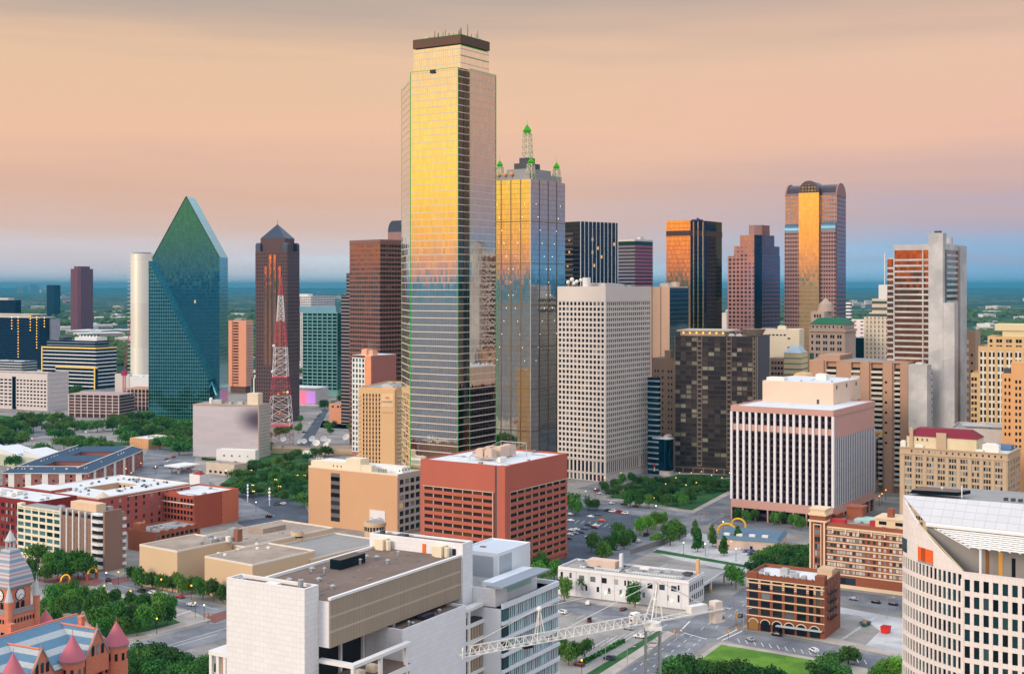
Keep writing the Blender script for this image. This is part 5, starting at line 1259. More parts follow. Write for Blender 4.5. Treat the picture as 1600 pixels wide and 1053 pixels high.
# ---- hotel with ochre walls behind it
B_ = Bld('ochre_hotel', 'ochre hotel tower with balcony ends and a blank signed panel', 619, 900, 560, 660, 606, th=14, cat='hotel')
m_oh = mat('ochre concrete', (218, 178, 132), var=.05, scale=.06); W, D, Z = B_.W, B_.D, B_.Z; D1 = B_.y(595)
B_.shell(m_oh, m_roofg, par=.8); q = MB()
B_.part(MB().box(-1.2, .6, 0, -.02, D1 - .3, B_.z(608)), 'blank_panel', m_oh)
g_ = pane('hotel glass', [(0, (44, 30, 28)), (.5, (62, 44, 36)), (.85, (110, 84, 62))], metal=.2)
for c in range(6):
    y = D1 + 1.0 + (D - D1 - 3.5) * c / 5.6
    for k in range(22): B_.win('window', g_, 'L', y, 6 + (Z - 10) * k / 22 + 1.4, .95, 2.2, .01)
for k in range(22):
    z = 5 + (Z - 9) * k / 22
    B_.part(MB().box(-.8, D - 1.2, z, 3, D + .9, z + .9).box(-.8, D1 - .25, z + .2, 0, D1 + .5, z + 1.1), 'balcony', m_bal, uv=False); B_.part(MB().box(2, -1.3, z, W, .0, z + .9), 'balcony', m_bal, uv=False)
sg = B_.part(MB().box(-1.32, 1.6, Z - 13, -1.22, D1 - 1, Z - 4), 'sign_panel', mat('pale sign panel', (226, 196, 156)))
q = MB()
for k in range(9): q.box(-1.36, 2.4 + k * .9, Z - 10.2, -1.33, 2.95 + k * .9, Z - 9.0)
q.build('sign_lettering', mat('brown lettering', (150, 112, 92)), sg)
MB().extrude([(-1.37, (D1 + .6) / 2 + 1.6 * math.cos(a), Z - 7.6 + 1.5 * math.sin(a)) for a in [math.pi * i / 10 for i in range(11)]], (.03, 0, 0)).build('sign_emblem', mat('orange emblem', (232, 124, 70)), sg)
q = MB()
for k in range(8): q.box(-1.28, 1.8 + k * 1.05, Z - 17.5, -1.21, 2.3 + k * 1.05, Z - 16.7)
B_.part(q, 'faded_lettering', mat('faded ochre', (180, 134, 88)))
B_.part(MB().box(-6, 0, 0, -1.3, D + 4, 5), 'podium', m_oh); units(B_, [(4, 4, Z - .5, 5, 8, 1.5), (12, 9, Z - .5, 5, 6, 1.8)]); B_.flush()
# ---- white-and-brick residential behind
B_ = Bld('apartment_block', 'white gridded apartment block with blank pinkish brick end behind the ochre hotel', 580, 1090, 550, 619, 556, th=38, cat='apartments')
m_br = mat('pink brown brick', (168, 108, 98), var=.05); W, D, Z = B_.W, B_.D, B_.Z; y1_ = B_.y(570)
B_.part(MB().box(0, 0, 0, W, y1_, Z).box(.4, y1_, 0, W, D, Z - 2), 'wall', m_br); B_.part(MB().box(.02, .0, Z, W, D, Z + .3), 'roof', m_roofw)
B_.part(MB().box(-.12, .1, 0, .0, y1_, Z), 'peach_pier', mat('peach brick', (224, 150, 110))); q = MB()
B_.grid(q, 'L', y1_, D, 4, Z - 2, 4, 18, 1.6, 1.5, .4, m_teal, base=-.4); B_.part(q, 'white_frame', m_white)
units(B_, [(2, y1_, Z + .3, 8, 6, 5), (4, y1_ * .3, Z + .3, 6, 6, 4)], mat('peach plant', (226, 168, 136)))
for k in range(3): B_.part(MB().bar((4, 3 + k * 2.2, Z + 4), (4, 3 + k * 2.2, Z + 13), .12), 'aerial', m_steel, uv=False)
B_.flush()
# ---- tan courthouse, low flat-roofed wings
B_ = Bld('tan_courthouse', 'low tan courthouse with flat gravel roofs behind a row of street trees', 277, 611, 218, 361, 860.5, th=36, cat='courthouse')
m_ch = mat('tan plaster', (206, 178, 144), var=.04, scale=.05); m_chr = mat('stained gravel roof', (158, 142, 128), var=.42, scale=.06, fine=.1); W, D, Z = B_.W, B_.D, B_.Z
m_cap = mat('pale coping', (222, 210, 194), var=.04)
def flat(rect, Z, nm='wing', roof=m_chr):
    x0, y0, x1, y1 = rect; B_.part(MB().box(x0, y0, 0, x1, y1, Z - .8), nm, m_ch)
    c = .5; q = MB().box(x0 - .05, y0 - .05, Z - .8, x0 + c, y1, Z).box(x1 - c, y0, Z - .8, x1, y1, Z).box(x0 + c, y0 - .05, Z - .8, x1 - c, y0 + c, Z).box(x0 + c, y1 - c, Z - .8, x1 - c, y1, Z)
    B_.part(q, 'coping', m_cap); B_.part(MB().box(x0 + c, y0 + c, Z - .8, x1 - c, y1 - c, Z - .65), 'roof', roof)
flat((0, 0, W * 1.02, D), Z)
zb = Z - 1.6; a = B_.loc(316, 869, zb); c = B_.loc(394.5, 881.7, zb); e = B_.loc(480, 857, zb)
flat((c[0], c[1], e[0], a[1]), zb)
e2 = B_.loc(563, 801, zb - 2)
flat((W * 1.04, -8, W * 1.04 + 62, D * 1.1), zb - .8, roof=m_chr)
flat((W * 1.06 + 6, -46, W * 1.04 + 62, -8.2), zb - 3.4, roof=m_roofg)
zc_ = zb - 3.4; o = W * 1.06 + 6
for k in range(12): B_.win('window', m_win, 'L', -12 - k * 2.7, zc_ - 4.2, 1.7, 2.6, -o + .02)
for k in range(14): B_.win('window', m_win, 'R', W * 1.06 + 8 + k * 3.8, zc_ - 4.2, 2.4, 3.2, 46.02)
for (px, py, r_, h) in ((586, 827, 5.5, 4.5), (465, 838, 3.2, 3)):
    x, y = B_.loc(px, py, zb - 2)
    B_.part(MB().cyl(x, y, 3, zb - 2.4 + h - 2, r_, n=20).cyl(x, y, zb - 2.4 + h - 2, zb - 2.4 + h, r_ * 1.08, n=20), 'round_pavilion', m_ch); B_.part(MB().cyl(x, y, zb - 2.4 + h, zb - 2.2 + h, r_ * .9, n=20), 'pavilion_roof', m_roofg)
    for j in range(9):
        aa = -math.pi * .95 + j * math.pi / 8 - .5; B_.part(MB().box(-.5, -.06, zb - 2.2, .5, .06, zb - .4 + (h - 4) * .5), 'pavilion_window', m_black); ob = COL.objects[-1] if False else None
for ob in [o_ for o_ in B_.root.children if o_.name.startswith('pavilion_window')]: pass
pw = [o_ for o_ in B_.root.children if o_.name.startswith('pavilion_window')]
for i, ob in enumerate(pw):
    (px, py, r_, h) = ((586, 827, 5.5, 4.5), (465, 838, 3.2, 3))[i // 9]; j = i % 9
    x, y = B_.loc(px, py, zb - 2); aa = math.pi + (j - 4) * .3 + .35
    ob.location = (x + (r_ + .03) * math.cos(aa), y + (r_ + .03) * math.sin(aa), 0); ob.rotation_euler = (0, 0, aa + math.pi / 2)
x, y = B_.loc(366, 843, Z)
units(B_, [(x, y, Z - .7, 4, 5, 6), (x - 6, y + 3, Z - .7, 3, 3, 2.4), (x - 11, y + 4, Z - .7, 3, 4, 2.2), (x - 9, y + 9, Z - .7, 4, 3, 2.6), (x - 16, y + 6, Z - .7, 2, 2, 1.4)], m_steel); B_.part(MB().cyl(x - 3, y + 1, Z - .7, Z + 2, 1.3, n=12), 'vent_drum', m_pipe); B_.part(MB().box(x - .6, y - 3, Z - .7, x + 2.6, y - .1, Z + 5.2), 'stair_head', mat('brown stair head', (140, 96, 74)))
for (px, py) in ((342, 864), (352, 866), (403, 856), (402, 849), (420, 855), (372, 858)):
    xx, yy = B_.loc(px, py, zb); units(B_, [(xx, yy, zb - .7, 1.2, 1.6, 1.0)], m_pipe, 'roof_unit')
B_.part(MB().box(W * 1.04 + 30, D * .4, zb - 1.4, W * 1.04 + 46, D * .8, zb + 1.0), 'skylight_box', m_chr); vents(B_, W * 1.1, 2, W + 55, D, zb - 1.6, 10, seed=3); B_.flush()

# ---- red brick corner block left of the tan one
m_rd = panelled('scarlet brick', (170, 84, 64), (146, 76, 62), 1, .36, .02, .08); m_rd2 = panelled('rose brick', (176, 92, 82), (152, 84, 76), 1, .36, .02, .08)
B_ = Bld('brick_depository', 'square red brick building with a white roof and pale stone band', 303, 769, 240, 372.5, 775, th=33, cat='building')
W, D, Z = B_.W, B_.D, B_.Z; B_.shell(m_rd, m_roofw, inL=.35, par=1); q = MB(); nb = 6
for k in range(5):
    for i in range(nb):
        a0, a1 = D * (.02 + .96 * i / nb), D * (.02 + .96 * (i + 1) / nb); B_.grid(q, 'L', a0, a1, .6 + k * 3.55, .6 + (k + 1) * 3.55, 2, 1, .9 if False else .75, 1.3, .35, m_win, base=-.35)
B_.part(q, 'brick_frame', m_rd); B_.part(MB().box(-.3, -.2, Z - 5.2, .36, D, Z - 4.7), 'stone_band', m_cap); B_.part(MB().box(0, 0, 18.4, .36, D, Z), 'frieze', m_rd)
q = MB().extrude([(-.1, D * .36 + D * .28 * u, Z + (1.6 * math.sin(math.pi * u) if 0 < u < 1 else 0)) for u in [i / 8 for i in range(9)]], (.5, 0, 0)); B_.part(q, 'curved_parapet', m_rd)
for k in range(5):
    for u in (.63, .9): B_.win('window', m_win, 'R', W * u, Z - 3.2 - k * 3.6, 1.2, 1.5, .01)
B_.part(MB().box(W * .62, -.12, 0, W, .02, Z - .05), 'paler_wall', mat('paler orange brick', (196, 110, 80), var=.05)); B_.flush()
# ---- courtyard block, white roof
B_ = Bld('courtyard_block', 'large rose brick block with a white roof round a courtyard', 154.6, 744, 43, 300, 778, th=33, cat='building')
W, D, Z = B_.W, B_.D, B_.Z; W = B_.x(297); cx0, cx1, cy0, cy1 = W * .34, W * .72, D * .36, D * .66
q = MB().box(0, 0, 0, W, cy0, Z - .7).box(0, cy1, 0, W, D, Z - .7).box(0, cy0, 0, cx0, cy1, Z - .7).box(cx1, cy0, 0, W, cy1, Z - .7); B_.part(q, 'wall', m_rd2)
t_ = .4; q = MB().box(-.05, 0, Z - .7, t_, D, Z).box(t_, -.05, Z - .7, W, t_, Z).box(W - t_, t_, Z - .7, W, D, Z).box(t_, D - t_, Z - .7, W - t_, D, Z); B_.part(q, 'parapet', m_cap)
q = MB().box(t_, t_, Z - .7, W - t_, cy0, Z - .55).box(t_, cy1, Z - .7, W - t_, D - t_, Z - .55).box(t_, cy0, Z - .7, cx0, cy1, Z - .55).box(cx1, cy0, Z - .7, W - t_, cy1, Z - .55); B_.part(q, 'roof', m_roofw)
B_.part(MB().box(cx0 + .05, cy1 - .3, Z - 6, cx1 - .05, cy1 - .02, Z - .7).box(cx1 - .3, cy0 + .05, Z - 6, cx1 - .02, cy1 - .4, Z - .7), 'court_wall', m_ch)
for k in range(5): B_.win('court_window', m_win, 'L', cy0 + (cy1 - cy0) * (.1 + .2 * k), Z - 3, 1.6, 2, -cx1 + .32)
y8 = B_.y(86); B_.part(MB().box(-3, y8, 0, 12, D + 1, Z + 1.2), 'corner_block', m_rd2); B_.part(MB().box(-2.6, y8 + .4, Z + 1.2, 11.6, D + .6, Z + 1.35), 'roof', m_roofw)
for k in range(5):
    for i in range(11): B_.win('window', m_winb, 'R', W * (.05 + .085 * i), Z - 3.4 - k * 3.8, 1.5, 2.0, .01)
    for i in range(4): B_.win('window', m_winb, 'L', y8 * (.16 + .2 * i), Z - 3.4 - k * 3.8, 1.3, 2, .01)
    B_.part(MB().box(-1.3, y8 * .86, Z - 5 - k * 3.8, -.02, y8 * .97, Z - 4.6 - k * 3.8).box(-1.3, y8 * .52, Z - 5 - k * 3.8, -.02, y8 * .62, Z - 4.6 - k * 3.8), 'balcony', m_white, uv=False)
r = random.Random(12)
for k in range(56):
    e = r.random()
    if e < .5: x, y = r.uniform(2, W - 3), r.choice([r.uniform(cy0 * .4, cy0 * .75), r.uniform(cy1 + 3, D * .92)])
    else: x, y = r.choice([r.uniform(cx0 * .3, cx0 * .8), r.uniform(cx1 + 2, W - 4)]), r.uniform(cy0, cy1)
    B_.part(MB().box(x, y, Z - .6, x + 1.1, y + 1.1, Z + .5).cyl(x + .55, y + .55, Z + .5, Z + .62, .4, n=8), 'roof_unit', m_steel if k % 3 else m_roofk, uv=False)
B_.part(MB().cyl(6, 4, Z - .6, Z + 2.4, 4.2, .2, 14), 'conical_rooflight', mat('tan cone', (206, 184, 162)))
B_.part(MB().box(W * .3, -.15, Z - 2.0, W, -.02, Z - 1.6), 'cornice', m_cap); B_.flush()
# ---- low brick range
B_ = Bld('brick_range', 'low worn brick building with a grey roof between brown core block and red brick building', 243, 700, 200, 313, 832, th=33, cat='building')
W, D, Z = B_.W, B_.D, B_.Z; m_ob2 = panelled('worn orange brick', (166, 96, 68), (140, 92, 72), 1, .35, .02, .14); B_.shell(m_ob2, m_roofg, par=.8)
for i in range(9): B_.win('window', m_win, 'R', W * (.06 + .105 * i), Z - 3, W * .07, 1.8, .01); B_.win('window', m_win, 'R', W * (.06 + .105 * i), Z - 7, W * .05, 2.2, .01)
for i in range(5): B_.part(MB().box(W * (.1 + .19 * i), -.2, Z - .8, W * (.1 + .19 * i) + W * .1, .0, Z + .7), 'parapet_bay', m_rd)
B_.part(MB().box(-.2, D * .55, Z - .8, 4, D * .8, Z + 3.6), 'stair_head', m_ob2); units(B_, [(3, 4, Z - .6, 2, 2, 1.6), (9, 5, Z - .6, 3, 2, 1.5)]); B_.part(MB().cyl(5, D * .4, Z - .6, Z + 1.6, .8, n=12), 'tank', m_steel); B_.flush()
# ---- red brick at the left edge
B_ = Bld('brick_block', 'dark red brick block with paired white windows at the left edge', 58, 705, -60, None, 784, th=33, W=26, cat='building')
W, D, Z = B_.W, B_.D, B_.Z; m_dr = panelled('oxblood brick', (132, 44, 40), (110, 44, 42), 1, .35, .02, .08); B_.shell(m_dr, m_roofw, par=.8)
for k in range(6):
    for i in range(9):
        for j in (0, 1): B_.win('window', m_winb, 'L', 3 + i * 4.3 + j * 1.5, Z - 4 - k * 3.9, 1.2, 2.2, .01)
units(B_, [(6, D * .45, Z - .6, 3, 4, 2), (6, D * .6, Z - .6, 4, 5, 2.4), (12, D * .5, Z - .6, 4, 4, 2)], m_pipe); B_.flush()
# ---- cream and brown office with balcony tower
B_ = Bld('cream_brown_block', 'cream and brown office with white fins and a brown blank core', 165, 655, 27, 197, 806, th=33, cat='office building')
W, D = B_.W, B_.D; Z = B_.zl(140, 800); m_cw = mat('cream frame', (226, 216, 190), var=.05); m_bp = mat('brown brick panel', (150, 116, 102), var=.06); m_core = mat('taupe core', (142, 112, 98), var=.04)
ya, yb = B_.y(147), B_.y(95); yD = D
B_.part(MB().box(.4, .4, 0, W, yb, Z - .5).box(.4, yb, 0, W, D, Z - 2.4), 'wall', m_bp); B_.part(MB().box(.6, .6, Z - .5, W - .5, yb, Z - .35).box(.6, yb + .1, Z - 2.4, W - .5, D - .3, Z - 2.25), 'roof', m_roofg)
B_.part(MB().box(-.6, 0, 0, W * .8, 1.2, Z + 1.5), 'blank_core', m_core)
q = MB(); B_.grid(q, 'L', yb, D, 2, Z - 2.2, 6, 7, 1.1, 1.3, .4, m_teal, base=-.4); q.box(0, yb, 0, .4, D, 2).box(0, yb, Z - 3.4, .42, D, Z - 1.6).box(0, D - 3, Z - 1.6, 3, D, Z - .4); B_.part(q, 'cream_frame', m_cw)
y1_ = B_.y(144); n = 5
for i in range(n + 1):
    y = y1_ + (yb - y1_) * i / n; B_.part(MB().box(-.5, y - .35, 0, .38, y + .35, Z), 'white_fin', m_white, uv=False)
for i in range(n):
    y = y1_ + (yb - y1_) * (i + .5) / n
    B_.win('window', m_win, 'L', y, Z - 2.4, (yb - y1_) / n * .66, 1.8, -.38)
    for k in range(7): B_.part(MB().box(.2, y - 1.3, Z - 7.6 - k * 3.8, .41, y + 1.3, Z - 4.6 - k * 3.8).box(.1, y - .12, Z - 7 - k * 3.8, .2, y + .12, Z - 5 - k * 3.8), 'brown_panel', m_core, uv=False)
yc0 = 1.25
for k in range(8):
    z = Z - 4.6 - k * 3.8
    if z < 0: break
    B_.part(MB().prism([(-.2, y1_ - .4), (-1.9, y1_ - 2), (-2.2, yc0 + 2), (-.6, yc0), (1, yc0), (1, y1_ - .4)], z, z + 1.3), 'balcony', m_white, uv=False)
    B_.win('window', m_black, 'L', (y1_ + yc0) / 2, z + 2.6, y1_ - yc0 - .8, 2.3, -.2)
B_.part(MB().prism([(-.2, y1_ - .4), (-1.9, y1_ - 2), (-2.2, yc0 + 2), (-.6, yc0), (1, yc0), (1, y1_ - .4)], Z - .9, Z), 'balcony', m_white, uv=False)
for k in range(8): B_.part(MB().box(W * .82, -.4, Z - 4.4 - k * 3.8, W, .38, Z - 3.0 - k * 3.8), 'side_balcony', m_white, uv=False)
B_.part(MB().box(3, ya + 2, Z - .5, 9, yb - 4, Z + 3.6), 'penthouse', mat('peach block', (220, 188, 158))); units(B_, [(3, yb + 3, Z - 2.3, 3, 4, 2), (6, yb + 8, Z - 2.3, 3, 3, 2), (10, ya + 1, Z - .4, 3, 3, 2)], m_steel); B_.flush()

# ---- dark blue shingled courtyard apartments
B_ = Bld('shingle_apartments', 'apartment complex under dark blue shingle roofs with two courtyards', 136, 905, 0, 223.5, 739, th=1, cat='apartments')
W, D, Z = B_.W, B_.D, B_.Z; m_sh = mat('blue black shingles', (52, 76, 100), var=.1, rough=.7); m_apb = panelled('plum brick', (156, 100, 92), (130, 90, 84), 1, .35, .02, .1)
D = B_.y(4)
wd = 14.0
rects = [(0, 0, W, wd), (0, D - wd, W, D), (0, wd, wd, D - wd), (W - wd, wd, W, D - wd), (W * .46, wd, W * .46 + wd, D - wd)]
q = MB()
for (x0, y0, x1, y1) in rects: q.box(x0, y0, 0, x1, y1, Z)
B_.part(q, 'wall', m_apb)
def gable(q, x0, y0, x1, y1, z, h, e=.8):
    if x1 - x0 > y1 - y0:
        ym = (y0 + y1) / 2; q.add([(x0 - e, y0 - e, z), (x1 + e, y0 - e, z), (x1 + e, y1 + e, z), (x0 - e, y1 + e, z), (x0 - e + wd / 2, ym, z + h), (x1 + e - wd / 2, ym, z + h)], [(0, 1, 5, 4), (2, 3, 4, 5), (1, 2, 5), (3, 0, 4), (3, 2, 1, 0)])
    else:
        xm = (x0 + x1) / 2; q.add([(x0 - e, y0 - e, z), (x1 + e, y0 - e, z), (x1 + e, y1 + e, z), (x0 - e, y1 + e, z), (xm, y0 - e + wd / 2, z + h), (xm, y1 + e - wd / 2, z + h)], [(1, 2, 5, 4), (3, 0, 4, 5), (0, 1, 4), (2, 3, 5), (3, 2, 1, 0)])
    return q
for k, (x0, y0, x1, y1) in enumerate(rects):
    if k in (2, 3, 4): y0 -= wd / 2; y1 += wd / 2
    B_.part(gable(MB(), x0, y0, x1, y1, Z + k * .02, 3.6), 'shingle_roof', m_sh)
q = MB().bar((0, wd / 2, Z + 3.65), (W, wd / 2, Z + 3.65), .35).bar((0, D - wd / 2, Z + 3.65), (W, D - wd / 2, Z + 3.65), .35).bar((wd / 2, wd / 2, Z + 3.65), (wd / 2, D - wd / 2, Z + 3.65), .3)
q.box(-.9, -.9, Z - .4, W + .9, -.5, Z + .05).box(-.9, -.5, Z - .4, -.5, D, Z + .05); B_.part(q, 'white_trim', m_white, uv=False)
r = random.Random(3)
for k in range(60):
    if k % 2: x, y = r.uniform(2, W - 2), r.choice([wd * .25, D - wd * .75, wd * .7])
    else: x, y = r.choice([wd * .25, wd * .75]), r.uniform(wd, D - 2)
    B_.part(MB().box(x, y, Z + 1.4, x + .5, y + .5, Z + 2.9), 'roof_vent', m_pipe, uv=False)
for k in range(4):
    for i in range(18): B_.win('window', m_winb, 'R', 3 + (W - 6) * i / 17, Z - 2.2 - k * 3.2, 1.6, 1.7, .01)
    for i in range(14): B_.win('window', m_winb, 'L', 3 + (D - 6) * i / 13, Z - 2.2 - k * 3.2, 1.6, 1.7, .01)
for i in range(5): B_.part(MB().box(-.3, D * (.06 + .2 * i), 0, -.02, D * (.06 + .2 * i) + 4.2, Z - .5), 'white_bay', m_white); B_.part(MB().box(W * (.1 + .17 * i), -.3, 0, W * (.1 + .17 * i) + 5, -.02, Z - .5), 'white_bay', m_white)
B_.flush()
B_ = Bld('white_gallery', 'pale low hall with angled grey metal roofs at the left edge', 82, 1010, -50, 86, 694, th=33, cat='building')
W, D, Z = 22, B_.D, B_.zl(20, 706); m_sage = mat('sage render', (176, 184, 160), var=.04)
B_.part(MB().box(0, 0, 0, W, D, Z - 3), 'wall', m_sage)
for k in range(3):
    y0, y1 = D * k / 3, D * (k + 1) / 3; B_.part(MB().extrude([(0, y0, Z - 3), (0, y1, Z - 3), (0, y1, Z + 2.6)], (W, 0, 0)), 'sawtooth_roof', m_roofw)
B_ = Bld('tan_shed', 'small low tan shed with flat roof by the trees', 232, 1150, 203, None, 686, th=33, W=30, cat='building')
B_.shell(mat('tan block', (206, 156, 110)), m_roofw, par=.4)
for k in range(8): B_.part(MB().box(-.2, B_.D * k / 8, 0, .0, B_.D * k / 8 + .4, B_.Z - .5), 'pilaster', m_tk)

# ---- white cube museum
B_ = Bld('white_cube', 'big white blank walled cube with a soft dark patch on its front', 404.5, 1088, 301.5, 422.5, 635, th=15, cat='building')
W, D, Z = B_.W, B_.D, B_.Z
mw, tw = _new('white metal panels')
uv = tw.n('ShaderNodeUVMap'); bk = tw.n('ShaderNodeTexBrick', {'Vector': uv, 'Color1': lin((214, 206, 212)), 'Color2': lin((204, 198, 206)), 'Mortar': lin((186, 180, 186)), 'Scale': 1.0, 'Mortar Size': .03, 'Brick Width': 16.0, 'Row Height': 2.6})
s_ = tw.n('ShaderNodeSeparateXYZ', {0: uv}); dx = tw.m('DIVIDE', tw.m('SUBTRACT', s_.outputs[0], D * .0), D * .4); dz = tw.m('DIVIDE', tw.m('SUBTRACT', s_.outputs[1], Z * .74), Z * .34)
d_ = tw.m('SQRT', tw.m('ADD', tw.m('MULTIPLY', dx, dx), tw.m('MULTIPLY', dz, dz)))
cc = tw.mix(tw.smooth(d_, .15, 1.1), lin((92, 80, 102)), bk.outputs[0]); tw.n('ShaderNodeOutputMaterial', {0: tw.n('ShaderNodeBsdfPrincipled', {'Base Color': cc, 'Roughness': .28, 'Metallic': .4})})  # soft dark patch blended into the panel colour near the corner
B_.part(MB().box(0, 0, 0, W, D, Z), 'wall', m_lg); B_.part(MB().box(-.4, .6, 0, -.02, D - .2, Z - .8), 'screen_front', mw)
B_.part(MB().box(-.5, -.3, Z, W, D + .1, Z + .7).box(-.5, -.3, 0, .0, .58, Z), 'tan_frame', mat('tan frame', (178, 156, 140))); B_.part(MB().box(1, 1, Z + .7, W - 1, D - 1, Z + .9), 'roof', mat('taupe roof', (160, 142, 132)))
B_.part(MB().box(W * .15, D * .04, Z + .8, W * .55, D * .2, Z + 10.5), 'lift_tower', mat('cream tower', (222, 206, 180))); units(B_, [(W * .3, D * .62, Z + .8, 6, 9, 3.4), (4, D * .28, Z + .8, 4, 5, 2.4), (4, D * .45, Z + .8, 4, 3, 1.8)], m_steel)
B_.part(MB().cyl(W * .3, D * .78, Z + .8, Z + 4, 1.5, n=12).sphere(W * .3, D * .78, Z + 4.4, 1.6), 'dome_vent', m_pipe)
for k in range(15): B_.part(MB().box(2, -.14, 3 + k * 2.7, W - 1, -.02, 3.3 + k * 2.7), 'siding_rail', m_roofg, uv=False)
B_ = Bld('white_store', 'long low white building at the foot of the white cube', 399, 1052, 338, 405, 703.5, th=15, cat='building')
B_.shell(m_white, m_roofw, par=.6); W, D, Z = B_.W, B_.D, B_.Z
for i in range(4): B_.win('window', m_winb, 'L', D * (.2 + .2 * i), Z * .55, 1.4, 1.2, .01)
B_.flush()
# ---- lit arts centre, dark low office
B_ = Bld('lit_hall', 'pale hall whose front wall glows pink and violet', 493, 1560, 415, 513, 606, th=26, cat='building')
W, D, Z = B_.W, B_.D, B_.Z; B_.part(MB().box(0, 0, 0, W, D, Z - 1), 'wall', m_lg); B_.part(MB().box(-.5, -.5, Z - 1, W, D, Z), 'roof', m_white)
yy = [B_.y(p) for p in (493, 479, 463, 450, 440)]
for i, (c, s_) in enumerate((((200, 140, 220), .55), ((232, 120, 150), .6), ((240, 120, 116), .55), ((196, 110, 120), .3))):
    B_.part(MB().box(-.3, yy[i] + .1, 3, -.02, yy[i + 1] - .1, Z - 4), 'glowing_panel', mat('glow panel %d' % i, c, emit=c, es=s_, var=.1))
B_.part(MB().box(-.3, yy[4], 4, -.02, D - 1, Z - 4), 'mauve_panel', mat('mauve panel', (176, 128, 136))); B_.part(MB().box(-14, -6, 0, -.4, D, 2.4), 'forecourt_wall', m_cap)
B_ = Bld('dark_low_office', 'low dark glazed office with a tan roof opening left of brick piers', 519, 1720, 452, 532, 592, th=28, cat='office building')
W, D, Z = B_.W, B_.D, B_.Z; B_.part(MB().box(1, 1, 0, W, D, Z - 2), 'wall', facade('navy ribbons', (40, 56, 76), (30, 52, 76), 60, 4, 1, .6, rough=.1)); B_.part(MB().box(0, 0, Z - 2, W, D, Z), 'roof', mat('tan gravel', (178, 162, 148))); B_.part(MB().box(0, -.5, 0, 6, 3, Z - 2).box(W - 4, -.5, 0, W, 3, Z), 'brick_pier', m_br); B_.part(MB().box(W * .3, D * .3, Z + .02, W * .7, D * .65, Z + .3), 'roof_opening', m_roofk)
B_ = Bld('brick_store', 'long low orange brick store with a row of small windows', 700, 1330, 514, 720, 634, th=16, cat='building')
B_.shell(m_or, m_roofg, Z=B_.zl(515, 630), par=.6); Zs = B_.zl(515, 630)
for i in range(8): B_.win('window', m_black, 'L', B_.y(520 + i * 6.6 + (i % 2) * 1.5), Zs - 3.4, 2.4, 2.0, .01)
B_.flush()
# ---- white-trimmed low block by the apartment slab
B_ = Bld('small_office', 'small office with white vertical strips beside the orange apartment slab', 411, 1660, 393, 424, 591, th=20, cat='office building')
B_.shell(facade('white strips', (206, 206, 204), (40, 58, 70), 4.5, 60, .5, 1, rough=.1), m_roofg); B_.part(MB().box(2, 2, B_.Z - .5, 10, 14, B_.Z + 4), 'plant_room', m_pipe)

# ---- left distance: striped yellow-framed office
B_ = Bld('yellow_frame_office', 'striped office wrapped in thick yellow frames', 150, 1823, 65, 182, 545, th=26, cat='office building')
W, D, Z = B_.W, B_.D, B_.Z; m_ye = mat('yellow cladding', (238, 200, 104), var=.04); m_st = mat('white spandrel', (204, 206, 208), var=.04); m_nv = facade('navy glass', (30, 50, 76), (26, 50, 84), 7, 60, .94, 1, rough=.1)
B_.part(MB().box(.3, .3, 0, W, D, Z), 'glass_core', m_nv)
for k in range(12):
    z = Z - 5.2 - k * 5.2
    if z < 2: break
    B_.part(MB().box(-.1, .2, z, .32, D, z + 1.7).box(.32, -.1, z, W, .32, z + 1.7), 'spandrel', m_st, uv=False)
yc = B_.y(92)
zmid = B_.zl(110, 572)
B_.part(MB().box(-.6, .0, Z - .6, .3, D, Z + 1.6).box(.3, -.6, Z - .6, W, .3, Z + 1.6).box(-.6, D - 2, 0, .3, D + .2, Z - .6), 'yellow_frame', m_ye)
B_.part(MB().box(-6, -4, 0, -.62, yc, zmid - 2), 'glass_podium', m_nv)
for k in range(6): B_.part(MB().box(-6.3, -4, zmid - 7 - k * 5.2, -5.98, yc, zmid - 5.3 - k * 5.2), 'spandrel', m_st, uv=False)
B_.part(MB().box(-6.6, -4.3, zmid - 2, -.62, yc, zmid).box(-6.6, -4.3, 0, -5.9, -2.4, zmid - 2), 'yellow_frame', m_ye)
B_.part(MB().box(W * .2, D * .1, Z + .1, W * .9, D * .98, Z + 10.5), 'upper_storeys', facade('blue ribbons dark', (110, 130, 150), (30, 56, 90), 60, 4, 1, .6, rough=.1)); B_.part(MB().box(W * .3, D * .1, Z + 10.5, W * .8, D * .5, Z + 15), 'plant_room', m_white)
for k in range(6): B_.part(MB().cyl(W * .4, D * (.14 + .06 * k), Z + 15, Z + 18, 2.2, .3, 8), 'roof_cone', m_white)
B_.part(MB().cyl(W * .5, D * .75, Z + 10.5, Z + 15, 9, 9, 20), 'round_drum', m_slate)
# ---- white grid office in front of it
B_ = Bld('white_grid_office', 'white office with small square windows at the left edge', 74, 1504, -40, 107, 585, th=26, cat='office building')
W, D, Z = B_.W, B_.D, B_.Z; m_wg = mat('white stone', (208, 198, 194), var=.04); B_.shell(m_wg, m_chr, inL=.5, par=1); q = MB(); ys = B_.y(21)
B_.grid(q, 'L', 1, ys - 4, 3, Z - 6, 9, 8, 1.8, 2.2, .5, m_win, base=-.5); B_.grid(q, 'L', ys + 2, D, 3, Z - 6, 9, 8, 1.8, 2.2, .5, m_win, base=-.5); q.box(0, 0, Z - 6, .52, D, Z).box(0, 0, 0, .52, 1, Z - 6); B_.part(q, 'stone_grid', m_wg)
B_.part(MB().box(-.1, ys - 4, 0, .5, ys + 2, Z - 4), 'dark_slot', m_nv)
for k in range(8): B_.part(MB().box(.5, -.3, 4 + k * 5.3, W, -.02, 7.2 + k * 5.3), 'spandrel', m_wg, uv=False)
B_.flush()
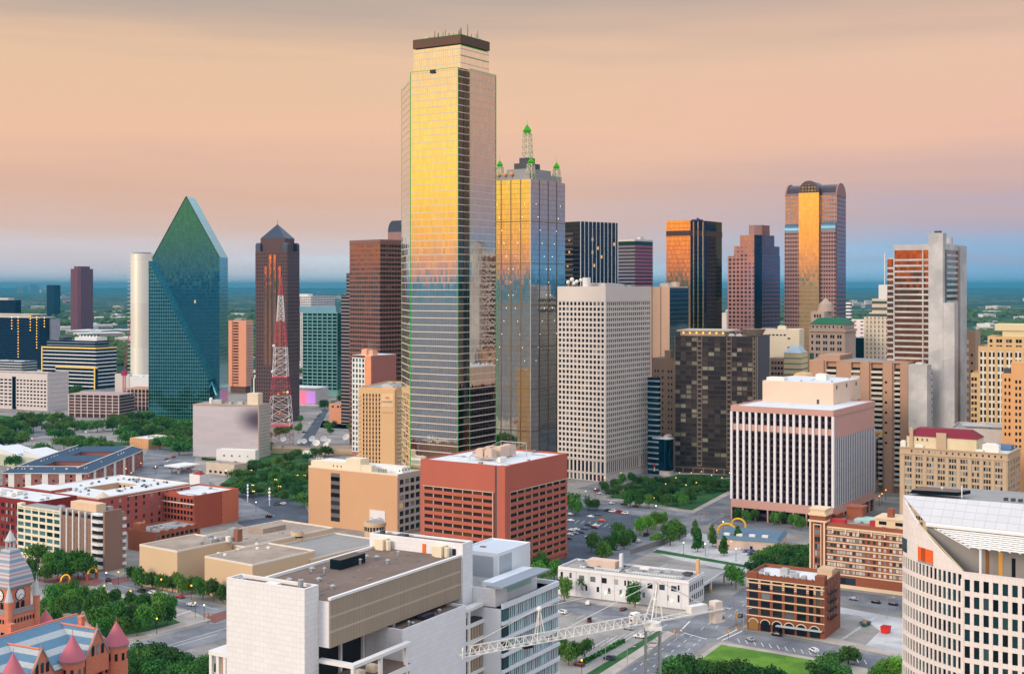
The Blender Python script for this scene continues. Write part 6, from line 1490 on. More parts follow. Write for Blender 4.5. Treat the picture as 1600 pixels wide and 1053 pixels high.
# ---- dark tower under construction lights, far left
B_ = Bld('dark_glass_complex', 'dark blue glass tower strung with vertical rows of yellow work lights', 62, 2250, -60, 86, 497, th=30, cat='office tower')
W, D, Z = B_.W, B_.D, B_.Z; m_bl = facade('midnight blue glass', (20, 52, 80), (22, 62, 96), 3, 4, .9, .85, rough=.1, var=.2)
B_.part(MB().box(0, 0, 0, W, D, Z), 'glass_shaft', m_bl); B_.part(MB().box(-.5, -.5, Z, W, D, Z + 1.5).box(2, D * .1, Z + 5, W, D * .75, Z + 6.2).box(4, D * .15, Z + 1.5, W - 4, D * .7, Z + 5), 'crown_deck', m_unit)
for (px, n, y0) in ((19, 5, 496), (29, 15, 496), (48, 6, 494), (58, 12, 495), (70, 4, 497)):
    for k in range(n): B_.part(MB().sphere(-1.0, B_.y(px), B_.zl(px, y0 + k * 4.4), .75, 6, 4), 'work_lamp', m_amber if k % 2 else m_warm, uv=False)
B_.part(MB().box(W - 12, -6, 0, W + 6, -.1, Z - 2), 'grey_shaft', mat('grey shaft', (160, 158, 168)))
B_ = Bld('blue_tower', 'small solid blue tower on the left horizon', 84, 6200, 73, 94.5, 445.5, th=30, cat='office tower'); B_.part(MB().box(0, 0, 0, B_.W, B_.D, B_.Z).box(-1, -1, B_.Z * .72, B_.W, B_.D + 1, B_.Z * .74), 'glass_shaft', m_bl)
B_ = Bld('navy_block', 'navy blue block left of the lit dark glass tower', 24, 2500, -30, 33, 469, th=30, cat='office building'); B_.part(MB().box(0, 0, 0, B_.W, B_.D, B_.Z), 'glass_shaft', m_bl); B_.part(MB().box(0, B_.D * .2, B_.Z, B_.W, B_.D * .7, B_.Z + 4), 'plant_room', m_unit)
B_ = Bld('pale_block', 'pale low block with ribbon windows below the dark glass tower', 34, 1950, -20, None, 565, th=26, W=30, cat='building'); B_.shell(facade('grey ribbons', (178, 182, 186), (60, 80, 100), 60, 4, 1, .5, rough=.15), m_roofw)
# ---- parking decks
for (nm, lab, xc, Y, xl, xr, yt, n_, c) in (('parking_garage', 'curved pinkish open parking garage below the yellow framed office', 186, 1420, 105, 192, 617, 7, (176, 150, 146)), ('parking_garage', 'rust coloured open parking garage against the teal prism tower', 240, 1500, 191, 250, 608, 5, (182, 130, 110))):
    B_ = Bld(nm, lab, xc, Y, xl, None, yt, th=14, cat='parking garage', W=34); W, D, Z = B_.W, B_.D, B_.Z; mm = mat('deck ' + str(c), c, var=.06)
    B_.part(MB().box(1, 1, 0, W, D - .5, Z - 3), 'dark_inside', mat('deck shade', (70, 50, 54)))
    for k in range(n_): z = Z - 1.2 - k * (Z - 2) / n_; B_.part(MB().box(0, 0, z, W + .3, D, z + 1.2), 'deck', mm, uv=False)
    for k in range(9): B_.part(MB().box(-.2, D * k / 8.3, 0, .5, D * k / 8.3 + .9, Z - .1), 'post', m_wg, uv=False)
B_ = Bld('box_hall', 'low white hall with loading bays behind the rust parking garage', 236, 1620, 180, 260, 589, th=16, cat='building'); B_.shell(m_white, m_roofw, par=.6); B_.part(MB().box(-.6, B_.D * .6, 0, 6, B_.D, B_.Z + 3), 'cream_block', m_om)
for k in range(4): B_.win('loading_bay', m_win, 'L', B_.D * (.08 + .13 * k), 8, 6, 5, .01)
B_.flush()
B_ = Bld('striped_slab', 'small white striped slab right of the vaulted tower', 1329, 1500, 1318, 1331, 471, th=33, cat='building'); B_.part(MB().box(0, 0, 0, B_.W, B_.D, B_.Z), 'wall', facade('white ribbons', (216, 216, 218), (40, 50, 60), 60, 4, 1, .4, rough=.1))
B_ = Bld('white_hall', 'white low block between green roofed hotel and cream setback tower', 1352, 1700, 1316, None, 500, th=30, W=30, cat='building'); B_.shell(facade('white blocks', (220, 206, 200), (90, 90, 100), 9, 5, .4, .3, rough=.2), m_roofw)
B_ = Bld('blue_low_block', 'low blue glass and red base block in the gap right of the green roofed hotel', 1350, 1300, 1330, None, 528, th=33, W=24, cat='building'); B_.part(MB().box(0, 0, B_.Z * .4, B_.W, B_.D, B_.Z), 'wall', m_tg); B_.part(MB().box(-.2, -.2, 0, B_.W, B_.D, B_.Z * .4), 'red_base', mat('dull red base', (120, 44, 50)))
B_ = Bld('pale_block', 'small pink cream block peeping left of the mauve stepped tower', 1135, 1900, 1126, 1139, 489, th=20, cat='building'); B_.shell(m_om, m_roofw)
B_ = Bld('gable_hall', 'white gabled exhibition hall with red corner at the road junction', 312, 905, 296, 327, 742, th=33, cat='building'); B_.shell(m_white, m_roofw, par=.3); B_.part(MB().prism([(0, 0), (6, 0), (6, B_.D * .7), (0, B_.D * .7)], B_.Z, B_.Z + 2.6, top=[(2.9, B_.D * .3), (3.1, B_.D * .3), (3.1, B_.D * .4), (2.9, B_.D * .4)]), 'red_hip_roof', mat('red tile', (150, 52, 48)))
# ================================================================ FOREGROUND
def windows_free(root, nm, lst, m, cap=100):
    """lst: (position, heading of the pane's width axis, w, h); the nearest become parts of their own"""
    lst = sorted(lst, key=lambda e: -(e[2] * e[3]) / (Vector(e[0]) + root.location - cam.location).length_squared)
    rest = MB()
    for k, (p, rz, w_, h_) in enumerate(lst):
        if k < cap:
            o = bpy.data.objects.new(nm, unit_pane(m)); COL.objects.link(o); o.parent = root; o.location = p; o.scale = (w_, 1, h_); o.rotation_euler = (0, 0, rz)
        else:
            u = Vector((math.cos(rz), math.sin(rz), 0)); n_ = Vector((-u.y, u.x, 0)); p = Vector(p); zz = Vector((0, 0, h_ / 2))
            q = [p - u * w_ / 2 - n_ * .06 - zz, p + u * w_ / 2 - n_ * .06 - zz, p + u * w_ / 2 - n_ * .06 + zz, p - u * w_ / 2 - n_ * .06 + zz]
            rest.extrude(q, n_ * .08)
    if rest.v: rest.build(nm, m, root)['kind'] = 'stuff'
# ---- white panelled courts building
B_ = Bld('courts_building', 'big white panelled courts building with a brown roof, nearest at bottom centre', 476, 295, 354, 498, 920, th=30, cat='courthouse')
m_pn = panelled('white stone panels', (228, 226, 224), (196, 192, 188), 2.4, 1.2, .035, .05)
m_pnr = panelled('white stone panels smooth', (226, 226, 228), (200, 200, 202), 2.4, 1.2, .03, .05)
m_rib2 = panelled('ribbed beige panel', (168, 152, 132), (138, 124, 108), .6, 60, .12, .1); m_lou = mat('beige louvre', (160, 142, 120), var=.08); m_cap2 = mat('white coping', (224, 222, 218), var=.04)
wA, D, Z = B_.W, B_.D, B_.Z
def L3(px, py, z): return B_.loc(px, py, z)
zr = 71.2
xn, yn = L3(497, 941, zr + .6); L_, yL = L3(722, 868, zr + .6); xf, yf = L3(423, 899, zr + .6)

y0 = (yn + yL) / 2; yF = yf
# near shaft
q = MB().box(0, 0, 0, wA, D, Z - .9).box(0, 0, Z - .9, .5, D, Z).box(wA - .5, 0, Z - .9, wA, D, Z).box(.5, 0, Z - .9, wA - .5, .5, Z).box(.5, D - .5, Z - .9, wA - .5, D, Z); B_.part(q, 'stone_shaft', m_pn)
B_.part(MB().box(.5, .5, Z - .9, wA - .5, D - .5, Z - .75), 'shaft_roof', m_roofb)
B_.part(MB().cyl(wA * .5, 3.2, Z - .8, Z + 1.3, .6, .7, 12), 'flue', m_steel); B_.part(MB().box(1.5, D * .4, Z - .75, 3, D * .55, Z - .2), 'hatch', m_pipe); B_.part(MB().cyl(2, D * .85, Z - .75, Z - .1, .8, n=10), 'roof_fan', m_steel); B_.part(MB().cyl(2.4, D * .93, Z - .75, Z - .2, .7, n=10), 'roof_fan', m_steel)
# long upper floors carried over a recess
B_.part(MB().box(wA + .02, y0 + .4, 60.6, L_, yF - .2, zr), 'upper_floors', m_pnr); B_.part(MB().box(wA + .02, y0, 60.6, L_, y0 + .38, zr + .3), 'ribbed_panel', m_rib2)
for z in (64.0, 67.4): B_.part(MB().box(wA + .02, y0 - .05, z, L_, y0 - .005, z + .5), 'panel_band', mat('lighter panel band', (182, 166, 146), var=.06))
B_.part(MB().box(wA + .02, y0 - .15, zr + .3, L_, y0 + .7, zr + .85).box(wA + .02, yF - .8, zr, L_, yF, zr + .8), 'coping', m_cap2)
B_.part(MB().box(wA + .02, y0 + .7, zr, L_, yF - .8, zr + .12), 'brown_roof', m_roofb)
r = random.Random(8)
for k in range(34):
    x, y = r.uniform(wA + 2, L_ - 3), r.uniform(y0 + 2, yF - 3); B_.part(MB().box(x, y, zr + .12, x + r.uniform(1, 3.4), y + r.uniform(.25, .6), zr + .15), 'tar_patch', m_roofk if k % 2 else mat('tan patch', (146, 124, 108)), uv=False)
vents(B_, wA + 6, y0 + 3, L_ - 4, yF - 3, zr + .1, 12, seed=6)
px_, py_ = L3(570, 878, zr + .2); B_.part(MB().box(px_ - 10.5, py_ - .2, zr + .1, px_, py_ + 3.2, zr + 2.6), 'roof_lantern', mat('dark teal glazing', (20, 40, 50), rough=.15, metal=.5))
# recess below
B_.part(MB().box(wA + .02, y0 + 7.7, 0, L_ + 20, yF, 60.58), 'lower_core', m_black)
for k in range(6): B_.part(MB().box(wA + 4 + k * 9, y0 + 7.0, 50, wA + 4.7 + k * 9, y0 + 7.68, 60.58), 'recess_mullion', m_cap2)
# far shaft
zC = CAMH - (849 - CY) / F * (B_.C.y + L_ * B_.dr.y + y0 * B_.dl.y); wC = 5.0; yC = y0 - .6
B_.part(MB().box(L_ + .02, yC, 0, L_ + wC, yF + 2, zC - .7).box(L_ + .02, yC, zC - .7, L_ + .5, yF + 2, zC).box(L_ + wC - .5, yC, zC - .7, L_ + wC, yF + 2, zC).box(L_ + .5, yC, zC - .7, L_ + wC - .5, yC + .5, zC).box(L_ + .5, yF + 1.5, zC - .7, L_ + wC - .5, yF + 2, zC), 'stone_shaft', m_pnr)
B_.part(MB().box(L_ + .5, yC + .5, zC - .7, L_ + wC - .5, yF + 1.5, zC - .5), 'shaft_roof', m_roofb)
B_.part(MB().box(L_ + 1, yF - 9, zC - .5, L_ + 3.2, yF - 6.5, zC + .3).cyl(L_ + 2, yF - 1, zC - .5, zC + .8, .8, n=10), 'roof_fan', m_roofk)
for yy in (y0 + 4.2, yF - 4.6): B_.part(MB().box(L_ - 3.0, yy, zr + .1, L_ - .1, yy + 2.4, zr + 3.0).cyl(L_ - 1.4, yy - .7, zr + .1, zr + 2.6, .75, n=10).cyl(L_ - 1.4, yy + 3.2, zr + .1, zr + 2.6, .75, n=10), 'air_handler', m_cr)
B_.part(MB().box(L_ - .08, y0 + 11.0, zr + .1, L_ + .0, y0 + 12.2, zr + 2.6), 'orange_door', mat('orange door', (222, 110, 34))); B_.part(MB().box(L_ - .1, y0 + 1.5, zr + .4, L_ + .0, y0 + 2.6, zr + 2.2), 'louvre', m_black)
# white plant cube beyond it
zb = 61.5; cx_, cy_ = L3(778, 909, zb); zT = CAMH - (864 - CY) / F * (B_.C.y + cx_ * B_.dr.y + cy_ * B_.dl.y)
x1c = cx_ + 21; y1c = cy_ + 13
C2 = B_.C + B_.dr * cx_ + B_.dl * cy_; k_ = (828.5 - CX) / F; x1c = cx_ + (k_ * C2.y - C2.x) / (B_.dr.x - k_ * B_.dr.y)

m_wc = mat('white sheet cladding', (218, 222, 226), var=.03, rough=.5); m_gp = mat('grey louvre panel', (166, 174, 180), var=.05, rough=.5)
B_.part(MB().box(cx_, cy_, 0, x1c, y1c, zT - .4).box(cx_, cy_, zT - .4, cx_ + .4, y1c, zT).box(x1c - .4, cy_, zT - .4, x1c, y1c, zT).box(cx_ + .4, cy_, zT - .4, x1c - .4, cy_ + .4, zT).box(cx_ + .4, y1c - .4, zT - .4, x1c - .4, y1c, zT), 'plant_cube', m_wc)
B_.part(MB().box(cx_ + .4, cy_ + .4, zT - .4, x1c - .4, y1c - .4, zT - .3), 'cube_roof', mat('pale blue roof', (186, 194, 204), var=.06)); B_.part(MB().box(cx_ + 6, cy_ + 8, zT - .3, cx_ + 7, cy_ + 9.5, zT), 'hatch', mat('brown hatch', (140, 100, 90)))
B_.part(MB().box(cx_ - .1, cy_ + 1.5, zT - 7, cx_ + .02, cy_ + 10.5, zT - 1.2), 'louvre_panel', m_gp); B_.part(MB().box(cx_ + .8, cy_ - .1, zT - 7, cx_ + 7.5, cy_ + .02, zT - 1.0), 'louvre_panel', m_gp)
# right-hand office wing with teal glass
zE = 59.1; ex, ey = L3(788, 944, zE); fx, fy = L3(872, 907, zE)
ey = (ey + fy) / 2
B_.part(MB().box(ex, ey + .7, 0, fx, ey + 22, zE - 1.2).box(ex, ey, zE - 1.4, fx, ey + .6, zE).box(fx - .6, ey + .6, zE - 1.4, fx, ey + 22, zE), 'wing_wall', m_wc)
B_.part(MB().box(ex, ey + .6, zE - 1.4, fx - .6, ey + 22, zE - 1.2), 'wing_roof', mat('slate wing roof', (128, 138, 150)))
fh = 4.25; lst = []; nw = 27
for k in range(14):
    z1 = zE - 1.4 - k * fh; z0 = z1 - fh + 1.25
    if z1 < 2: break
    B_.part(MB().box(ex - .5, ey - .3, z0 - 1.15, fx + .1, ey + .3, z0 - .25), 'floor_band', m_wc, uv=False)
    wv = (fx - ex - 3.2) / nw
    for i in range(nw):
        lst.append(((ex + 3.2 + wv * (i + .5), ey + .66, (z0 + z1) / 2 - .1), 0, wv - .34, z1 - z0 + .1))
    B_.part(MB().box(ex + .2, ey + .02, z0 - .2, ex + 3.0, ey + .6, z1 - .2), 'corner_glazing', m_teal)
# panes are laid on the wing's own axes
ang = 0
def win_local(lst, nm, m, cap=100):
    rest = MB(); lst.sort(key=lambda e: -e[0][2])
    for k, (p, rz, w_, h_) in enumerate(lst):
        if k < cap:
            o = bpy.data.objects.new(nm, unit_pane(m)); COL.objects.link(o); o.parent = B_.root; o.location = p; o.scale = (w_, 1, h_); o.rotation_euler = (0, 0, rz)
        else: rest.box(p[0] - w_ / 2, p[1] - .06, p[2] - h_ / 2, p[0] + w_ / 2, p[1] + .02, p[2] + h_ / 2)
    if rest.v: rest.build(nm, m, B_.root)['kind'] = 'stuff'
q = MB()
m_wing = pane('wing glass', [(0, (30, 74, 84)), (.3, (64, 128, 134)), (.6, (110, 172, 176)), (.85, (150, 200, 202))], metal=.25, rough=.15)
for i in range(nw + 1): q.box(ex + 3.2 + wv * i - .1, ey + .42, 0, ex + 3.2 + wv * i + .1, ey + .65, zE - 1.4)
win_local(lst, 'window', m_wing)
B_.part(q, 'window_fins', m_wc, uv=False)
# canopy and glazed attic on the wing
ax, ay = L3(788, 918, zE + 5.2); bx_, by_ = L3(858, 888, zE + 5.2)
B_.part(MB().box(ax, (ay + by_) / 2, zE + 4.7, bx_, ay + 5.5, zE + 5.2), 'canopy_roof', mat('grey canopy', (138, 146, 156), var=.06)); B_.part(MB().box(ex + 2.5, ey + 3.4, zE - 1.2, fx - 7, ey + 8, zE + 4.68), 'attic', m_wc)
q = MB()
B_.part(MB().box(ex + 8, ey + 3.3, zE + 1.2, ex + 8 + (fx - ex) * .42, ey + 3.42, zE + 3.4), 'green_strip_window', mat('mint glazing', (150, 210, 196), rough=.2))
for k in range(12): q.box(ex + 8.3 + k * 1.0, ey + 3.26, zE + 1.3, ex + 8.4 + k * 1.0, ey + 3.3, zE + 3.3)
B_.part(q, 'strip_mullions', m_wc, uv=False)
# stair shaft at the wing corner
sx, sy = 66.0, -10.9
B_.part(MB().box(sx, sy, 0, sx + 6, sy + 3.4, 61.9).box(sx, sy + 3.4, 56, sx + 6, 0, 61.9).box(sx, sy, 61.9, sx + .4, 0, 62.6).box(sx + .4, sy, 61.9, sx + 6, sy + .4, 62.6), 'stair_shaft', m_pnr)
B_.part(MB().box(sx + .4, sy + .4, 61.9, sx + 6, 0, 62.05), 'shaft_roof', m_roofg)
# forward block with its own brown roof
zG = 60.0; gx, gy = L3(629, 984, zG); hx_, hy_ = L3(724, 944, zG); kx, ky = L3(571, 974, zG); 
gy1 = y0 + 7.4
B_.part(MB().box(gx, gy, 0, hx_, gy1, zG - .8).box(gx, gy, zG - .8, gx + .5, gy1, zG).box(hx_ - .5, gy, zG - .8, hx_, gy1, zG).box(gx + .5, gy, zG - .8, hx_ - .5, gy + .5, zG).box(gx + .5, gy1 - .5, zG - .8, hx_ - .5, gy1, zG), 'forward_block', m_pnr)
B_.part(MB().box(gx + .5, gy + .5, zG - .8, hx_ - .5, gy1 - .5, zG - .65), 'brown_roof', m_roofb)
q = (hx_ - gx)
for (u, v, w_, d_) in ((.12, .55, 5, 3.4), (.52, .6, 5, 3.2), (.42, .18, 5, 2.2)):
    B_.part(MB().box(gx + q * u, gy + (gy1 - gy) * v, zG - .65, gx + q * u + w_, gy + (gy1 - gy) * v + d_, zG + .2).box(gx + q * u + .3, gy + (gy1 - gy) * v + .3, zG + .2, gx + q * u + w_ - .3, gy + (gy1 - gy) * v + d_ - .3, zG + .28), 'skylight', mat('skylight glass', (60, 56, 74), rough=.15, metal=.3))
vents(B_, gx + 1, gy + 1, hx_ - 2, gy1 - 1, zG - .65, 5, seed=4)
# recessed bay with beige louvres between forward block and stair shaft, framed by a white beam
B_.part(MB().box(hx_ + .02, gy + .2, 0, sx - .02, gy + 3, zG - 5), 'bay_wall', m_black)
for k in range(9):
    z1 = zG - 6.4 - k * 4.25
    B_.part(MB().box(hx_ + .02, gy - .35, z1, sx - .02, gy + .19, z1 + .9), 'bay_band', m_cap2, uv=False)
    for i in range(5): B_.part(MB().box(hx_ + 1.2 + i * (sx - hx_ - 1.6) / 5, gy - .1, z1 - 3.3, hx_ + 1.2 + (i + .72) * (sx - hx_ - 1.6) / 5, gy + .18, z1 - .02), 'louvre', m_lou, uv=False)
B_.part(MB().box(hx_ + .02, gy - .4, zG - 2.0, sx - .02, gy + 2.0, zG - 1.2).box(hx_ + .8, gy - .4, 0, hx_ + 1.5, gy + .15, zG - 2.0), 'white_frame', m_cap2)
# terrace frame between near shaft and forward block
tz = 57.6
q = MB().box(wA + .02, y0 - 6.6, tz - .8, gx - .02, y0 - 5.0, tz).box(wA + .02, y0 - 5.0, tz - .8, wA + 1.8, y0 + 3.8, tz)
for u in (0, .45, .9): q.box(wA + .3 + (gx - wA) * u, y0 - 6.4, 0, wA + 1.1 + (gx - wA) * u, y0 - 5.6, tz - .8)
B_.part(q, 'terrace_frame', m_cap2); B_.part(MB().box(wA + .02, y0 - 6.2, tz - 6, gx - .02, y0 + 3.8, tz - 5.2), 'terrace', m_roofb)
units(B_, [(wA + 7, y0 - 3, tz - 5.2, 2.4, 2, 1.6), (wA + 12, y0 - 3.5, tz - 5.2, 1.8, 2.4, 1.8)], m_cr)
for k in range(12): B_.part(MB().box(wA + 1.6 + k * 1.8, y0 - 6.3, tz - 12, wA + 2.9 + k * 1.8, y0 - 5.9, tz - 6.8), 'louvre', m_lou, uv=False)
B_.part(MB().box(wA + .02, y0 - 6.5, tz - 6.8, gx - .02, y0 - 5.9, tz - 5.4), 'bay_band', m_cap2)
# low wing left of the near shaft
B_.part(MB().box(.8, D + .02, 55.6, 14, D + 6.4, 56.6), 'side_canopy', m_cap2)
for k in range(3): B_.part(MB().box(1.0, D + 1.2 + k * 2.2, 0, 1.8, D + 2.0 + k * 2.2, 55.6), 'side_column', m_cap2)
B_.part(MB().box(3, D + .02, 0, 13, D + 5.6, 55.58), 'side_wall', mat('beige recess', (178, 150, 118)))
for k in range(4): B_.part(MB().box(.9, D + .02, 50 - k * 6, 3, D + 6.2, 51 - k * 6), 'side_balcony', m_cap2)

# ---- curved pale office at bottom right
P0 = Vector((105.6, 306.0, 0)); rt = thing('curved_office', 'pale stone curved office with white roof louvres at the bottom right corner', 'office building', P0)
Lp, Mp, Rp = Vector((98.2, 328, 0)) - P0, Vector((100.2, 316.5, 0)) - P0, Vector((56, -39, 0)); O = Vector((0, 0, 0)); u = Vector((.82, -.57, 0)); nb = Vector((.57, .82, 0))
m_ps = panelled('pinkish stone cladding', (224, 214, 208), (192, 180, 174), 1.7, 1.9, .03, .05); m_wd = pane('deep green office glass', [(0, (18, 30, 34)), (.35, (26, 52, 56)), (.6, (38, 78, 82)), (.85, (70, 100, 100))], metal=.6)
def strip(q, pts, z0f, z1f, th=.5):
    """a wall following pts (left to right as seen from outside); heights may vary along it"""
    for i in range(len(pts) - 1):
        a, b_ = pts[i], pts[i + 1]; d = (b_ - a).normalized(); inn = Vector((-d.y, d.x, 0)) * th
        za, zb_ = (z0f(i), z0f(i + 1)); ta, tb = (z1f(i), z1f(i + 1)); Zv = lambda z: Vector((0, 0, z))
        q.extrude([a + Zv(za), b_ + Zv(zb_), b_ + Zv(tb), a + Zv(ta)], inn)
    return q
Ltop = [Lp]
for i in range(1, 17):
    s = i / 16; Ltop.append(Lp * (1 - s) ** 2 + (Mp * 2 - (Lp + O) * .5) * 2 * s * (1 - s) + O * s * s)
zt = lambda i: 90.2 - (90.2 - 76.5) * i / 16
zw = 75.6; fh = 3.9
q = MB(); strip(q, Ltop, lambda i: zw, zt)
R8 = [u * (2.15 * i) for i in range(32)]
strip(q, [O, R8[-1]], lambda i: 74.6, lambda i: 76.3)
lst = []
for k in range(19):
    z1 = zw - k * fh
    strip(q, Ltop, lambda i: z1 - fh, lambda i: z1 - 2.75); z2 = 74.6 - k * fh; strip(q, [O, R8[-1]], lambda i: z2 - fh, lambda i: z2 - 2.75)
    for i in range(16):
        a, b_ = Ltop[i], Ltop[i + 1]; d = b_ - a; lst.append(((a + b_) / 2 + Vector((-d.y, d.x, 0)).normalized() * .3 + Vector((0, 0, z1 - 1.38)), math.atan2(d.y, d.x), d.length - .1, 2.74))
    for i in range(31):
        a = R8[i]; lst.append((a + u * 1.075 + nb * .3 + Vector((0, 0, z2 - 1.38)), math.atan2(u.y, u.x), 2.0, 2.74))
for i in range(17):
    a = Ltop[i]; d = (Ltop[min(16, i + 1)] - Ltop[max(0, i - 1)]).normalized(); n_ = Vector((-d.y, d.x, 0)); q.extrude([a - d * .27 - n_ * .02, a + d * .27 - n_ * .02, a + d * .27 + n_ * .45, a - d * .27 + n_ * .45], Vector((0, 0, zw - .02)))
for i in range(32):
    a = R8[i]; q.extrude([a - u * .45 - nb * .02, a + u * .45 - nb * .02, a + u * .45 + nb * .45, a - u * .45 + nb * .45], Vector((0, 0, 74.58)))
o = q.build('stone_wall', m_ps, rt)
windows_free(rt, 'window', lst, m_wd)
Lb = Lp + nb * 34; Rb = Rp + nb * 34
MB().prism([tuple((p + nb * .6)[:2]) for p in (Lp, Ltop[8], O, Rp)] + [tuple(Rb[:2]), tuple(Lb[:2])], 0, 72.4).build('inner_core', m_roofk, rt)
ea = Vector((101.2, 319, 0)) - P0; ra = Lp
e1, r1 = ea + u * 62, ra + u * 62; Zv = lambda z: Vector((0, 0, z))
MB().extrude([ea + Zv(85.2), e1 + Zv(85.2), r1 + Zv(91.4), ra + Zv(90.4)], Vector((0, 0, .35))).build('metal_roof', panelled('pale metal roof', (196, 198, 202), (160, 164, 170), 2.6, 1.5, .05, .05, rough=.45, offs=0), rt)
MB().bar(ea + Zv(84.9), e1 + Zv(84.9), .55, 6).build('eave_gutter', m_cap2, rt)
MB().extrude([ra + Zv(90.2), r1 + Zv(91.2), r1 + nb * 24 + Zv(90.6), ra + nb * 24 + Zv(89.8)], Vector((0, 0, .3))).build('flat_roof', m_roofg, rt)
MB().prism([tuple((p)[:2]) for p in (ea + nb * .8, e1 + nb * .8, r1 + nb * 26, ra + nb * 26)], 72.45, 84.6).build('top_storey', mat('grey render', (150, 146, 144)), rt)
MB().extrude([ra + u * 1.5 + nb * 2 + Zv(91.0), ra + u * 13 + nb * 2.0 + Zv(91.4), ra + u * 15 + nb * 6 + Zv(91.6), ra + u * 2 + nb * 8 + Zv(91.2)], Vector((0, 0, .9))).build('roof_skylight', mat('dark skylight', (24, 40, 48), rough=.12, metal=.6), rt)
for k in range(3): MB().box(*(ra + u * (24 + k * 1.7) + nb * 2 + Zv(91.2)), *(ra + u * (24.8 + k * 1.7) + nb * 2.8 + Zv(92.0))).build('roof_vent', m_roofk, rt)
pf = O - nb * .2
for k in range(9):
    s = k / 8; a = (ea + u * 1.5) * (1 - s) + (Vector((.8, -.2, 0)) + u * .5) * s; z = 84.4 - 2.3 * s
    MB().extrude([a + Zv(z), a + u * 58 + Zv(z), a + u * 58 + nb * .42 + Zv(z + .16), a + nb * .42 + Zv(z + .16)], Vector((0, 0, .12))).build('pergola_slat', m_cap2, rt)
q = MB(); 
for k in range(26):
    a = ea + u * (2 + k * 2.3); b_ = Vector((.6, -.2, 0)) + u * (1 + k * 2.3); q.bar(a + Zv(84.2), b_ + Zv(81.9), .14)
q.build('pergola_rafters', m_cap2, rt)
for k in range(4): MB().bar(u * (3.9 + k * 15) + nb * .8 + Zv(72), u * (3.9 + k * 15) + nb * .8 + Zv(82), .3, 8).build('pergola_post', m_cap2, rt)
for k in range(18):
    a = u * r.uniform(2, 40) + nb * r.uniform(1.5, 5); s = r.uniform(.5, 1.2); MB().box(a.x, a.y, 72.4, a.x + s * 1.6, a.y + s, 72.4 + s * 1.4).build('terrace_unit', r.choice([m_unit, m_steel, mat('ochre chair', (214, 150, 50)), mat('teal unit', (70, 110, 116))]), rt)
for k in range(12):
    a = ea + u * (14 + k * 3) + nb * .6; MB().box(a.x, a.y - .3, 73, a.x + 1.9, a.y + .1, 81 - (k % 3)).build('terrace_door', [mat('timber door', (150, 104, 60)), mat('lit ochre room', (220, 156, 60), emit=(230, 160, 60), es=.3), m_black][k % 3], rt)
def on_wall(i0, i1, z0, z1, nm, m):
    a, b_ = Ltop[i0], Ltop[i1]; d = b_ - a; rz = math.atan2(d.y, d.x); p = (a + b_) / 2 - Vector((-d.y, d.x, 0)).normalized() * .12
    o = bpy.data.objects.new(nm, unit_pane(m)); COL.objects.link(o); o.parent = rt; o.location = p + Zv((z0 + z1) / 2); o.scale = (d.length, 1, z1 - z0); o.rotation_euler = (0, 0, rz)
on_wall(0, 2, 76.8, 80.2, 'teal_window', mat('teal glass', (20, 84, 80), rough=.1, metal=.5)); on_wall(6, 10, 76.4, 79.6, 'orange_recess', mat('orange recess light', (226, 96, 30), rough=.5, emit=(226, 96, 30), es=.06)); on_wall(7, 8, 76.4, 79.6, 'window_panel', mat('rust panel', (170, 70, 34))); on_wall(6, 10, 75.9, 76.4, 'window_ledge', m_roofg)  # lit recess: its orange light put into the pane's colour and glow
MB().bar(ra + u * 14 + nb * 2 + Zv(91), ra + u * 14 + nb * 2 + Zv(94), .15).sphere(*(ra + u * 8 + nb * 6 + Zv(92.4)), .3, 6, 4).build('roof_mast', m_pipe, rt)
MB().extrude([Ltop[6] + Zv(85.1), O + Zv(76.6), O + Zv(76.0) + nb * .6, Ltop[6] + Zv(84.5) + nb * .6], Vector((.0, -.25, .25))).build('raking_coping', mat('cream coping', (206, 196, 150)), rt)

# ---- old red sandstone courthouse
B_ = Bld('sandstone_courthouse', 'salmon sandstone courthouse with clock tower, conical pink turrets and banded slate roofs', 14, 388, None, None, None, th=27, cat='courthouse')
m_sal = panelled('salmon sandstone', (216, 128, 98), (190, 116, 92), 1.2, .5, .02, .1); m_grs = mat('grey granite trim', (150, 140, 136), var=.1); m_ptile = mat('pink clay tile', (186, 104, 116), var=.06, scale=.6)
mb_, tb = _new('banded slate')
zz = tb.n('ShaderNodeSeparateXYZ', {0: tb.n('ShaderNodeNewGeometry').outputs['Position']}); fr = tb.m('FRACT', tb.m('DIVIDE', zz.outputs[2], 3.1))
nz_ = tb.n('ShaderNodeTexNoise', {'Vector': tb.n('ShaderNodeNewGeometry').outputs['Position'], 'Scale': 1.2, 'Detail': 4.0})
kk = tb.m('ADD', .78, tb.m('MULTIPLY', nz_.outputs[0], .44))
cb = tb.mix(tb.m('LESS_THAN', fr, .42), lin((84, 124, 150)), lin((168, 176, 178))); cb = tb.mix(1.0, cb, tb.n('ShaderNodeCombineColor', {0: kk, 1: kk, 2: kk}), 'MULTIPLY')
tb.n('ShaderNodeOutputMaterial', {0: tb.n('ShaderNodeBsdfPrincipled', {'Base Color': cb, 'Roughness': .7})})
mp_, tp = _new('banded tower slate')
zz = tp.n('ShaderNodeSeparateXYZ', {0: tp.n('ShaderNodeNewGeometry').outputs['Position']}); fr = tp.m('FRACT', tp.m('DIVIDE', zz.outputs[2], 2.5))
cb = tp.ramp(fr, [(0, lin((130, 144, 160))), (.36, lin((186, 186, 188))), (.62, lin((186, 136, 140))), (.8, lin((178, 182, 186)))], 'CONSTANT'); tp.n('ShaderNodeOutputMaterial', {0: tp.n('ShaderNodeBsdfPrincipled', {'Base Color': cb, 'Roughness': .7})})
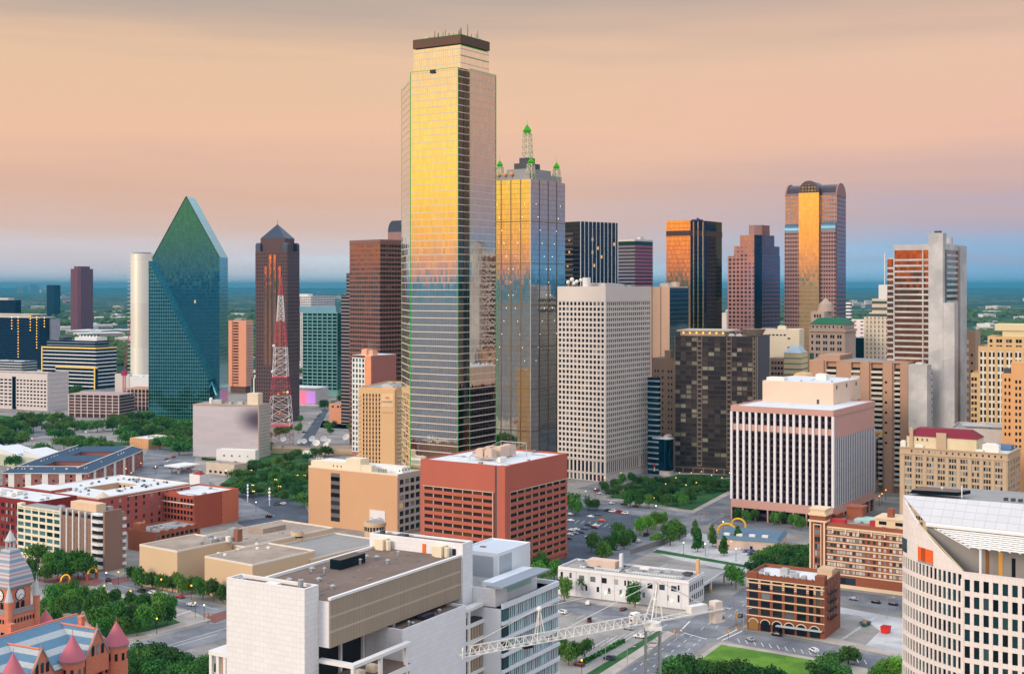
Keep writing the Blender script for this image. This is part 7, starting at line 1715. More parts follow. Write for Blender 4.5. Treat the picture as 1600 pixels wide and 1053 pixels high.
s = 10.5; zl1, zl2, ztp = 45.8, 53.2, 63.2
tw = B_.part(MB().box(0, 0, 0, s, s, zl1), 'clock_tower', m_sal)
MB().box(1.2, 1.2, zl1, s - 1.2, s - 1.2, zl2).build('belfry_stage', m_sal, tw)
MB().box(-.3, -.3, zl1 - .5, s + .3, s + .3, zl1 + .1).box(.0, .0, zl1 + .1, .25, s, zl1 + 1).box(.25, 0, zl1 + .1, s, .25, zl1 + 1).box(.9, .9, zl2 - .7, s - .9, s - .9, zl2 - .1).build('ledge', m_grs, tw)
hw = [4.75, 4.7, 4.55, 4.35, 4.1, 3.75, 3.35, 2.9, 2.5, 2.15, 1.9]; c = s / 2
for i in range(10):
    h0, h1 = hw[i], hw[i + 1]; z0, z1 = zl2 + (ztp - zl2) * i / 10, zl2 + (ztp - zl2) * (i + 1) / 10
    P_ = lambda h: [(c - h, c - h), (c + h, c - h), (c + h, c + h), (c - h, c + h)]
    (MB().prism(P_(h0), z0, z1, top=P_(h1), cap=i in (0, 9))).build('bell_roof', mp_, tw) if i == 0 else None
q = MB()
for i in range(10):
    h0, h1 = hw[i], hw[i + 1]; q.prism(P_(h0), zl2 + (ztp - zl2) * i / 10, zl2 + (ztp - zl2) * (i + 1) / 10, top=P_(h1), cap=True)
[bpy.data.objects.remove(o_) for o_ in list(tw.children) if o_.name.startswith('bell_roof')]
q.build('bell_roof', mp_, tw)
q = MB().box(c - 1.9, c - 1.9, ztp, c + 1.9, c + 1.9, ztp + .5)
for k in range(8): q.cyl(c + 1.25 * math.cos(k * math.pi / 4), c + 1.25 * math.sin(k * math.pi / 4), ztp + .5, ztp + 3.0, .17, n=6)
q.cyl(c, c, ztp + 3.0, ztp + 3.4, 1.7, n=12).cyl(c, c, ztp + 3.4, ztp + 6.2, 1.55, .15, 12).bar((c, c, ztp + 6), (c, c, ztp + 8), .09); q.build('cupola', mat('pale zinc', (190, 192, 192), var=.06), tw)
for (face, cx_, rz) in (('R', c, 0), ('L', c, -math.pi / 2)):
    pos = B_.fp(face, c, -1.2 + .06, 50.6); q = MB()
    n = 28; ring = [(1.75 * math.cos(2 * math.pi * i / n), 1.75 * math.sin(2 * math.pi * i / n)) for i in range(n)]
    q.extrude([(x, 0, z) for x, z in ring], (0, -.12, 0)); ck = q.build('clock_face', mat('clock white', (232, 230, 224), var=.02), tw); ck.location = pos; ck.rotation_euler = (0, 0, rz)
    q = MB()
    for i in range(n): q.bar((1.75 * math.cos(2 * math.pi * i / n), -.1, 1.75 * math.sin(2 * math.pi * i / n)), (1.75 * math.cos(2 * math.pi * (i + 1) / n), -.1, 1.75 * math.sin(2 * math.pi * (i + 1) / n)), .13)
    for i in range(12): a = i * math.pi / 6; q.bar((1.25 * math.cos(a), -.17, 1.25 * math.sin(a)), (1.5 * math.cos(a), -.17, 1.5 * math.sin(a)), .07)
    q.bar((0, -.18, 0), (.9, -.18, -.2), .07); q.bar((0, -.2, 0), (-.85, -.2, -.95), .06); q.build('clock_hands', m_black, ck, uv=False)
def arch_win(face, a, out, z, w_, h_, nm='arched_window', m=None, trim=True, par=None):
    pts = [(-w_ / 2, 0), (w_ / 2, 0)] + [(w_ / 2 * math.cos(t_), h_ - w_ / 2 + w_ / 2 * math.sin(t_)) for t_ in [math.pi * i / 8 for i in range(9)]]
    q = MB().extrude([(x, -.02, zz_) for x, zz_ in pts], (0, -.08, 0)); o = q.build(nm, m or m_win, par or B_.root); o.location = B_.fp(face, a, out, z); o.rotation_euler = (0, 0, -math.pi / 2 if face == 'L' else 0)
    if trim:
        q = MB(); pp = pts[2:]
        for i in range(8): q.bar((pp[i][0] * 1.1, -.1, pp[i][1] + .05), (pp[i + 1][0] * 1.1, -.1, pp[i + 1][1] + .05), .16)
        q.build('arch_trim', m_grs, o, uv=False)
for f_ in ('R', 'L'):
    for k in range(3): arch_win(f_, c + (k - 1) * 2.7, 0, 33.6, 1.7, 6.6, par=tw)
    for k in range(2): arch_win(f_, c + (k - .5) * 2.0, -1.2, 46.1, 1.3, 2.6, 'belfry_opening', m_black, par=tw)
    for k in range(8): arch_win(f_, 1.2 + k * 1.16, 0, 42.6, .6, 1.3, 'arcade_opening', m_black, False, par=tw)
for (x, y) in ((0, 0), (s, 0), (0, s), (s, s)):
    q = MB().cyl(x, y, 40, 49.3, 1.0, n=10); tr = q.build('corner_turret', m_sal, tw); MB().cyl(x, y, 49.3, 49.7, 1.25, n=10).cyl(x, y, 49.7, 54.6, 1.15, .06, 10).bar((x, y, 54.4), (x, y, 55.6), .07).build('turret_spire', mat('pale zinc', (190, 192, 192)), tr)
x0, x1, y0_, y1_ = -44.0, 16.5, -25.5, 2.5
B_.part(MB().box(x0, y0_, 0, -.02, y1_, 34.6).box(-.02, y0_, 0, x1, -.02, 34.6).box(s + .02, -.02, 0, x1, y1_, 34.6), 'wall', m_sal)
q = MB(); e = .7; ym = -11.5; zr_ = 43.6
q.add([(x0, y0_ - e, 34.4), (x1 + e, y0_ - e, 34.4), (x1 + e, y1_ + e, 34.4), (x0, y1_ + e, 34.4), (x0 + 8, ym, zr_), (x1 - 1.0, ym, zr_)], [(0, 1, 5, 4), (2, 3, 4, 5), (1, 2, 5), (3, 0, 4), (3, 2, 1, 0)])
# cross ridges running out to the gables
for (xg, w_, h_, yo) in ((8.0, 9.0, 7.6, 1.2), (-13.0, 8.5, 6.8, 1.2)):
    q.add([(xg - w_ / 2, y0_ - yo, 35.0), (xg + w_ / 2, y0_ - yo, 35.0), (xg, y0_ - yo, 35.0 + h_), (xg - w_ / 2, ym, 35.0), (xg + w_ / 2, ym, 35.0), (xg, ym, 35.0 + h_)], [(1, 4, 5, 2), (3, 0, 2, 5)])
q.add([(x1 + .8, ym - 6, 35), (x1 + .8, ym + 6, 35), (x1 + .8, ym, 42.5), (3, ym - 6, 35), (3, ym + 6, 35), (3, ym, 42.5)], [(1, 4, 5, 2), (3, 0, 2, 5)])
B_.part(q, 'slate_roof', mb_)
m_pr = mat('salmon ridge tile', (226, 128, 104)); q = MB().bar((x0 + 8, ym, zr_ + .1), (x1 - 1, ym, zr_ + .1), .32)
q.bar((x1 - 1, ym, zr_), (x1 + e, y0_ - e, 34.5), .22).bar((x1 - 1, ym, zr_), (x1 + e, y1_ + e, 34.5), .22).bar((8, y0_ - 1, 42.8), (8, ym - 1, 42.8), .28).bar((-13, y0_ - 1, 42.0), (-13, ym - 1, 42.0), .28); B_.part(q, 'ridge_tiles', m_pr, uv=False)
for (xg, w_, h_) in ((8.0, 9.0, 7.6), (-13.0, 8.5, 6.8)):
    q = MB().extrude([(xg - w_ / 2, y0_ - 1.2, 30), (xg + w_ / 2, y0_ - 1.2, 30), (xg + w_ / 2, y0_ - 1.2, 35.0), (xg, y0_ - 1.2, 35.3 + h_), (xg - w_ / 2, y0_ - 1.2, 35.0)], (0, -.7, 0)); g_ = B_.part(q, 'gable', m_sal)
    q = MB().bar((xg - w_ / 2, y0_ - 2.0, 34.9), (xg, y0_ - 2.0, 35.4 + h_), .26).bar((xg + w_ / 2, y0_ - 2.0, 34.9), (xg, y0_ - 2.0, 35.4 + h_), .26).cyl(xg, y0_ - 1.6, 35.4 + h_, 37 + h_, .35, .05, 6); q.build('gable_coping', m_grs, g_, uv=False)
    for k in range(3): arch_win('R', xg + (k - 1) * 1.9, 25.5 + 2.0 - .1, 35.4, 1.05, 3.0, 'gable_window', par=None)
q = MB().extrude([(x1 + .9, ym - 5.5, 33), (x1 + .9, ym + 5.5, 33), (x1 + .9, ym, 43.4)], (.6, 0, 0)); B_.part(q, 'gable', m_sal); B_.part(MB().bar((x1 + 1.5, ym - 5.8, 33.2), (x1 + 1.5, ym, 44.0), .3).bar((x1 + 1.5, ym + 5.8, 33.2), (x1 + 1.5, ym, 44.0), .3), 'gable_coping', m_grs, uv=False)
for (xt, yt, rr, za, zb_) in ((17.0, -26, 3.35, 36.2, 42.9), (-1.0, -26.6, 3.4, 36.2, 43.2), (-23.0, -27.2, 3.4, 36.2, 43.6), (17.5, 3.5, 2.4, 38.5, 43.0)):
    q = MB().cyl(xt, yt, 0, za, rr, n=22); tr = B_.part(q, 'round_turret', m_sal)
    MB().cyl(xt, yt, za - .5, za, rr + .3, n=22).build('turret_band', m_grs, tr); MB().cyl(xt, yt, za, zb_, rr + .5, .05, 22).bar((xt, yt, zb_ - .1), (xt, yt, zb_ + 1.4), .08).build('turret_cone', m_ptile, tr)
    for k in range(7):
        a = math.pi + k * math.pi / 5 - .5; o = MB().box(-.42, -.1, 0, .42, .04, 2.1).build('turret_window', m_win, tr); o.location = (xt + rr * math.cos(a), yt + rr * math.sin(a), za - 4.4); o.rotation_euler = (0, 0, a + math.pi / 2)
for k in range(5): arch_win('R', 2.6 + k * 2.8, 25.5, 28.4, 1.5, 4.0)
for k in range(6): arch_win('R', -20 + k * 2.9, 25.5, 28.4, 1.5, 4.0)
B_.part(MB().box(x0, y0_ - .2, 33.6, x1, y0_ - .02, 34.4), 'cornice', m_grs)
for (x, y, z) in ((-6, ym + 4, 40), (11.5, ym - 6, 39.5)): B_.part(MB().box(x, y, 34, x + 1.4, y + 1.4, z + 4.5).box(x - .2, y - .2, z + 4.5, x + 1.6, y + 1.6, z + 5), 'chimney', m_sal)

# ---- tower crane
mc = mat('crane white', (226, 222, 214), rough=.5, var=.04); mg_ = mat('crane mast grey', (132, 138, 140), rough=.5, metal=.3)
pc = at(1020, 975, 250.0); rt = thing('tower_crane', 'white tower crane with lattice jib over the parking lot', 'crane', (pc.x, pc.y, 0))
zc = pc.z; q = MB(); hw_ = 1.35
for sx_ in (-1, 1):
    for sy_ in (-1, 1): q.box(sx_ * hw_ - .14, sy_ * hw_ - .14, 0, sx_ * hw_ + .14, sy_ * hw_ + .14, zc - 1)
nseg = 26
for j in range(nseg):
    z0, z1 = (zc - 1) * j / nseg, (zc - 1) * (j + 1) / nseg; A = [(-hw_, -hw_), (hw_, -hw_), (hw_, hw_), (-hw_, hw_)]
    for i in range(4):
        a, b_ = A[i], A[(i + 1) % 4]; q.bar((*a, z0), (*b_, z0), .07); q.bar((*a, z0), (*b_, z1), .06) if (i + j) % 2 else q.bar((*b_, z0), (*a, z1), .06)
    q.box(-.7, -.1, z0 + .3, .7, .7, z0 + .4)
q.build('mast', mg_, rt, uv=False)
MB().box(-1.6, -1.6, zc - .8, 1.6, 1.6, zc - .3).cyl(0, 0, zc - .3, zc + .5, 1.5, n=16).build('slewing_platform', mc, rt)
tip = at(722, 1030, 226.0) - pc; tip.z = 0; jd = tip.normalized(); jl = tip.length; sd_ = Vector((-jd.y, jd.x, 0)); zj = zc + .7
def J(a, s_, z): return jd * a + sd_ * s_ + Vector((0, 0, z))
q = MB(); n = 22; hb = .8; hh = 1.5
for sgn in (-1, 1): q.bar(J(1, sgn * hb, zj), J(jl, sgn * hb, zj), .12)
q.bar(J(1, 0, zj + hh), J(jl - 2, 0, zj + hh), .13)
for i in range(n):
    a0, a1 = 1 + (jl - 2) * i / n, 1 + (jl - 2) * (i + 1) / n; am = (a0 + a1) / 2
    for sgn in (-1, 1): q.bar(J(a0, sgn * hb, zj), J(am, 0, zj + hh), .065); q.bar(J(am, 0, zj + hh), J(a1, sgn * hb, zj), .065)
    q.bar(J(a0, -hb, zj), J(a0, hb, zj), .06); q.bar(J(a0, -hb, zj), J(a1, hb, zj), .05)
q.box(*J(jl - .6, -.9, zj - .2), *J(jl + .4, .9, zj + 1.2)); q.build('jib', mc, rt, uv=False)
cl = 17.5; q = MB()
for sgn in (-1, 1): q.bar(J(-1, sgn * 1.0, zj), J(-cl, sgn * 1.0, zj), .18)
for k in range(9): q.bar(J(-1 - k * 2, -1, zj), J(-3 - k * 2, 1, zj), .07)
q.box(*J(-4, -.8, zj), *J(-3, .8, zj + .3)); q.build('counter_jib', mc, rt, uv=False)
q = MB().extrude([J(-cl + .3, -.9, zj - 2.6), J(-cl + 2.2, -.9, zj - 2.6), J(-cl + 2.2, -.9, zj + 1.6), J(-cl + .3, -.9, zj + 1.6)], sd_ * 1.8); q.build('counterweight', mat('counterweight concrete', (216, 200, 188)), rt)
q = MB().extrude([J(-cl + 4.2, -.8, zj + .1), J(-cl + 8.4, -.8, zj + .1), J(-cl + 8.4, -.8, zj + 1.5), J(-cl + 4.2, -.8, zj + 1.5)], sd_ * 1.6); q.build('winch_housing', mc, rt)
za = CAMH - (908 - CY) / F * 250; q = MB(); ap = J(-1.2, 0, za)
for (a, s_) in ((1.2, -1), (1.2, 1), (-1.6, -1), (-1.6, 1)): q.bar(J(a, s_, zj), ap, .14)
for k in range(1, 5):
    f_ = k / 5.5
    for (a, s_) in ((1.2, 1), (-1.6, 1)): q.bar(J(a, -s_, zj) * (1 - f_) + ap * f_, J(a, s_, zj) * (1 - f_) + ap * f_, .06)
q.box(*(ap - Vector((.5, .5, .4))), *(ap + Vector((.5, .5, .4)))); q.build('apex_frame', mc, rt, uv=False)
q = MB().bar(ap, J(jl * .48, 0, zj + hh), .06).bar(J(-1.2, .3, za), J(jl * .62, 0, zj + hh + 4.6), .05).bar(J(jl * .62, 0, zj + hh + 4.6), J(jl * .97, 0, zj + hh), .05).bar(ap, J(-cl + 2, 1, zj), .06).bar(ap, J(-cl + 2, -1, zj), .06); q.build('pendant_line', mc, rt, uv=False)
q = MB()
for s_ in (-.5, .5): q.bar(J(jl * .62 - .8, s_, zj + hh), J(jl * .62, 0, zj + hh + 5), .1); q.bar(J(jl * .62 + .8, s_, zj), J(jl * .62, 0, zj + hh + 5), .1)
q.sphere(*J(jl * .62, 0, zj + hh + 4.4), .5, 8, 5); q.build('jib_post', mc, rt, uv=False)
q = MB().extrude([J(2.4, -2.1, zj - .2), J(4.2, -2.1, zj - .2), J(4.2, -2.1, zj + 1.0), J(3.8, -2.1, zj + 1.7), J(2.4, -2.1, zj + 1.7)], sd_ * 1.3); cb_ = q.build('cab', mc, rt)
MB().extrude([J(4.22, -2.0, zj + .2), J(4.22, -.9, zj + .2), J(4.0, -.9, zj + 1.4), J(4.0, -2.0, zj + 1.4)], jd * .05).build('cab_window', m_black, cb_)
MB().extrude([J(jl * .66, -.5, zj - .7), J(jl * .7, -.5, zj - .7), J(jl * .7, -.5, zj - .1), J(jl * .66, -.5, zj - .1)], sd_ * 1.0).build('trolley', m_black, rt)

# ---- red and white radio mast
ym_ = 1171.0; pb = G(438.5, 697); rt = thing('radio_mast', 'tall red and white lattice radio mast beside the white cube', 'radio mast', (pb.x, pb.y, 0))
def zpx(py): return CAMH - (py - CY) / F * pb.y
def hwp(py):
    T = [(410, .5), (430, .8), (462, 3.3), (502, 5.6), (543, 9.3), (588, 11), (619, 13.6), (664, 16.6), (700, 17.5)]
    for (a, ha), (b_, hb_) in zip(T, T[1:]):
        if a <= py <= b_: return (ha + (hb_ - ha) * (py - a) / (b_ - a)) / F * pb.y
m_red = mat('mast red', (204, 76, 84), rough=.6, var=.06); m_mw = mat('mast white', (222, 220, 220), rough=.6, var=.05)
for (ya, yb, mm, ns) in ((697, 664, m_red, 2), (664, 619, m_mw, 3), (619, 588, m_red, 2), (588, 543, m_mw, 4), (543, 502, m_red, 4), (502, 462, m_mw, 5), (462, 430, m_red, 5)):
    q = lattice(MB(), 0, 0, max(0, zpx(ya)), zpx(yb), hwp(ya), hwp(yb), ns, (.19 if mm is m_mw else .15) if ya > 470 else .1)
    if yb in (588, 664): q.box(-hwp(yb) - .6, -hwp(yb) - .6, zpx(yb) - .4, hwp(yb) + .6, hwp(yb) + .6, zpx(yb))
    q.build('lattice_section', mm, rt, uv=False)
MB().bar((0, 0, zpx(432)), (0, 0, zpx(416)), .3).build('mast_tip', m_red, rt)
for (py, sx_) in ((540, -1), (612, 1), (655, 1), (580, -1)): MB().sphere(sx_ * hwp(py), -hwp(py), zpx(py), 1.4, 10, 6).build('mast_dish', m_pipe, rt)
for (px, py) in ((437, 615), (447, 612), (440, 645)): MB().sphere((px - 438) * .5, -hwp(py) - 1, zpx(py), 1.2, 8, 5).build('mast_antenna', mat('orange antenna', (226, 130, 60)), rt)
# ---- satellite earth-station yard
B_ = Bld('station_building', 'long low tan station building behind the park trees', 600, 1110, 424, None, 698, th=6, W=22, cat='building')
B_.shell(m_ch, m_chr, par=.6, Z=B_.zl(430, 700))
dm = None
def dish(px, py, r_, label):
    p = G(px, py + 7, 6.5); t_ = thing('satellite_dish', label, 'satellite dish', (p.x, p.y, 6.2 if py < 693 else .1), rng.uniform(-.4, .6), 'white satellite dishes on the station roof')
    q = MB(); n = 16; ringz = []
    vs = [(0, 0, 0)]; fs = []
    for j in range(1, 5):
        rr = r_ * j / 4; vs += [(rr * math.cos(2 * math.pi * i / n), rr * math.sin(2 * math.pi * i / n), .28 * rr * rr / r_) for i in range(n)]
    fs = [(0, 1 + i, 1 + (i + 1) % n) for i in range(n)]
    for j in range(3): fs += [(1 + j * n + i, 1 + (j + 1) * n + i, 1 + (j + 1) * n + (i + 1) % n, 1 + j * n + (i + 1) % n) for i in range(n)]
    M_ = Matrix.Translation((0, 0, r_ * .9)) @ Matrix.Rotation(R(52), 4, 'X')
    q.add([M_ @ Vector(v) for v in vs], fs); q.build('reflector', m_pipe, t_, uv=False, smooth=True)
    MB().bar((0, 0, 0), (0, 0, r_ * .9), .3, 6, r1=.2).box(-.9, -.9, 0, .9, .9, .3).build('pedestal', m_steel, t_); MB().bar(M_ @ Vector((r_ * .7, 0, .1)), M_ @ Vector((0, 0, r_ * .8)), .08).bar(M_ @ Vector((-r_ * .7, 0, .1)), M_ @ Vector((0, 0, r_ * .8)), .08).build('feed_arm', m_steel, t_)
for i, (px, py, r_) in enumerate([(443, 683, 2.6), (468, 686, 2.2), (475, 686, 2.6), (488, 683, 3.0), (494, 690, 3.2), (506, 683, 3.0), (513, 686, 2.6), (509, 692, 2.4), (541, 681, 3.2), (478, 694, 2.8), (483, 694, 2.6)]):
    dish(px, py, r_, 'white satellite dish on the low roof right of the radio mast')
# ---- fuel station and its kiosk
pg = G(283, 738); rt = thing('fuel_canopy', 'flat white fuel station canopy on posts by the road junction', 'canopy', (pg.x, pg.y, 0), R(57))
MB().box(-9, -8, 5.0, 12, 9, 6.0).build('canopy_roof', m_pipe, rt)
for x in (-5, 6):
    for y in (-4, 5): MB().box(x - .3, y - .3, 0, x + .3, y + .3, 5).build('post', m_steel, rt); MB().box(x - .5, y + .6, 0, x + .5, y + 1.8, 1.9).build('fuel_pump', m_unit, rt)
B_ = Bld('kiosk_building', 'low pale shop with flat roof right of the fuel canopy', 366, 985, 322, None, 726, th=33, W=14, cat='shop'); B_.shell(mat('beige kiosk', (196, 180, 162)), m_chr, par=.5)
for i in range(5): B_.win('window', m_win, 'L', B_.D * (.12 + .18 * i), 2, 2.6, 1.8, .01); B_.win('window', m_win, 'R', B_.W * (.1 + .16 * i), 2, 2, 1.8, .01)
B_.flush()
# ---- burger restaurant with yellow arches
B_ = Bld('restaurant', 'long low restaurant with a dark blue roof in the parking lot', 1218, 702, 1118, 1231, 846, th=20, cat='restaurant')
W, D, Z = B_.W, B_.D, B_.Z; B_.part(MB().box(.6, .6, 0, W - .6, D - .6, Z - .8), 'wall', mat('pinkish render', (206, 180, 164))); B_.part(MB().prism([(0, 0), (W, 0), (W, D), (0, D)], Z - .8, Z + .8, top=[(1.6, 1.6), (W - 1.6, 1.6), (W - 1.6, D - 1.6), (1.6, D - 1.6)]), 'roof', mat('steel blue roof', (92, 116, 134), var=.06))
for i in range(2): B_.win('door', m_black, 'L', D * (.12 + .32 * i), 1.3, 1.4, 2.4, -.59)
units(B_, [(4, D * (.2 + .2 * i), Z + .8, 2.4, 3.2, 1.2) for i in range(4)], m_pipe); B_.flush()
for i in range(3): B_.part(MB().sphere(-.4, D * (.75 + .07 * i), Z - 1.4, .3, 6, 4), 'eave_lamp', m_warm, uv=False)
m_ya = mat('golden yellow arch', (240, 186, 24), rough=.4, var=.03)
def arch(px0, px1, py_base, py_top, lab):
    a, b_ = G(px0, py_base), G(px1, py_base + 2); t_ = thing('yellow_arch', lab, 'arch', (a + b_) / 2, math.atan2((b_ - a).y, (b_ - a).x), 'pair of yellow arches at the restaurant')
    hw_ = (b_ - a).length / 2; h = (py_base - py_top) / F * a.y * 1.0; q = MB(); n = 22
    P_ = [Vector((-hw_ * math.cos(math.pi * i / n), 0, h * math.sin(math.pi * i / n) ** .75)) for i in range(n + 1)]
    for i in range(n): q.bar(P_[i], P_[i + 1], .55, 6)
    q.build('arch_band', m_ya, t_, uv=False); MB().box(-hw_ - .6, -.6, 0, -hw_ + .6, .6, .4).box(hw_ - .6, -.6, 0, hw_ + .6, .6, .4).build('arch_footing', m_conc, t_)
arch(1121.5, 1150.5, 833, 817, 'nearer yellow arch standing in front of the blue roofed restaurant'); arch(1143, 1165, 822, 809, 'farther yellow arch rising behind the blue restaurant roof')
# ---- small red and yellow gate arches by the plaza
def gate(px, py, lab):
    p = G(px, py); t_ = thing('gate_arch', lab, 'arch', p, R(58), 'lit yellow gate arches on the brick plaza'); q = MB()
    for sx_ in (-2.6, 2.6): MB().box(sx_ - .6, -.6, 0, sx_ + .6, .6, 3.2).build('brick_post', m_rd, t_)
    P_ = [(-2.6 * math.cos(math.pi * i / 12), 0, 3.2 + 2.4 * math.sin(math.pi * i / 12)) for i in range(13)]
    for i in range(12): q.bar(P_[i], P_[i + 1], .32, 6)
    q.build('yellow_hoop', mat('lit yellow hoop', (250, 180, 40), emit=(255, 176, 40), es=.5, var=0), t_, uv=False)
gate(102, 916, 'left lit yellow gate arch standing on the brick plaza'); gate(144, 905, 'right lit yellow gate arch by the brown core office')
# ================================================================ TREES, CARS, LAMPS
def crown_mesh(name, seed, kind, n=900):
    r = random.Random(seed); b = MB()
    lobes = []
    if kind == 'round':
        for k in range(9):
            a = r.uniform(0, 6.28); d = r.uniform(.1, .62); lobes.append((Vector((d * math.cos(a), d * math.sin(a), r.uniform(.42, .82))), r.uniform(.3, .5)))
    elif kind == 'broad':
        for k in range(12):
            a = r.uniform(0, 6.28); d = r.uniform(.1, .85); lobes.append((Vector((d * math.cos(a), d * math.sin(a), r.uniform(.38, .66))), r.uniform(.28, .44)))
    else:
        for k in range(10):
            z = .3 + k * .13; w_ = .5 * (1 - (k / 10) ** 1.4) + .1; a = r.uniform(0, 6.28); lobes.append((Vector((w_ * .5 * math.cos(a), w_ * .5 * math.sin(a), z)), .2 + w_ * .45))
    tot = sum(l[1] ** 2 for l in lobes)
    for c, rad in lobes:
        for i in range(int(n * rad * rad / tot)):
            d = Vector((r.gauss(0, 1), r.gauss(0, 1), r.gauss(0, 1))); d.normalize()
            if d.z < -.55: d.z *= -.6
            p = c + d * rad * (r.random() ** .28) * Vector((1, 1, .85)).length / 1.65
            if p.z < .24: p.z = .24 + r.random() * .08
            s = r.uniform(.03, .062) * (1.25 if kind == 'cone' else 1)
            nn = (d + Vector((r.gauss(0, .55), r.gauss(0, .55), r.gauss(0, .55) + .25))).normalized(); u_ = nn.orthogonal().normalized(); u_ = (Matrix.Rotation(r.uniform(0, 6.28), 3, nn) @ u_); v_ = nn.cross(u_)
            b.add([p - u_ * s - v_ * s * .7, p + u_ * s * 1.1 - v_ * s * .5, p + u_ * s * .8 + v_ * s, p - u_ * s * .7 + v_ * s * .8], [(0, 1, 2, 3)])
    return b
m_l1 = leaf_mat('mid green leaves', (32, 94, 38), (78, 142, 54)); m_l2 = leaf_mat('dark oak leaves', (24, 80, 42), (66, 128, 54)); m_l3 = leaf_mat('bright green leaves', (70, 146, 34), (128, 184, 62))
m_tr = mat('bark', (96, 80, 66))
CROWN = {}; TRUNK = {}
for kind, m_ in (('round', m_l1), ('broad', m_l2), ('cone', m_l1), ('bright', m_l3)):
    for i in range(3):
        k2 = 'round' if kind == 'bright' else kind
        CROWN[kind, i] = crown_mesh('crown', 100 + i * 7 + len(kind), k2, 1500).mesh('crown', m_, uv=False)
        r = random.Random(i); q = MB().bar((0, 0, -.01), (.01, .0, .34), .045, 7, r1=.028)
        for j in range(4):
            a = j * 1.57 + r.uniform(-.4, .4); q.bar((.0, 0, .26 + .03 * j), (.3 * math.cos(a), .3 * math.sin(a), .55 + r.uniform(-.05, .1)), .022, 5, r1=.008)
        TRUNK[kind, i] = q.mesh('trunk', m_tr, uv=False)
KIND = {'round': ('tree', 'leafy green tree'), 'broad': ('oak_tree', 'dark spreading oak'), 'cone': ('conical_tree', 'pointed conical tree'), 'bright': ('tree', 'bright light green tree')}
def tree(px, py, rad, kind, where, hr=None, group=None):
    """crown centre seen at px, py; rad in metres"""
    sx = rad; sz = (hr or {'round': 1.75, 'broad': 1.35, 'cone': 1.75, 'bright': 1.75}[kind]) * rad * rng.uniform(.92, 1.1) / 1.15
    p = G(px, py, sz * .62); i = rng.randrange(3)
    nm, lab = KIND[kind]
    o = bpy.data.objects.new(nm, None); COL.objects.link(o); o.location = (p.x, p.y, .05); o.rotation_euler = (0, 0, rng.uniform(0, 6.28)); o.scale = (sx * rng.uniform(.9, 1.1), sx * rng.uniform(.9, 1.1), sz)
    tag(o, lab + ' ' + where, 'tree', group or 'trees ' + where)
    c = bpy.data.objects.new('crown', CROWN[kind, i]); COL.objects.link(c); c.parent = o
    t_ = bpy.data.objects.new('trunk', TRUNK[kind, i]); COL.objects.link(t_); t_.parent = o
def trees(where, kind, rad, pts):
    for (x, y) in pts: tree(x, y, rad * rng.uniform(.85, 1.18), kind, where)
trees('in the street row before the tan courthouse', 'round', 5.2, [(207, 895), (222, 902), (238, 905), (254, 908), (270, 908), (285, 911), (301, 913), (317, 917), (333, 921), (348, 925)])
trees('in the plaza beyond the clock tower', 'round', 5.4, [(72, 944), (84, 930), (100, 924), (97, 946), (114, 938), (117, 921), (130, 928), (134, 945), (150, 932), (160, 938), (66, 966), (84, 962)])
trees('at the plaza corner by the brick crossing', 'round', 4.8, [(182, 930), (205, 940)])
trees('in the park strip by the wide street', 'round', 5.4, [(226, 943), (250, 942), (268, 943), (186, 962), (204, 958), (222, 963), (243, 958), (262, 957), (174, 972), (194, 976), (214, 976), (168, 958)])
trees('at the bottom edge right of the sandstone courthouse', 'broad', 6.5, [(214, 1022), (232, 1016), (250, 1018), (270, 1026), (290, 1030), (312, 1034), (222, 1040), (245, 1044), (268, 1050), (300, 1052), (205, 1050), (326, 1048)])
trees('between the clock tower and the cream office', 'round', 6.0, [(60, 868), (77, 878), (92, 874), (48, 884), (107, 876), (122, 880), (136, 880), (70, 893), (90, 890), (110, 890), (38, 898), (130, 888)])
trees('in the park left of the tan block', 'broad', 7.2, [(386, 740), (418, 745), (436, 745), (456, 758), (430, 765), (416, 738), (460, 740), (478, 742), (388, 765), (360, 760), (378, 751), (396, 748), (372, 738), (390, 730), (410, 727), (428, 735), (446, 726), (462, 732), (404, 762), (424, 755), (448, 750), (470, 748), (474, 728), (462, 765), (475, 778), (440, 772)])
trees('behind the park below the station wall', 'broad', 7.0, [(450, 712), (466, 706), (480, 712), (432, 718), (494, 705), (508, 702), (395, 722), (378, 762)])
trees('at the far left below the white office', 'broad', 10.5, [(18, 668), (36, 664), (52, 660), (-4, 672), (40, 676), (8, 660), (26, 655), (44, 650), (62, 652), (14, 678), (30, 683), (4, 690)])
trees('around the left parking lots', 'broad', 9, [(108, 676), (126, 692), (90, 650), (104, 656), (116, 662), (130, 666), (148, 690), (160, 696), (82, 655), (94, 664), (86, 677), (100, 690), (118, 686), (138, 690), (76, 668), (70, 700), (56, 705), (40, 712), (24, 718), (152, 664)])
trees('in the wood below the teal prism tower', 'broad', 10.5, [(184, 655), (204, 662), (222, 660), (240, 664), (258, 665), (276, 670), (292, 676), (200, 680), (222, 676), (244, 676), (262, 680), (250, 688), (268, 690), (176, 662), (194, 655), (212, 650), (230, 648), (248, 654), (266, 658), (284, 664), (298, 672), (190, 672), (210, 668), (232, 668), (252, 672), (272, 678), (288, 688), (280, 696), (296, 692)])
trees('behind the parking garages', 'broad', 11, [(112, 612), (120, 606), (190, 560), (200, 572), (182, 552), (196, 590), (228, 592), (176, 540), (208, 548)])
trees('beside the radio mast', 'round', 5.5, [(413, 690), (419, 682), (417, 698), (446, 672), (452, 668), (436, 676)])
trees('in the car park beyond the station', 'round', 5.0, [(470, 655), (466, 668), (512, 666), (522, 664), (516, 672), (546, 668), (556, 666), (566, 670), (580, 668)])
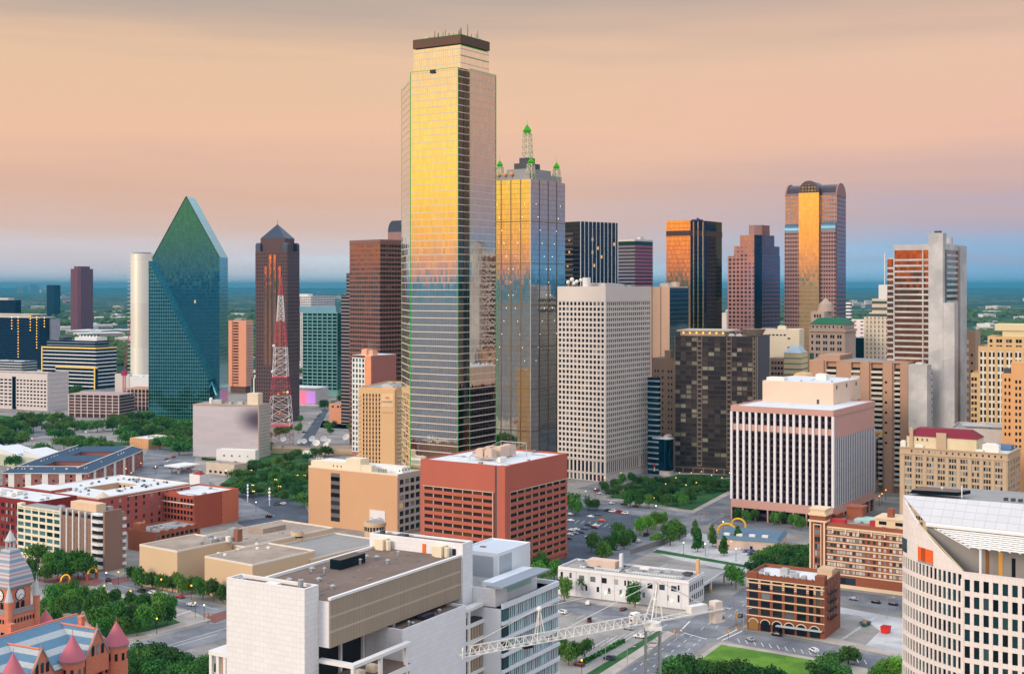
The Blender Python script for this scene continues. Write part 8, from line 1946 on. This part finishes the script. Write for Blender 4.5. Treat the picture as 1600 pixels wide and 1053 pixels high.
trees('right of the dark low office', 'broad', 9, [(540, 612), (548, 604), (536, 622), (526, 632), (508, 630), (470, 600)])
trees('at the foot of the pyramid tower', 'broad', 10, [(398, 585), (412, 580), (426, 585), (458, 582), (470, 580), (400, 600)])
trees('in the tan courthouse court', 'bright', 2.6, [(520, 855), (536, 852), (550, 850), (508, 862)])
trees('in the park below the dark panelled tower', 'broad', 6.0, [(957, 768), (970, 762), (984, 758), (996, 752), (1010, 752), (1024, 750), (1040, 750), (1056, 752), (1072, 750), (1088, 752), (1104, 752), (1120, 754), (1136, 756), (978, 774), (992, 770), (1006, 768), (1020, 766), (1034, 768), (1050, 764), (1090, 764), (1108, 762)])
trees('along the front of the park lawn', 'round', 5.0, [(1000, 780), (1014, 782), (1028, 780), (1042, 782), (1056, 778), (1068, 784), (985, 778), (1080, 774)])
trees('on the pavement below the beige grid tower', 'round', 4.4, [(920, 786), (932, 787), (945, 760), (958, 756), (972, 750), (985, 745)])
trees('at the corner of the red garage', 'round', 6.4, [(893, 783), (902, 790), (852, 884), (866, 892), (842, 876), (838, 892)])
trees('around the dark parking lot', 'round', 5.4, [(924, 845), (940, 860), (952, 850), (962, 838), (975, 843), (966, 832), (985, 838)])
trees('in the row between dark lot and street', 'bright', 5.4, [(1000, 822), (1012, 817), (1024, 812), (1036, 810)])
trees('at the street corner by the lot', 'round', 6.0, [(1054, 824), (1047, 833), (1062, 829)])
trees('alone on the pavement behind the white building', 'bright', 3.8, [(1026, 840)])
trees('on the pale parking lot', 'cone', 4.4, [(1090, 848), (1113, 841), (1131, 856), (1153, 843), (1087, 833)])
trees('in the grove left of the brick hotel', 'broad', 6.6, [(1188, 868), (1200, 862), (1214, 858), (1228, 862), (1242, 858), (1256, 862), (1196, 876), (1212, 874), (1230, 878), (1248, 876), (1258, 884), (1180, 884)])
trees('in the clipped row below the finned block', 'round', 4.6, [(1151, 803), (1166, 806), (1181, 803), (1196, 804), (1210, 808), (1224, 808), (1238, 812), (1252, 816)])
trees('on the verge before the white building', 'round', 5.2, [(915, 914), (992, 928), (882, 920)])
trees('at the right end of the white building', 'round', 5.0, [(1150, 902), (1143, 896)])
trees('beside the courts building near the lot', 'round', 5.0, [(888, 1020), (900, 1018), (914, 1014), (876, 1012)])
trees('in the hedge below the lawn', 'broad', 6.6, [(1056, 1042), (1076, 1036), (1096, 1040), (1118, 1045), (1140, 1046), (1164, 1050), (1188, 1052), (1060, 1058), (1040, 1056), (1212, 1056)])
trees('at the right corner of the lawn', 'broad', 6.0, [(1296, 1036), (1312, 1026), (1326, 1018), (1284, 1048), (1304, 1048)])
trees('at the foot of the curved office', 'bright', 5.2, [(1384, 1048), (1400, 1044), (1372, 1056)])
trees('behind the sandstone turrets', 'round', 5.0, [(150, 968), (156, 980)])
# hedges
def hedge(pts, h, w_, lab):
    a, b_ = G(*pts[0]), G(*pts[1]); L_ = (b_ - a).length; q = MB(); r = random.Random(len(lab))
    for i in range(int(L_ * 46)):
        x, y, z = r.uniform(0, L_), r.gauss(0, w_ * .3), r.uniform(.1, h); s_ = r.uniform(.12, .3); d = Vector((r.gauss(0, 1), r.gauss(0, 1), r.gauss(0, 1) + .4)).normalized(); u_ = d.orthogonal(); v_ = d.cross(u_)
        p = Vector((x, y, z)); q.add([p - u_ * s_ - v_ * s_, p + u_ * s_ - v_ * s_, p + u_ * s_ + v_ * s_, p - u_ * s_ + v_ * s_], [(0, 1, 2, 3)])
    o = q.build('hedge', m_l2, None, uv=False); o.location = a; o.rotation_euler = (0, 0, math.atan2((b_ - a).y, (b_ - a).x)); tag(o, lab, 'hedge')
hedge([(316, 718), (366, 724)], 2.0, 1.6, 'clipped hedge before the white store'); hedge([(900, 888), (936, 884)], 1.6, 1.4, 'low hedge along the dark parking lot')
hedge([(975, 1002), (905, 1040)], 1.2, 1.4, 'low hedge between the parking lot and wide street')

# ---- cars
def car_meshes():
    P = {}
    prof = {'saloon car': ([(-2.2, .35), (-2.25, .75), (-1.55, .95), (-.95, 1.42), (.55, 1.44), (1.25, .98), (2.15, .82), (2.25, .38)], .88),
            'sport utility car': ([(-2.3, .4), (-2.32, 1.0), (-2.1, 1.7), (.7, 1.74), (1.25, 1.12), (2.2, 1.0), (2.3, .42)], .95),
            'pickup truck': ([(-2.7, .45), (-2.72, 1.05), (-.75, 1.06), (-.6, 1.72), (.75, 1.74), (1.35, 1.15), (2.5, 1.05), (2.6, .45)], .97)}
    for k, (pts, hw_) in prof.items():
        q = MB(); n = len(pts)
        lo = [(x, -hw_, z) if z < 1.1 else (x, -hw_ * .82, z) for x, z in pts]; q.add(lo + [(x, -y, z) for x, y, z in lo], [tuple(range(n)), tuple(range(n, 2 * n))[::-1]] + [(i, n + i, n + (i + 1) % n, (i + 1) % n) for i in range(n)])
        P[k, 'body'] = q.mesh('body', mat('car paint', (255, 255, 255)), uv=False)
        top = max(z for x, z in pts); belt = 1.0 if k == 'saloon car' else 1.15
        rear = {'saloon car': -1.45, 'sport utility car': -2.0, 'pickup truck': -.55}[k]; fr = 1.15
        q = MB()
        for sg in (-1, 1):
            y = sg * (hw_ * .9 + .01); y2 = sg * (hw_ * .82 + .012); q.add([(rear + .25, y, belt - .02), (fr - .1, y, belt - .02), (fr - .65, y2, top - .1), (rear + .55, y2, top - .1)], [(0, 1, 2, 3) if sg < 0 else (3, 2, 1, 0)])
        q.add([(fr + .14, -hw_ * .74, belt + .02), (fr + .14, hw_ * .74, belt + .02), (fr - .5, hw_ * .7, top - .04), (fr - .5, -hw_ * .7, top - .04)], [(0, 1, 2, 3)])
        q.add([(rear - .1, hw_ * .74, belt + .04), (rear - .1, -hw_ * .74, belt + .04), (rear + .36, -hw_ * .7, top - .05), (rear + .36, hw_ * .7, top - .05)], [(0, 1, 2, 3)])
        P[k, 'glass'] = q.mesh('windows', mat('car glass', (16, 20, 26), rough=.08, spec=.6), uv=False)
        q = MB(); q.add([(x * .34, y, z * .34) for x, z in [(math.cos(2 * math.pi * i / 12), math.sin(2 * math.pi * i / 12)) for i in range(12)] for y in (-.11, .11)], [(2 * i, 2 * i + 1, (2 * i + 3) % 24, (2 * i + 2) % 24) for i in range(12)] + [tuple(range(0, 24, 2))[::-1], tuple(range(1, 24, 2))])
        P[k, 'wheel'] = q.mesh('wheel', mat('tyre', (24, 24, 26)), uv=False)
        ex = pts[-1][0]; P[k, 'head'] = MB().box(-.03, -.2, -.09, .03, .2, .09).mesh('headlight', mat('headlight glass', (240, 240, 230), emit=(255, 250, 230), es=.4), uv=False); P[k, 'tail'] = MB().box(-.03, -.16, -.1, .03, .16, .1).mesh('tail_light', mat('tail light', (190, 20, 20), emit=(220, 20, 10), es=.35), uv=False)
        P[k, 'ex'] = (pts[-1][0], pts[0][0], hw_, pts[-2][1], pts[1][1])
    return P
CM = car_meshes()
PAINT = {'white': (222, 222, 222), 'silver': (150, 154, 158), 'black': (20, 21, 24), 'red': (150, 22, 24), 'dark blue': (26, 38, 66), 'grey': (84, 88, 94), 'orange': (220, 90, 24), 'maroon': (84, 24, 30), 'navy': (18, 26, 44), 'blue': (44, 84, 140)}
def car(px, py, colr, head, kind, where, small=False):
    p = G(px, py, .12); o = bpy.data.objects.new(kind.replace(' ', '_'), None); COL.objects.link(o); o.location = (p.x, p.y, .13); o.rotation_euler = (0, 0, head)
    tag(o, '%s %s %s' % (colr, kind, where), 'car', 'cars ' + where)
    pm = mat('paint ' + colr, PAINT[colr], rough=.22, var=.02, spec=.6)
    def ch(nm, me, loc=(0, 0, 0)):
        c_ = bpy.data.objects.new(nm, me); COL.objects.link(c_); c_.parent = o; c_.location = loc; return c_
    bd = ch('body', CM[kind, 'body']); bd.material_slots[0].link = 'OBJECT'; bd.material_slots[0].material = pm
    ch('windows', CM[kind, 'glass']); ex, rx, hw_, zf, zr2 = CM[kind, 'ex']
    for x in (-1.35 if kind != 'pickup truck' else -1.7, 1.35 if kind != 'pickup truck' else 1.6):
        for y in (-hw_ + .1, hw_ - .1): ch('wheel', CM[kind, 'wheel'], (x, y, .34))
    for y in (-.6, .6): ch('headlight', CM[kind, 'head'], (ex - .02, y, zf - .16)); ch('tail_light', CM[kind, 'tail'], (rx, y, zr2 - .14))
# headings: along the right-going streets / along the left-going streets
HR, HL = R(90 - 31), R(180 - 35)
SA, SU, PU = 'saloon car', 'sport utility car', 'pickup truck'
w_ = 'at the kerb before the tan courthouse'
HC = R(-28) + math.pi
for (x, y, c_, k) in ((221, 925, 'black', SU), (238, 928, 'white', SU), (255, 930, 'white', SU), (282, 934, 'red', SA)): car(x, y, c_, HL, k, w_)
car(169, 908, 'navy', HR + .6, SU, 'turning by the lit gate arches'); car(298, 946, 'white', HL, SA, 'crossing the junction left of the courts building')
w_ = 'in the lot beside the courts building'
for (x, y, c_, h, k) in ((921, 970, 'black', HR + .5, PU), (1000, 996, 'white', HL + .2, PU), (952, 1030, 'dark blue', HL + .2, SU), (905, 1040, 'maroon', HL, SA), (878, 958, 'white', HL, SU), (982, 983, 'silver', HL, SA)): car(x, y, c_, h, k, w_)
car(919, 944, 'white', HR + .3, SU, 'on the street before the white building'); car(974, 953, 'maroon', HR, SA, 'on the street before the white building'); 
car(1126, 966, 'silver', HR, SA, 'waiting at the wide crossing'); car(1157, 963, 'grey', HR, SA, 'stopped beside the brick warehouse')
w_ = 'parked along the lawn street'
for (x, y, c_, k) in ((1172, 1000, 'silver', SA), (1272, 1018, 'white', SU)): car(x, y, c_, HR + .9, k, w_)
car(1214, 993, 'black', HL, SA, 'parked before the brick warehouse awning')
w_ = 'on the street before the brick hotel'
for (x, y, c_) in ((1334, 937, 'silver'), (1369, 942, 'black'), (1396, 945, 'navy')): car(x, y, c_, HL, SA, w_)
w_ = 'in the dark parking lot'
for (x, y, c_, h, k) in ((891, 804, 'white', HL, SA), (892, 814, 'white', HL, SA), (923, 808, 'white', HL, SA), (934, 805, 'grey', HL, SA), (940, 814, 'orange', HL, SA), (949, 799, 'navy', HL, SU), (957, 800, 'white', HL, SU), (966, 801, 'red', HL, SU), (977, 803, 'white', HL, SU), (919, 821, 'dark blue', HL, SA), (931, 822, 'white', HL, SA), (929, 825, 'maroon', HL, SA),
                         (893, 829, 'white', HL, SA), (900, 828, 'white', HL, SA), (908, 832, 'blue', HL, SA), (898, 834, 'silver', HL, SA), (890, 836, 'white', HL, SA), (888, 842, 'dark blue', HL, SA), (920, 840, 'white', HL, SU), (914, 827, 'grey', HL, SA)): car(x, y, c_, h, k, w_)
w_ = 'on the street past the park lawn'
for (x, y, c_) in ((955, 787, 'white'), (975, 789, 'black'), (993, 792, 'maroon'), (918, 776, 'silver'), (937, 772, 'white'), (932, 767, 'red')): car(x, y, c_, HL, SA, w_)
w_ = 'in the shade beside the dark lot'
for (x, y, c_) in ((975, 852, 'black'), (992, 846, 'navy'), (998, 847, 'white'), (1010, 837, 'black'), (1056, 839, 'silver'), (964, 859, 'white')): car(x, y, c_, HR, SU, w_)
w_ = 'by the yellow arches'
for (x, y, c_) in ((1129, 839, 'white'), (1137, 836, 'silver'), (1160, 858, 'white'), (1166, 862, 'blue'), (1174, 862, 'blue'), (1173, 867, 'navy'), (1180, 845, 'blue'), (1193, 852, 'black'), (1146, 856, 'silver'), (1124, 853, 'white')): car(x, y, c_, HL + 1.2, SA, w_)
w_ = 'on the pale lot right of the brick warehouse'
car(1352, 975, 'grey', HL, SU, w_)
w_ = 'at the junction by the fuel canopy'
for (x, y, c_) in ((260, 718, 'red'), (264, 721, 'white'), (271, 715, 'red'), (251, 727, 'silver'), (243, 731, 'red'), (268, 731, 'navy'), (281, 733, 'black'), (293, 733, 'red'), (300, 730, 'orange'), (312, 736, 'white'), (286, 735, 'white')): car(x, y, c_, HR, SA, w_)
w_ = 'in the park-side lot'
for (x, y, c_) in ((420, 808, 'black'), (432, 789, 'grey'), (442, 788, 'white'), (475, 780, 'white')): car(x, y, c_, HL, SU, w_)
w_ = 'in the far lot beyond the dishes'
for (x, y, c_) in ((486, 662, 'white'), (492, 656, 'silver'), (498, 650, 'red'), (475, 676, 'black'), (502, 645, 'white'), (550, 652, 'grey'), (460, 648, 'white'), (448, 652, 'silver'), (465, 644, 'white')): car(x, y, c_, HR, SA, w_)
w_ = 'in the left lots among the trees'
for (x, y, c_) in ((120, 672, 'orange'), (135, 676, 'white'), (50, 668, 'red'), (160, 672, 'silver'), (45, 700, 'white'), (58, 708, 'white')): car(x, y, c_, HL, SA, w_)
w_ = 'beside the red garage roof street'
for (x, y, c_) in ((1003, 724, 'white'), (985, 737, 'red'), (1000, 733, 'silver'), (1025, 716, 'red'), (960, 749, 'white')): car(x, y, c_, HR, SA, w_)
# dumpster, green digger, barrier
p = G(1384, 988); t_ = thing('dumpster', 'bright red dumpster on the pale concrete lot', 'dumpster', p, HL)
MB().prism([(-1.4, -1.8), (1.4, -1.8), (1.4, 1.8), (-1.4, 1.8)], .25, 2.6, top=[(-1.7, -2), (1.7, -2), (1.7, 2), (-1.7, 2)]).build('bin', mat('dumpster red', (214, 36, 28), rough=.5), t_); MB().box(-1.72, -2.02, 2.6, 1.72, 2.02, 2.75).build('lid', mat('dumpster lid', (170, 26, 24)), t_)
p = G(1352, 977); t_ = thing('skip', 'green skip of timber on the worn lot', 'skip', p, HR)
MB().prism([(-2.2, -1), (2.2, -1), (2.2, 1), (-2.2, 1)], .1, 1.5, top=[(-3, -1.1), (3, -1.1), (3, 1.1), (-3, 1.1)]).build('bin', mat('skip green', (72, 110, 96)), t_)
q = MB()
for k in range(7): q.bar((-2 + k * .5, -.8, 1.5 + .1 * k), (-1.2 + k * .5, .8, 1.9 - .05 * k), .12)
q.build('timber', mat('raw timber', (196, 150, 104)), t_, uv=False)
p = G(287, 960); t_ = thing('barrier_stack', 'white stacked barriers on the plaza pavement', 'barriers', p, HR)
for k in range(5): MB().box(-4 + k * 1.7, -.4, 0, -2.6 + k * 1.7, .4, .9).build('barrier', m_white, t_)
# monument slabs / benches in the park
# ---- street lamps and signals
def lampset():
    P = {}
    P['pole'] = MB().cyl(0, 0, 0, .5, .22, .16, 8).cyl(0, 0, .5, 6.0, .1, .08, 8).mesh('pole', mat('lamp post green black', (38, 46, 46)), uv=False)
    P['globe'] = {c_: MB().sphere(0, 0, 0, .32, 10, 7).mesh('globe', m_, uv=False) for c_, m_ in (('amber', m_amber), ('warm', m_warm), ('white', m_wlamp))}
    P['arm'] = MB().cyl(0, 0, 0, 9, .14, .1, 8).bar((0, 0, 8.9), (2.6, 0, 9.5), .07).mesh('pole', m_steel, uv=False); P['head'] = MB().box(2.2, -.18, 9.42, 3.3, .18, 9.6).mesh('lamp_head', m_unit, uv=False)
    return P
LP = lampset()
def lamp(px, py, kind, where, n=1):
    p = G(px, py); o = bpy.data.objects.new('street_lamp', None); COL.objects.link(o); o.location = p; o.rotation_euler = (0, 0, rng.uniform(-.5, .5))
    tag(o, '%s street lamp %s' % ({'amber': 'glowing amber globe', 'warm': 'warm twin globe' if n == 2 else 'warm globe', 'white': 'white globe', 'arm': 'grey bracket arm'}[kind], where), 'street lamp', 'street lamps ' + where)
    def ch(nm, me, loc=(0, 0, 0)):
        c_ = bpy.data.objects.new(nm, me); COL.objects.link(c_); c_.parent = o; c_.location = loc
    if kind == 'arm': ch('pole', LP['arm']); ch('lamp_head', LP['head']); return
    ch('pole', LP['pole'])
    for k in range(n): ch('globe', LP['globe'][kind], ((k - (n - 1) / 2) * 1.3, 0, 6.35))
for (x, y) in ((163, 936), (204, 945), (245, 990)): lamp(x, y, 'amber', 'in the plaza park')
for (x, y) in ((305, 964), (252, 926), (299, 936), (185, 914), (128, 895)): lamp(x, y, 'amber', 'along the courthouse street')
for (x, y) in ((319, 968), (62, 908), (166, 915)): lamp(x, y, 'white', 'at the plaza junction')
for (x, y) in ((392, 748), (444, 734), (464, 756), (431, 763), (395, 772), (437, 774), (421, 784), (396, 782), (476, 756)): lamp(x, y, 'warm', 'left of the tan block', 2)
for (x, y) in ((400, 800), (243, 742), (353, 748)): lamp(x, y, 'white', 'over the park-side lot')
for (x, y) in ((197, 745), (220, 736), (205, 752)): lamp(x, y, 'amber', 'at the shingled apartments')
for (x, y) in ((30, 672), (80, 676), (50, 696)): lamp(x, y, 'amber', 'in the left lots')
for (x, y) in ((241, 722), (292, 712), (148, 680), (30, 690), (55, 684)): lamp(x, y, 'arm', 'along the left roads')
for (x, y) in ((945, 760), (970, 752), (985, 742), (1005, 735), (1022, 726), (930, 778), (902, 784), (915, 782)): lamp(x, y, 'warm', 'along the beige grid tower street')
for (x, y) in ((1040, 770), (1056, 760), (1072, 772), (1088, 768), (1100, 764), (1112, 756), (1128, 760), (1080, 752), (1062, 752), (1096, 750), (1120, 748), (1140, 752), (1052, 788), (1022, 793)): lamp(x, y, 'warm', 'in the park below the dark panelled tower')
for (x, y) in ((1025, 806), (994, 832), (1102, 868), (1150, 876), (1068, 866), (1130, 832)): lamp(x, y, 'white', 'by the pale parking lot')
for (x, y) in ((909, 1058), (1386, 966), (1150, 975), (996, 998), (1162, 985), (946, 1035), (980, 1050)): lamp(x, y, 'amber' if x == 909 else 'arm', 'near the crane and lawn streets')
for (x, y) in ((1374, 790), (1378, 786), (1384, 780)): lamp(x, y, 'amber', 'in the alley by the tan warehouse')
# traffic signals
MSIG = (MB().cyl(0, 0, 0, 5, .12, .09, 8).bar((0, 0, 4.9), (3.4, 0, 5.2), .06).mesh('pole', mat('signal bronze', (110, 84, 60)), uv=False), MB().box(-.22, -.2, 0, .22, .2, 1.1).mesh('signal_head', mat('signal yellow', (206, 150, 40)), uv=False), MB().sphere(0, -.2, .3, .14, 6, 4).mesh('signal_light', lamp_mat('signal red', (255, 70, 40), 2.5), uv=False))
for (x, y, lb) in ((1138, 1000, 'by the lawn corner'), (1055, 1000, 'at the lot corner of the wide crossing'), (1150, 978, 'at the brick warehouse corner'), (1093, 815, 'at the park lawn corner'), (700 + 234, 792, 'by the dark lot entrance'), (325, 975, 'at the courthouse street junction')):
    p = G(x, y); t_ = thing('traffic_signal', 'bronze traffic signal on a bracket post ' + lb, 'traffic light', p, rng.uniform(0, 6))
    for nm, me, loc in (('pole', MSIG[0], (0, 0, 0)), ('signal_head', MSIG[1], (3.3, 0, 4.2)), ('signal_head', MSIG[1], (0, -.3, 3.4))):
        c_ = bpy.data.objects.new(nm, me); COL.objects.link(c_); c_.parent = t_; c_.location = loc
        if nm == 'signal_head': d_ = bpy.data.objects.new('signal_light', MSIG[2]); COL.objects.link(d_); d_.parent = c_
# banner columns on the park plaza
for (x, y) in ((387, 784), (421, 790)):
    p = G(x, y); t_ = thing('banner_column', 'slim white lit banner column at the edge of the park plaza', 'column', p, .4, 'banner columns on the park plaza'); MB().cyl(0, 0, 0, 12, .35, .3, 10).build('column', m_pipe, t_)
    for k in range(4): MB().box(-.5, -.5, 4 + k * 2.2, .5, .5, 4.8 + k * 2.2).build('light_box', mat('pale violet light', (206, 206, 240), emit=(206, 206, 240), es=.5), t_)
p = G(936, 770); t_ = thing('banner_column', 'dark green clock post on the pavement by the beige grid tower', 'post', p); MB().cyl(0, 0, 0, 12, .2, .15, 8).build('pole', m_roofk, t_); MB().box(-.9, -.2, 8.5, .9, .2, 11).build('banner', mat('red banner', (190, 40, 50)), t_)
p = G(1024, 742); t_ = thing('sign_pylon', 'red and white pylon sign at the far end of the grid tower street', 'sign', p, .3); MB().box(-1.2, -.3, 3, 1.2, .3, 9).box(-.2, -.2, 0, .2, .2, 3).build('sign_panel', m_white, t_); MB().box(-1.25, -.35, 6, .2, .35, 9.1).build('red_panel', mat('sign red', (200, 36, 50)), t_)
# park wall and pergola path
for (a, b_, lb) in (((1098, 754), (1140, 748), 'curved pale seat wall across the park lawn'), ((948, 776), (985, 760), 'pale retaining wall at the left of the park')):
    p, q_ = G(*a), G(*b_); o = MB().box(0, -.3, 0, (q_ - p).length, .3, 1.1).build('seat_wall', m_conc); o.location = p; o.rotation_euler = (0, 0, math.atan2((q_ - p).y, (q_ - p).x)); tag(o, lb, 'wall')
p, q_ = G(985, 866), G(1072, 838)
o = MB().box(0, -.3, 0, (q_ - p).length, .3, 2.6).box(0, -.4, 2.6, (q_ - p).length, .4, 2.9).build('street_wall', mat('grey block wall', (128, 124, 122))); o.location = p; o.rotation_euler = (0, 0, math.atan2((q_ - p).y, (q_ - p).x)); tag(o, 'dark grey block wall behind the white building', 'wall')
# slim red cranes on the left skyline
for (px, yb, Y, ytop, lab) in ((194, 634, 1480, 500, 'slim pink lattice crane mast rising from the parking garage'),):
    p = at(px, yb, Y); t_ = thing('lattice_crane', lab, 'crane', (p.x, p.y, 0)); zt = CAMH - (585 - CY) / F * Y
    lattice(MB(), 0, 0, 0, zt, 1.3, 1.3, 12, .16).build('mast', mat('crane pink', (206, 120, 130)), t_, uv=False); a = Vector((0, 0, zt)); b_ = at(204, ytop, Y) - Vector((p.x, p.y, 0)); q = MB()
    for s_ in (-.8, .8): q.bar(a + Vector((s_, 0, 0)), b_ + Vector((s_ * .3, 0, 0)), .22)
    for k in range(18): q.bar(a.lerp(b_, k / 18) + Vector((-.8 + k * .03, 0, 0)), a.lerp(b_, (k + 1) / 18) + Vector((.8 - k * .03, 0, 0)), .12)
    q.build('jib', mat('crane crimson', (176, 40, 92)), t_, uv=False); MB().box(-3, -2, zt - 1, 3, 2, zt + 4).build('machinery_house', mat('crane crimson', (176, 40, 92)), t_)

# ---- far low buildings among the woods
r = random.Random(21); m_hs = {'white': mat('far white', (222, 216, 212)), 'cream': mat('far cream', (206, 190, 172)), 'grey': mat('far grey', (150, 150, 154)), 'brick red': mat('far brick', (150, 96, 86)), 'tan': mat('far tan', (190, 160, 132))}
def far_building(px, py, wpx, hpx, colr, where):
    p = G(px, py); w_ = wpx / F * p.y; h = max(4, hpx / F * p.y); d_ = w_ * r.uniform(.5, 1.1); o = bpy.data.objects.new('low_building', None); COL.objects.link(o); o.location = p; o.rotation_euler = (0, 0, R(r.uniform(-25, 35)))
    tag(o, '%s flat low building %s' % (colr, where), 'building', 'low buildings ' + where)
    MB().box(-w_ / 2, 0, 0, w_ / 2, d_, h).build('wall', m_hs[colr], o); MB().box(-w_ / 2 - .4, -.4, h, w_ / 2 + .4, d_ + .4, h + .8).box(-w_ * .2, d_ * .3, h + .8, w_ * .05, d_ * .6, h + 3).build('roof', m_roofw, o)
    q = MB()
    for k in range(max(1, int(h / 5))): q.box(-w_ * .46, -.15, 1.5 + k * 5, w_ * .46, .0, 3.6 + k * 5)
    q.build('window_band', m_win, o)
cl = ['white', 'cream', 'grey', 'white', 'tan', 'brick red']
for k in range(26): far_building(r.uniform(0, 236), r.uniform(458, 520), r.uniform(6, 22), r.uniform(2, 5), r.choice(cl), 'far off in the left woods')
for (x, y, w_, h) in ((130, 524, 60, 7), (160, 530, 70, 9), (190, 522, 40, 6), (110, 516, 40, 5), (180, 500, 60, 4), (215, 512, 30, 4), (150, 512, 50, 4), (196, 540, 34, 12), (220, 606, 34, 5)): far_building(x, y, w_, h, r.choice(cl[:4]), 'beyond the yellow framed office')
for k in range(12): far_building(r.uniform(357, 399), r.uniform(464, 600), r.uniform(6, 20), r.uniform(2, 6), r.choice(cl[:4]), 'seen left of the pyramid tower')
for k in range(10): far_building(r.uniform(469, 545), r.uniform(458, 476), r.uniform(5, 16), r.uniform(2, 4), r.choice(cl[:4]), 'behind the teal office block')
for k in range(24): far_building(r.uniform(1508, 1640), r.uniform(470, 530), r.uniform(8, 26), r.uniform(2, 6), r.choice(cl[:4]), 'far off at the right edge')
for k in range(12): far_building(r.uniform(1318, 1392), r.uniform(470, 540), r.uniform(8, 24), r.uniform(3, 8), r.choice(cl[:4]), 'right of the vaulted tower')
for k in range(8): far_building(r.uniform(1124, 1140), r.uniform(480, 540), r.uniform(5, 9), r.uniform(3, 8), r.choice(cl[:4]), 'between copper and mauve towers')
for k in range(10): far_building(r.uniform(20, 130), r.uniform(452, 460), r.uniform(6, 14), r.uniform(5, 11), r.choice(['grey', 'cream']), 'tiny on the left horizon')
# wooded rise closing the left horizon
q = MB(); n = 60
for i in range(n):
    x = -24000 + i * 900; q.v.append((x, 46000, 0)); q.v.append((x, 47000, 40 + 100 * max(0, mnoise.noise(Vector((i * .17, 1.3, 0)))) * (1 if x < 4000 else .4) + 55)); q.v.append((x, 52000, 0))
for i in range(n - 1):
    for j in range(2): q.f.append([i * 3 + j, i * 3 + 3 + j, i * 3 + 4 + j, i * 3 + 1 + j]); q.mi.append(0)
struct(q.build('hills', m_country, uv=False))

# ================================================================ one label per thing
from collections import defaultdict
ORD = ['first', 'second', 'third', 'fourth', 'fifth', 'sixth', 'seventh', 'eighth', 'ninth', 'tenth', 'eleventh', 'twelfth', 'thirteenth', 'fourteenth', 'fifteenth', 'sixteenth', 'seventeenth', 'eighteenth', 'nineteenth', 'twentieth',
       'twenty-first', 'twenty-second', 'twenty-third', 'twenty-fourth', 'twenty-fifth', 'twenty-sixth', 'twenty-seventh', 'twenty-eighth']
bylab = defaultdict(list)
for o, lab, sh in REG: bylab[lab].append(o)
for lab, l in bylab.items():
    if len(l) == 1: continue
    l.sort(key=lambda o: o.location.x / max(1, o.location.y))
    for i, o in enumerate(l):
        if len(l) == 2: w_ = ('left of the two ', 'right of the two ')[i]; o['label'] = lab + ', ' + w_.strip()
        else: o['label'] = lab + ', ' + ('leftmost' if i == 0 else 'rightmost' if i == len(l) - 1 else ORD[i] + ' from the left')
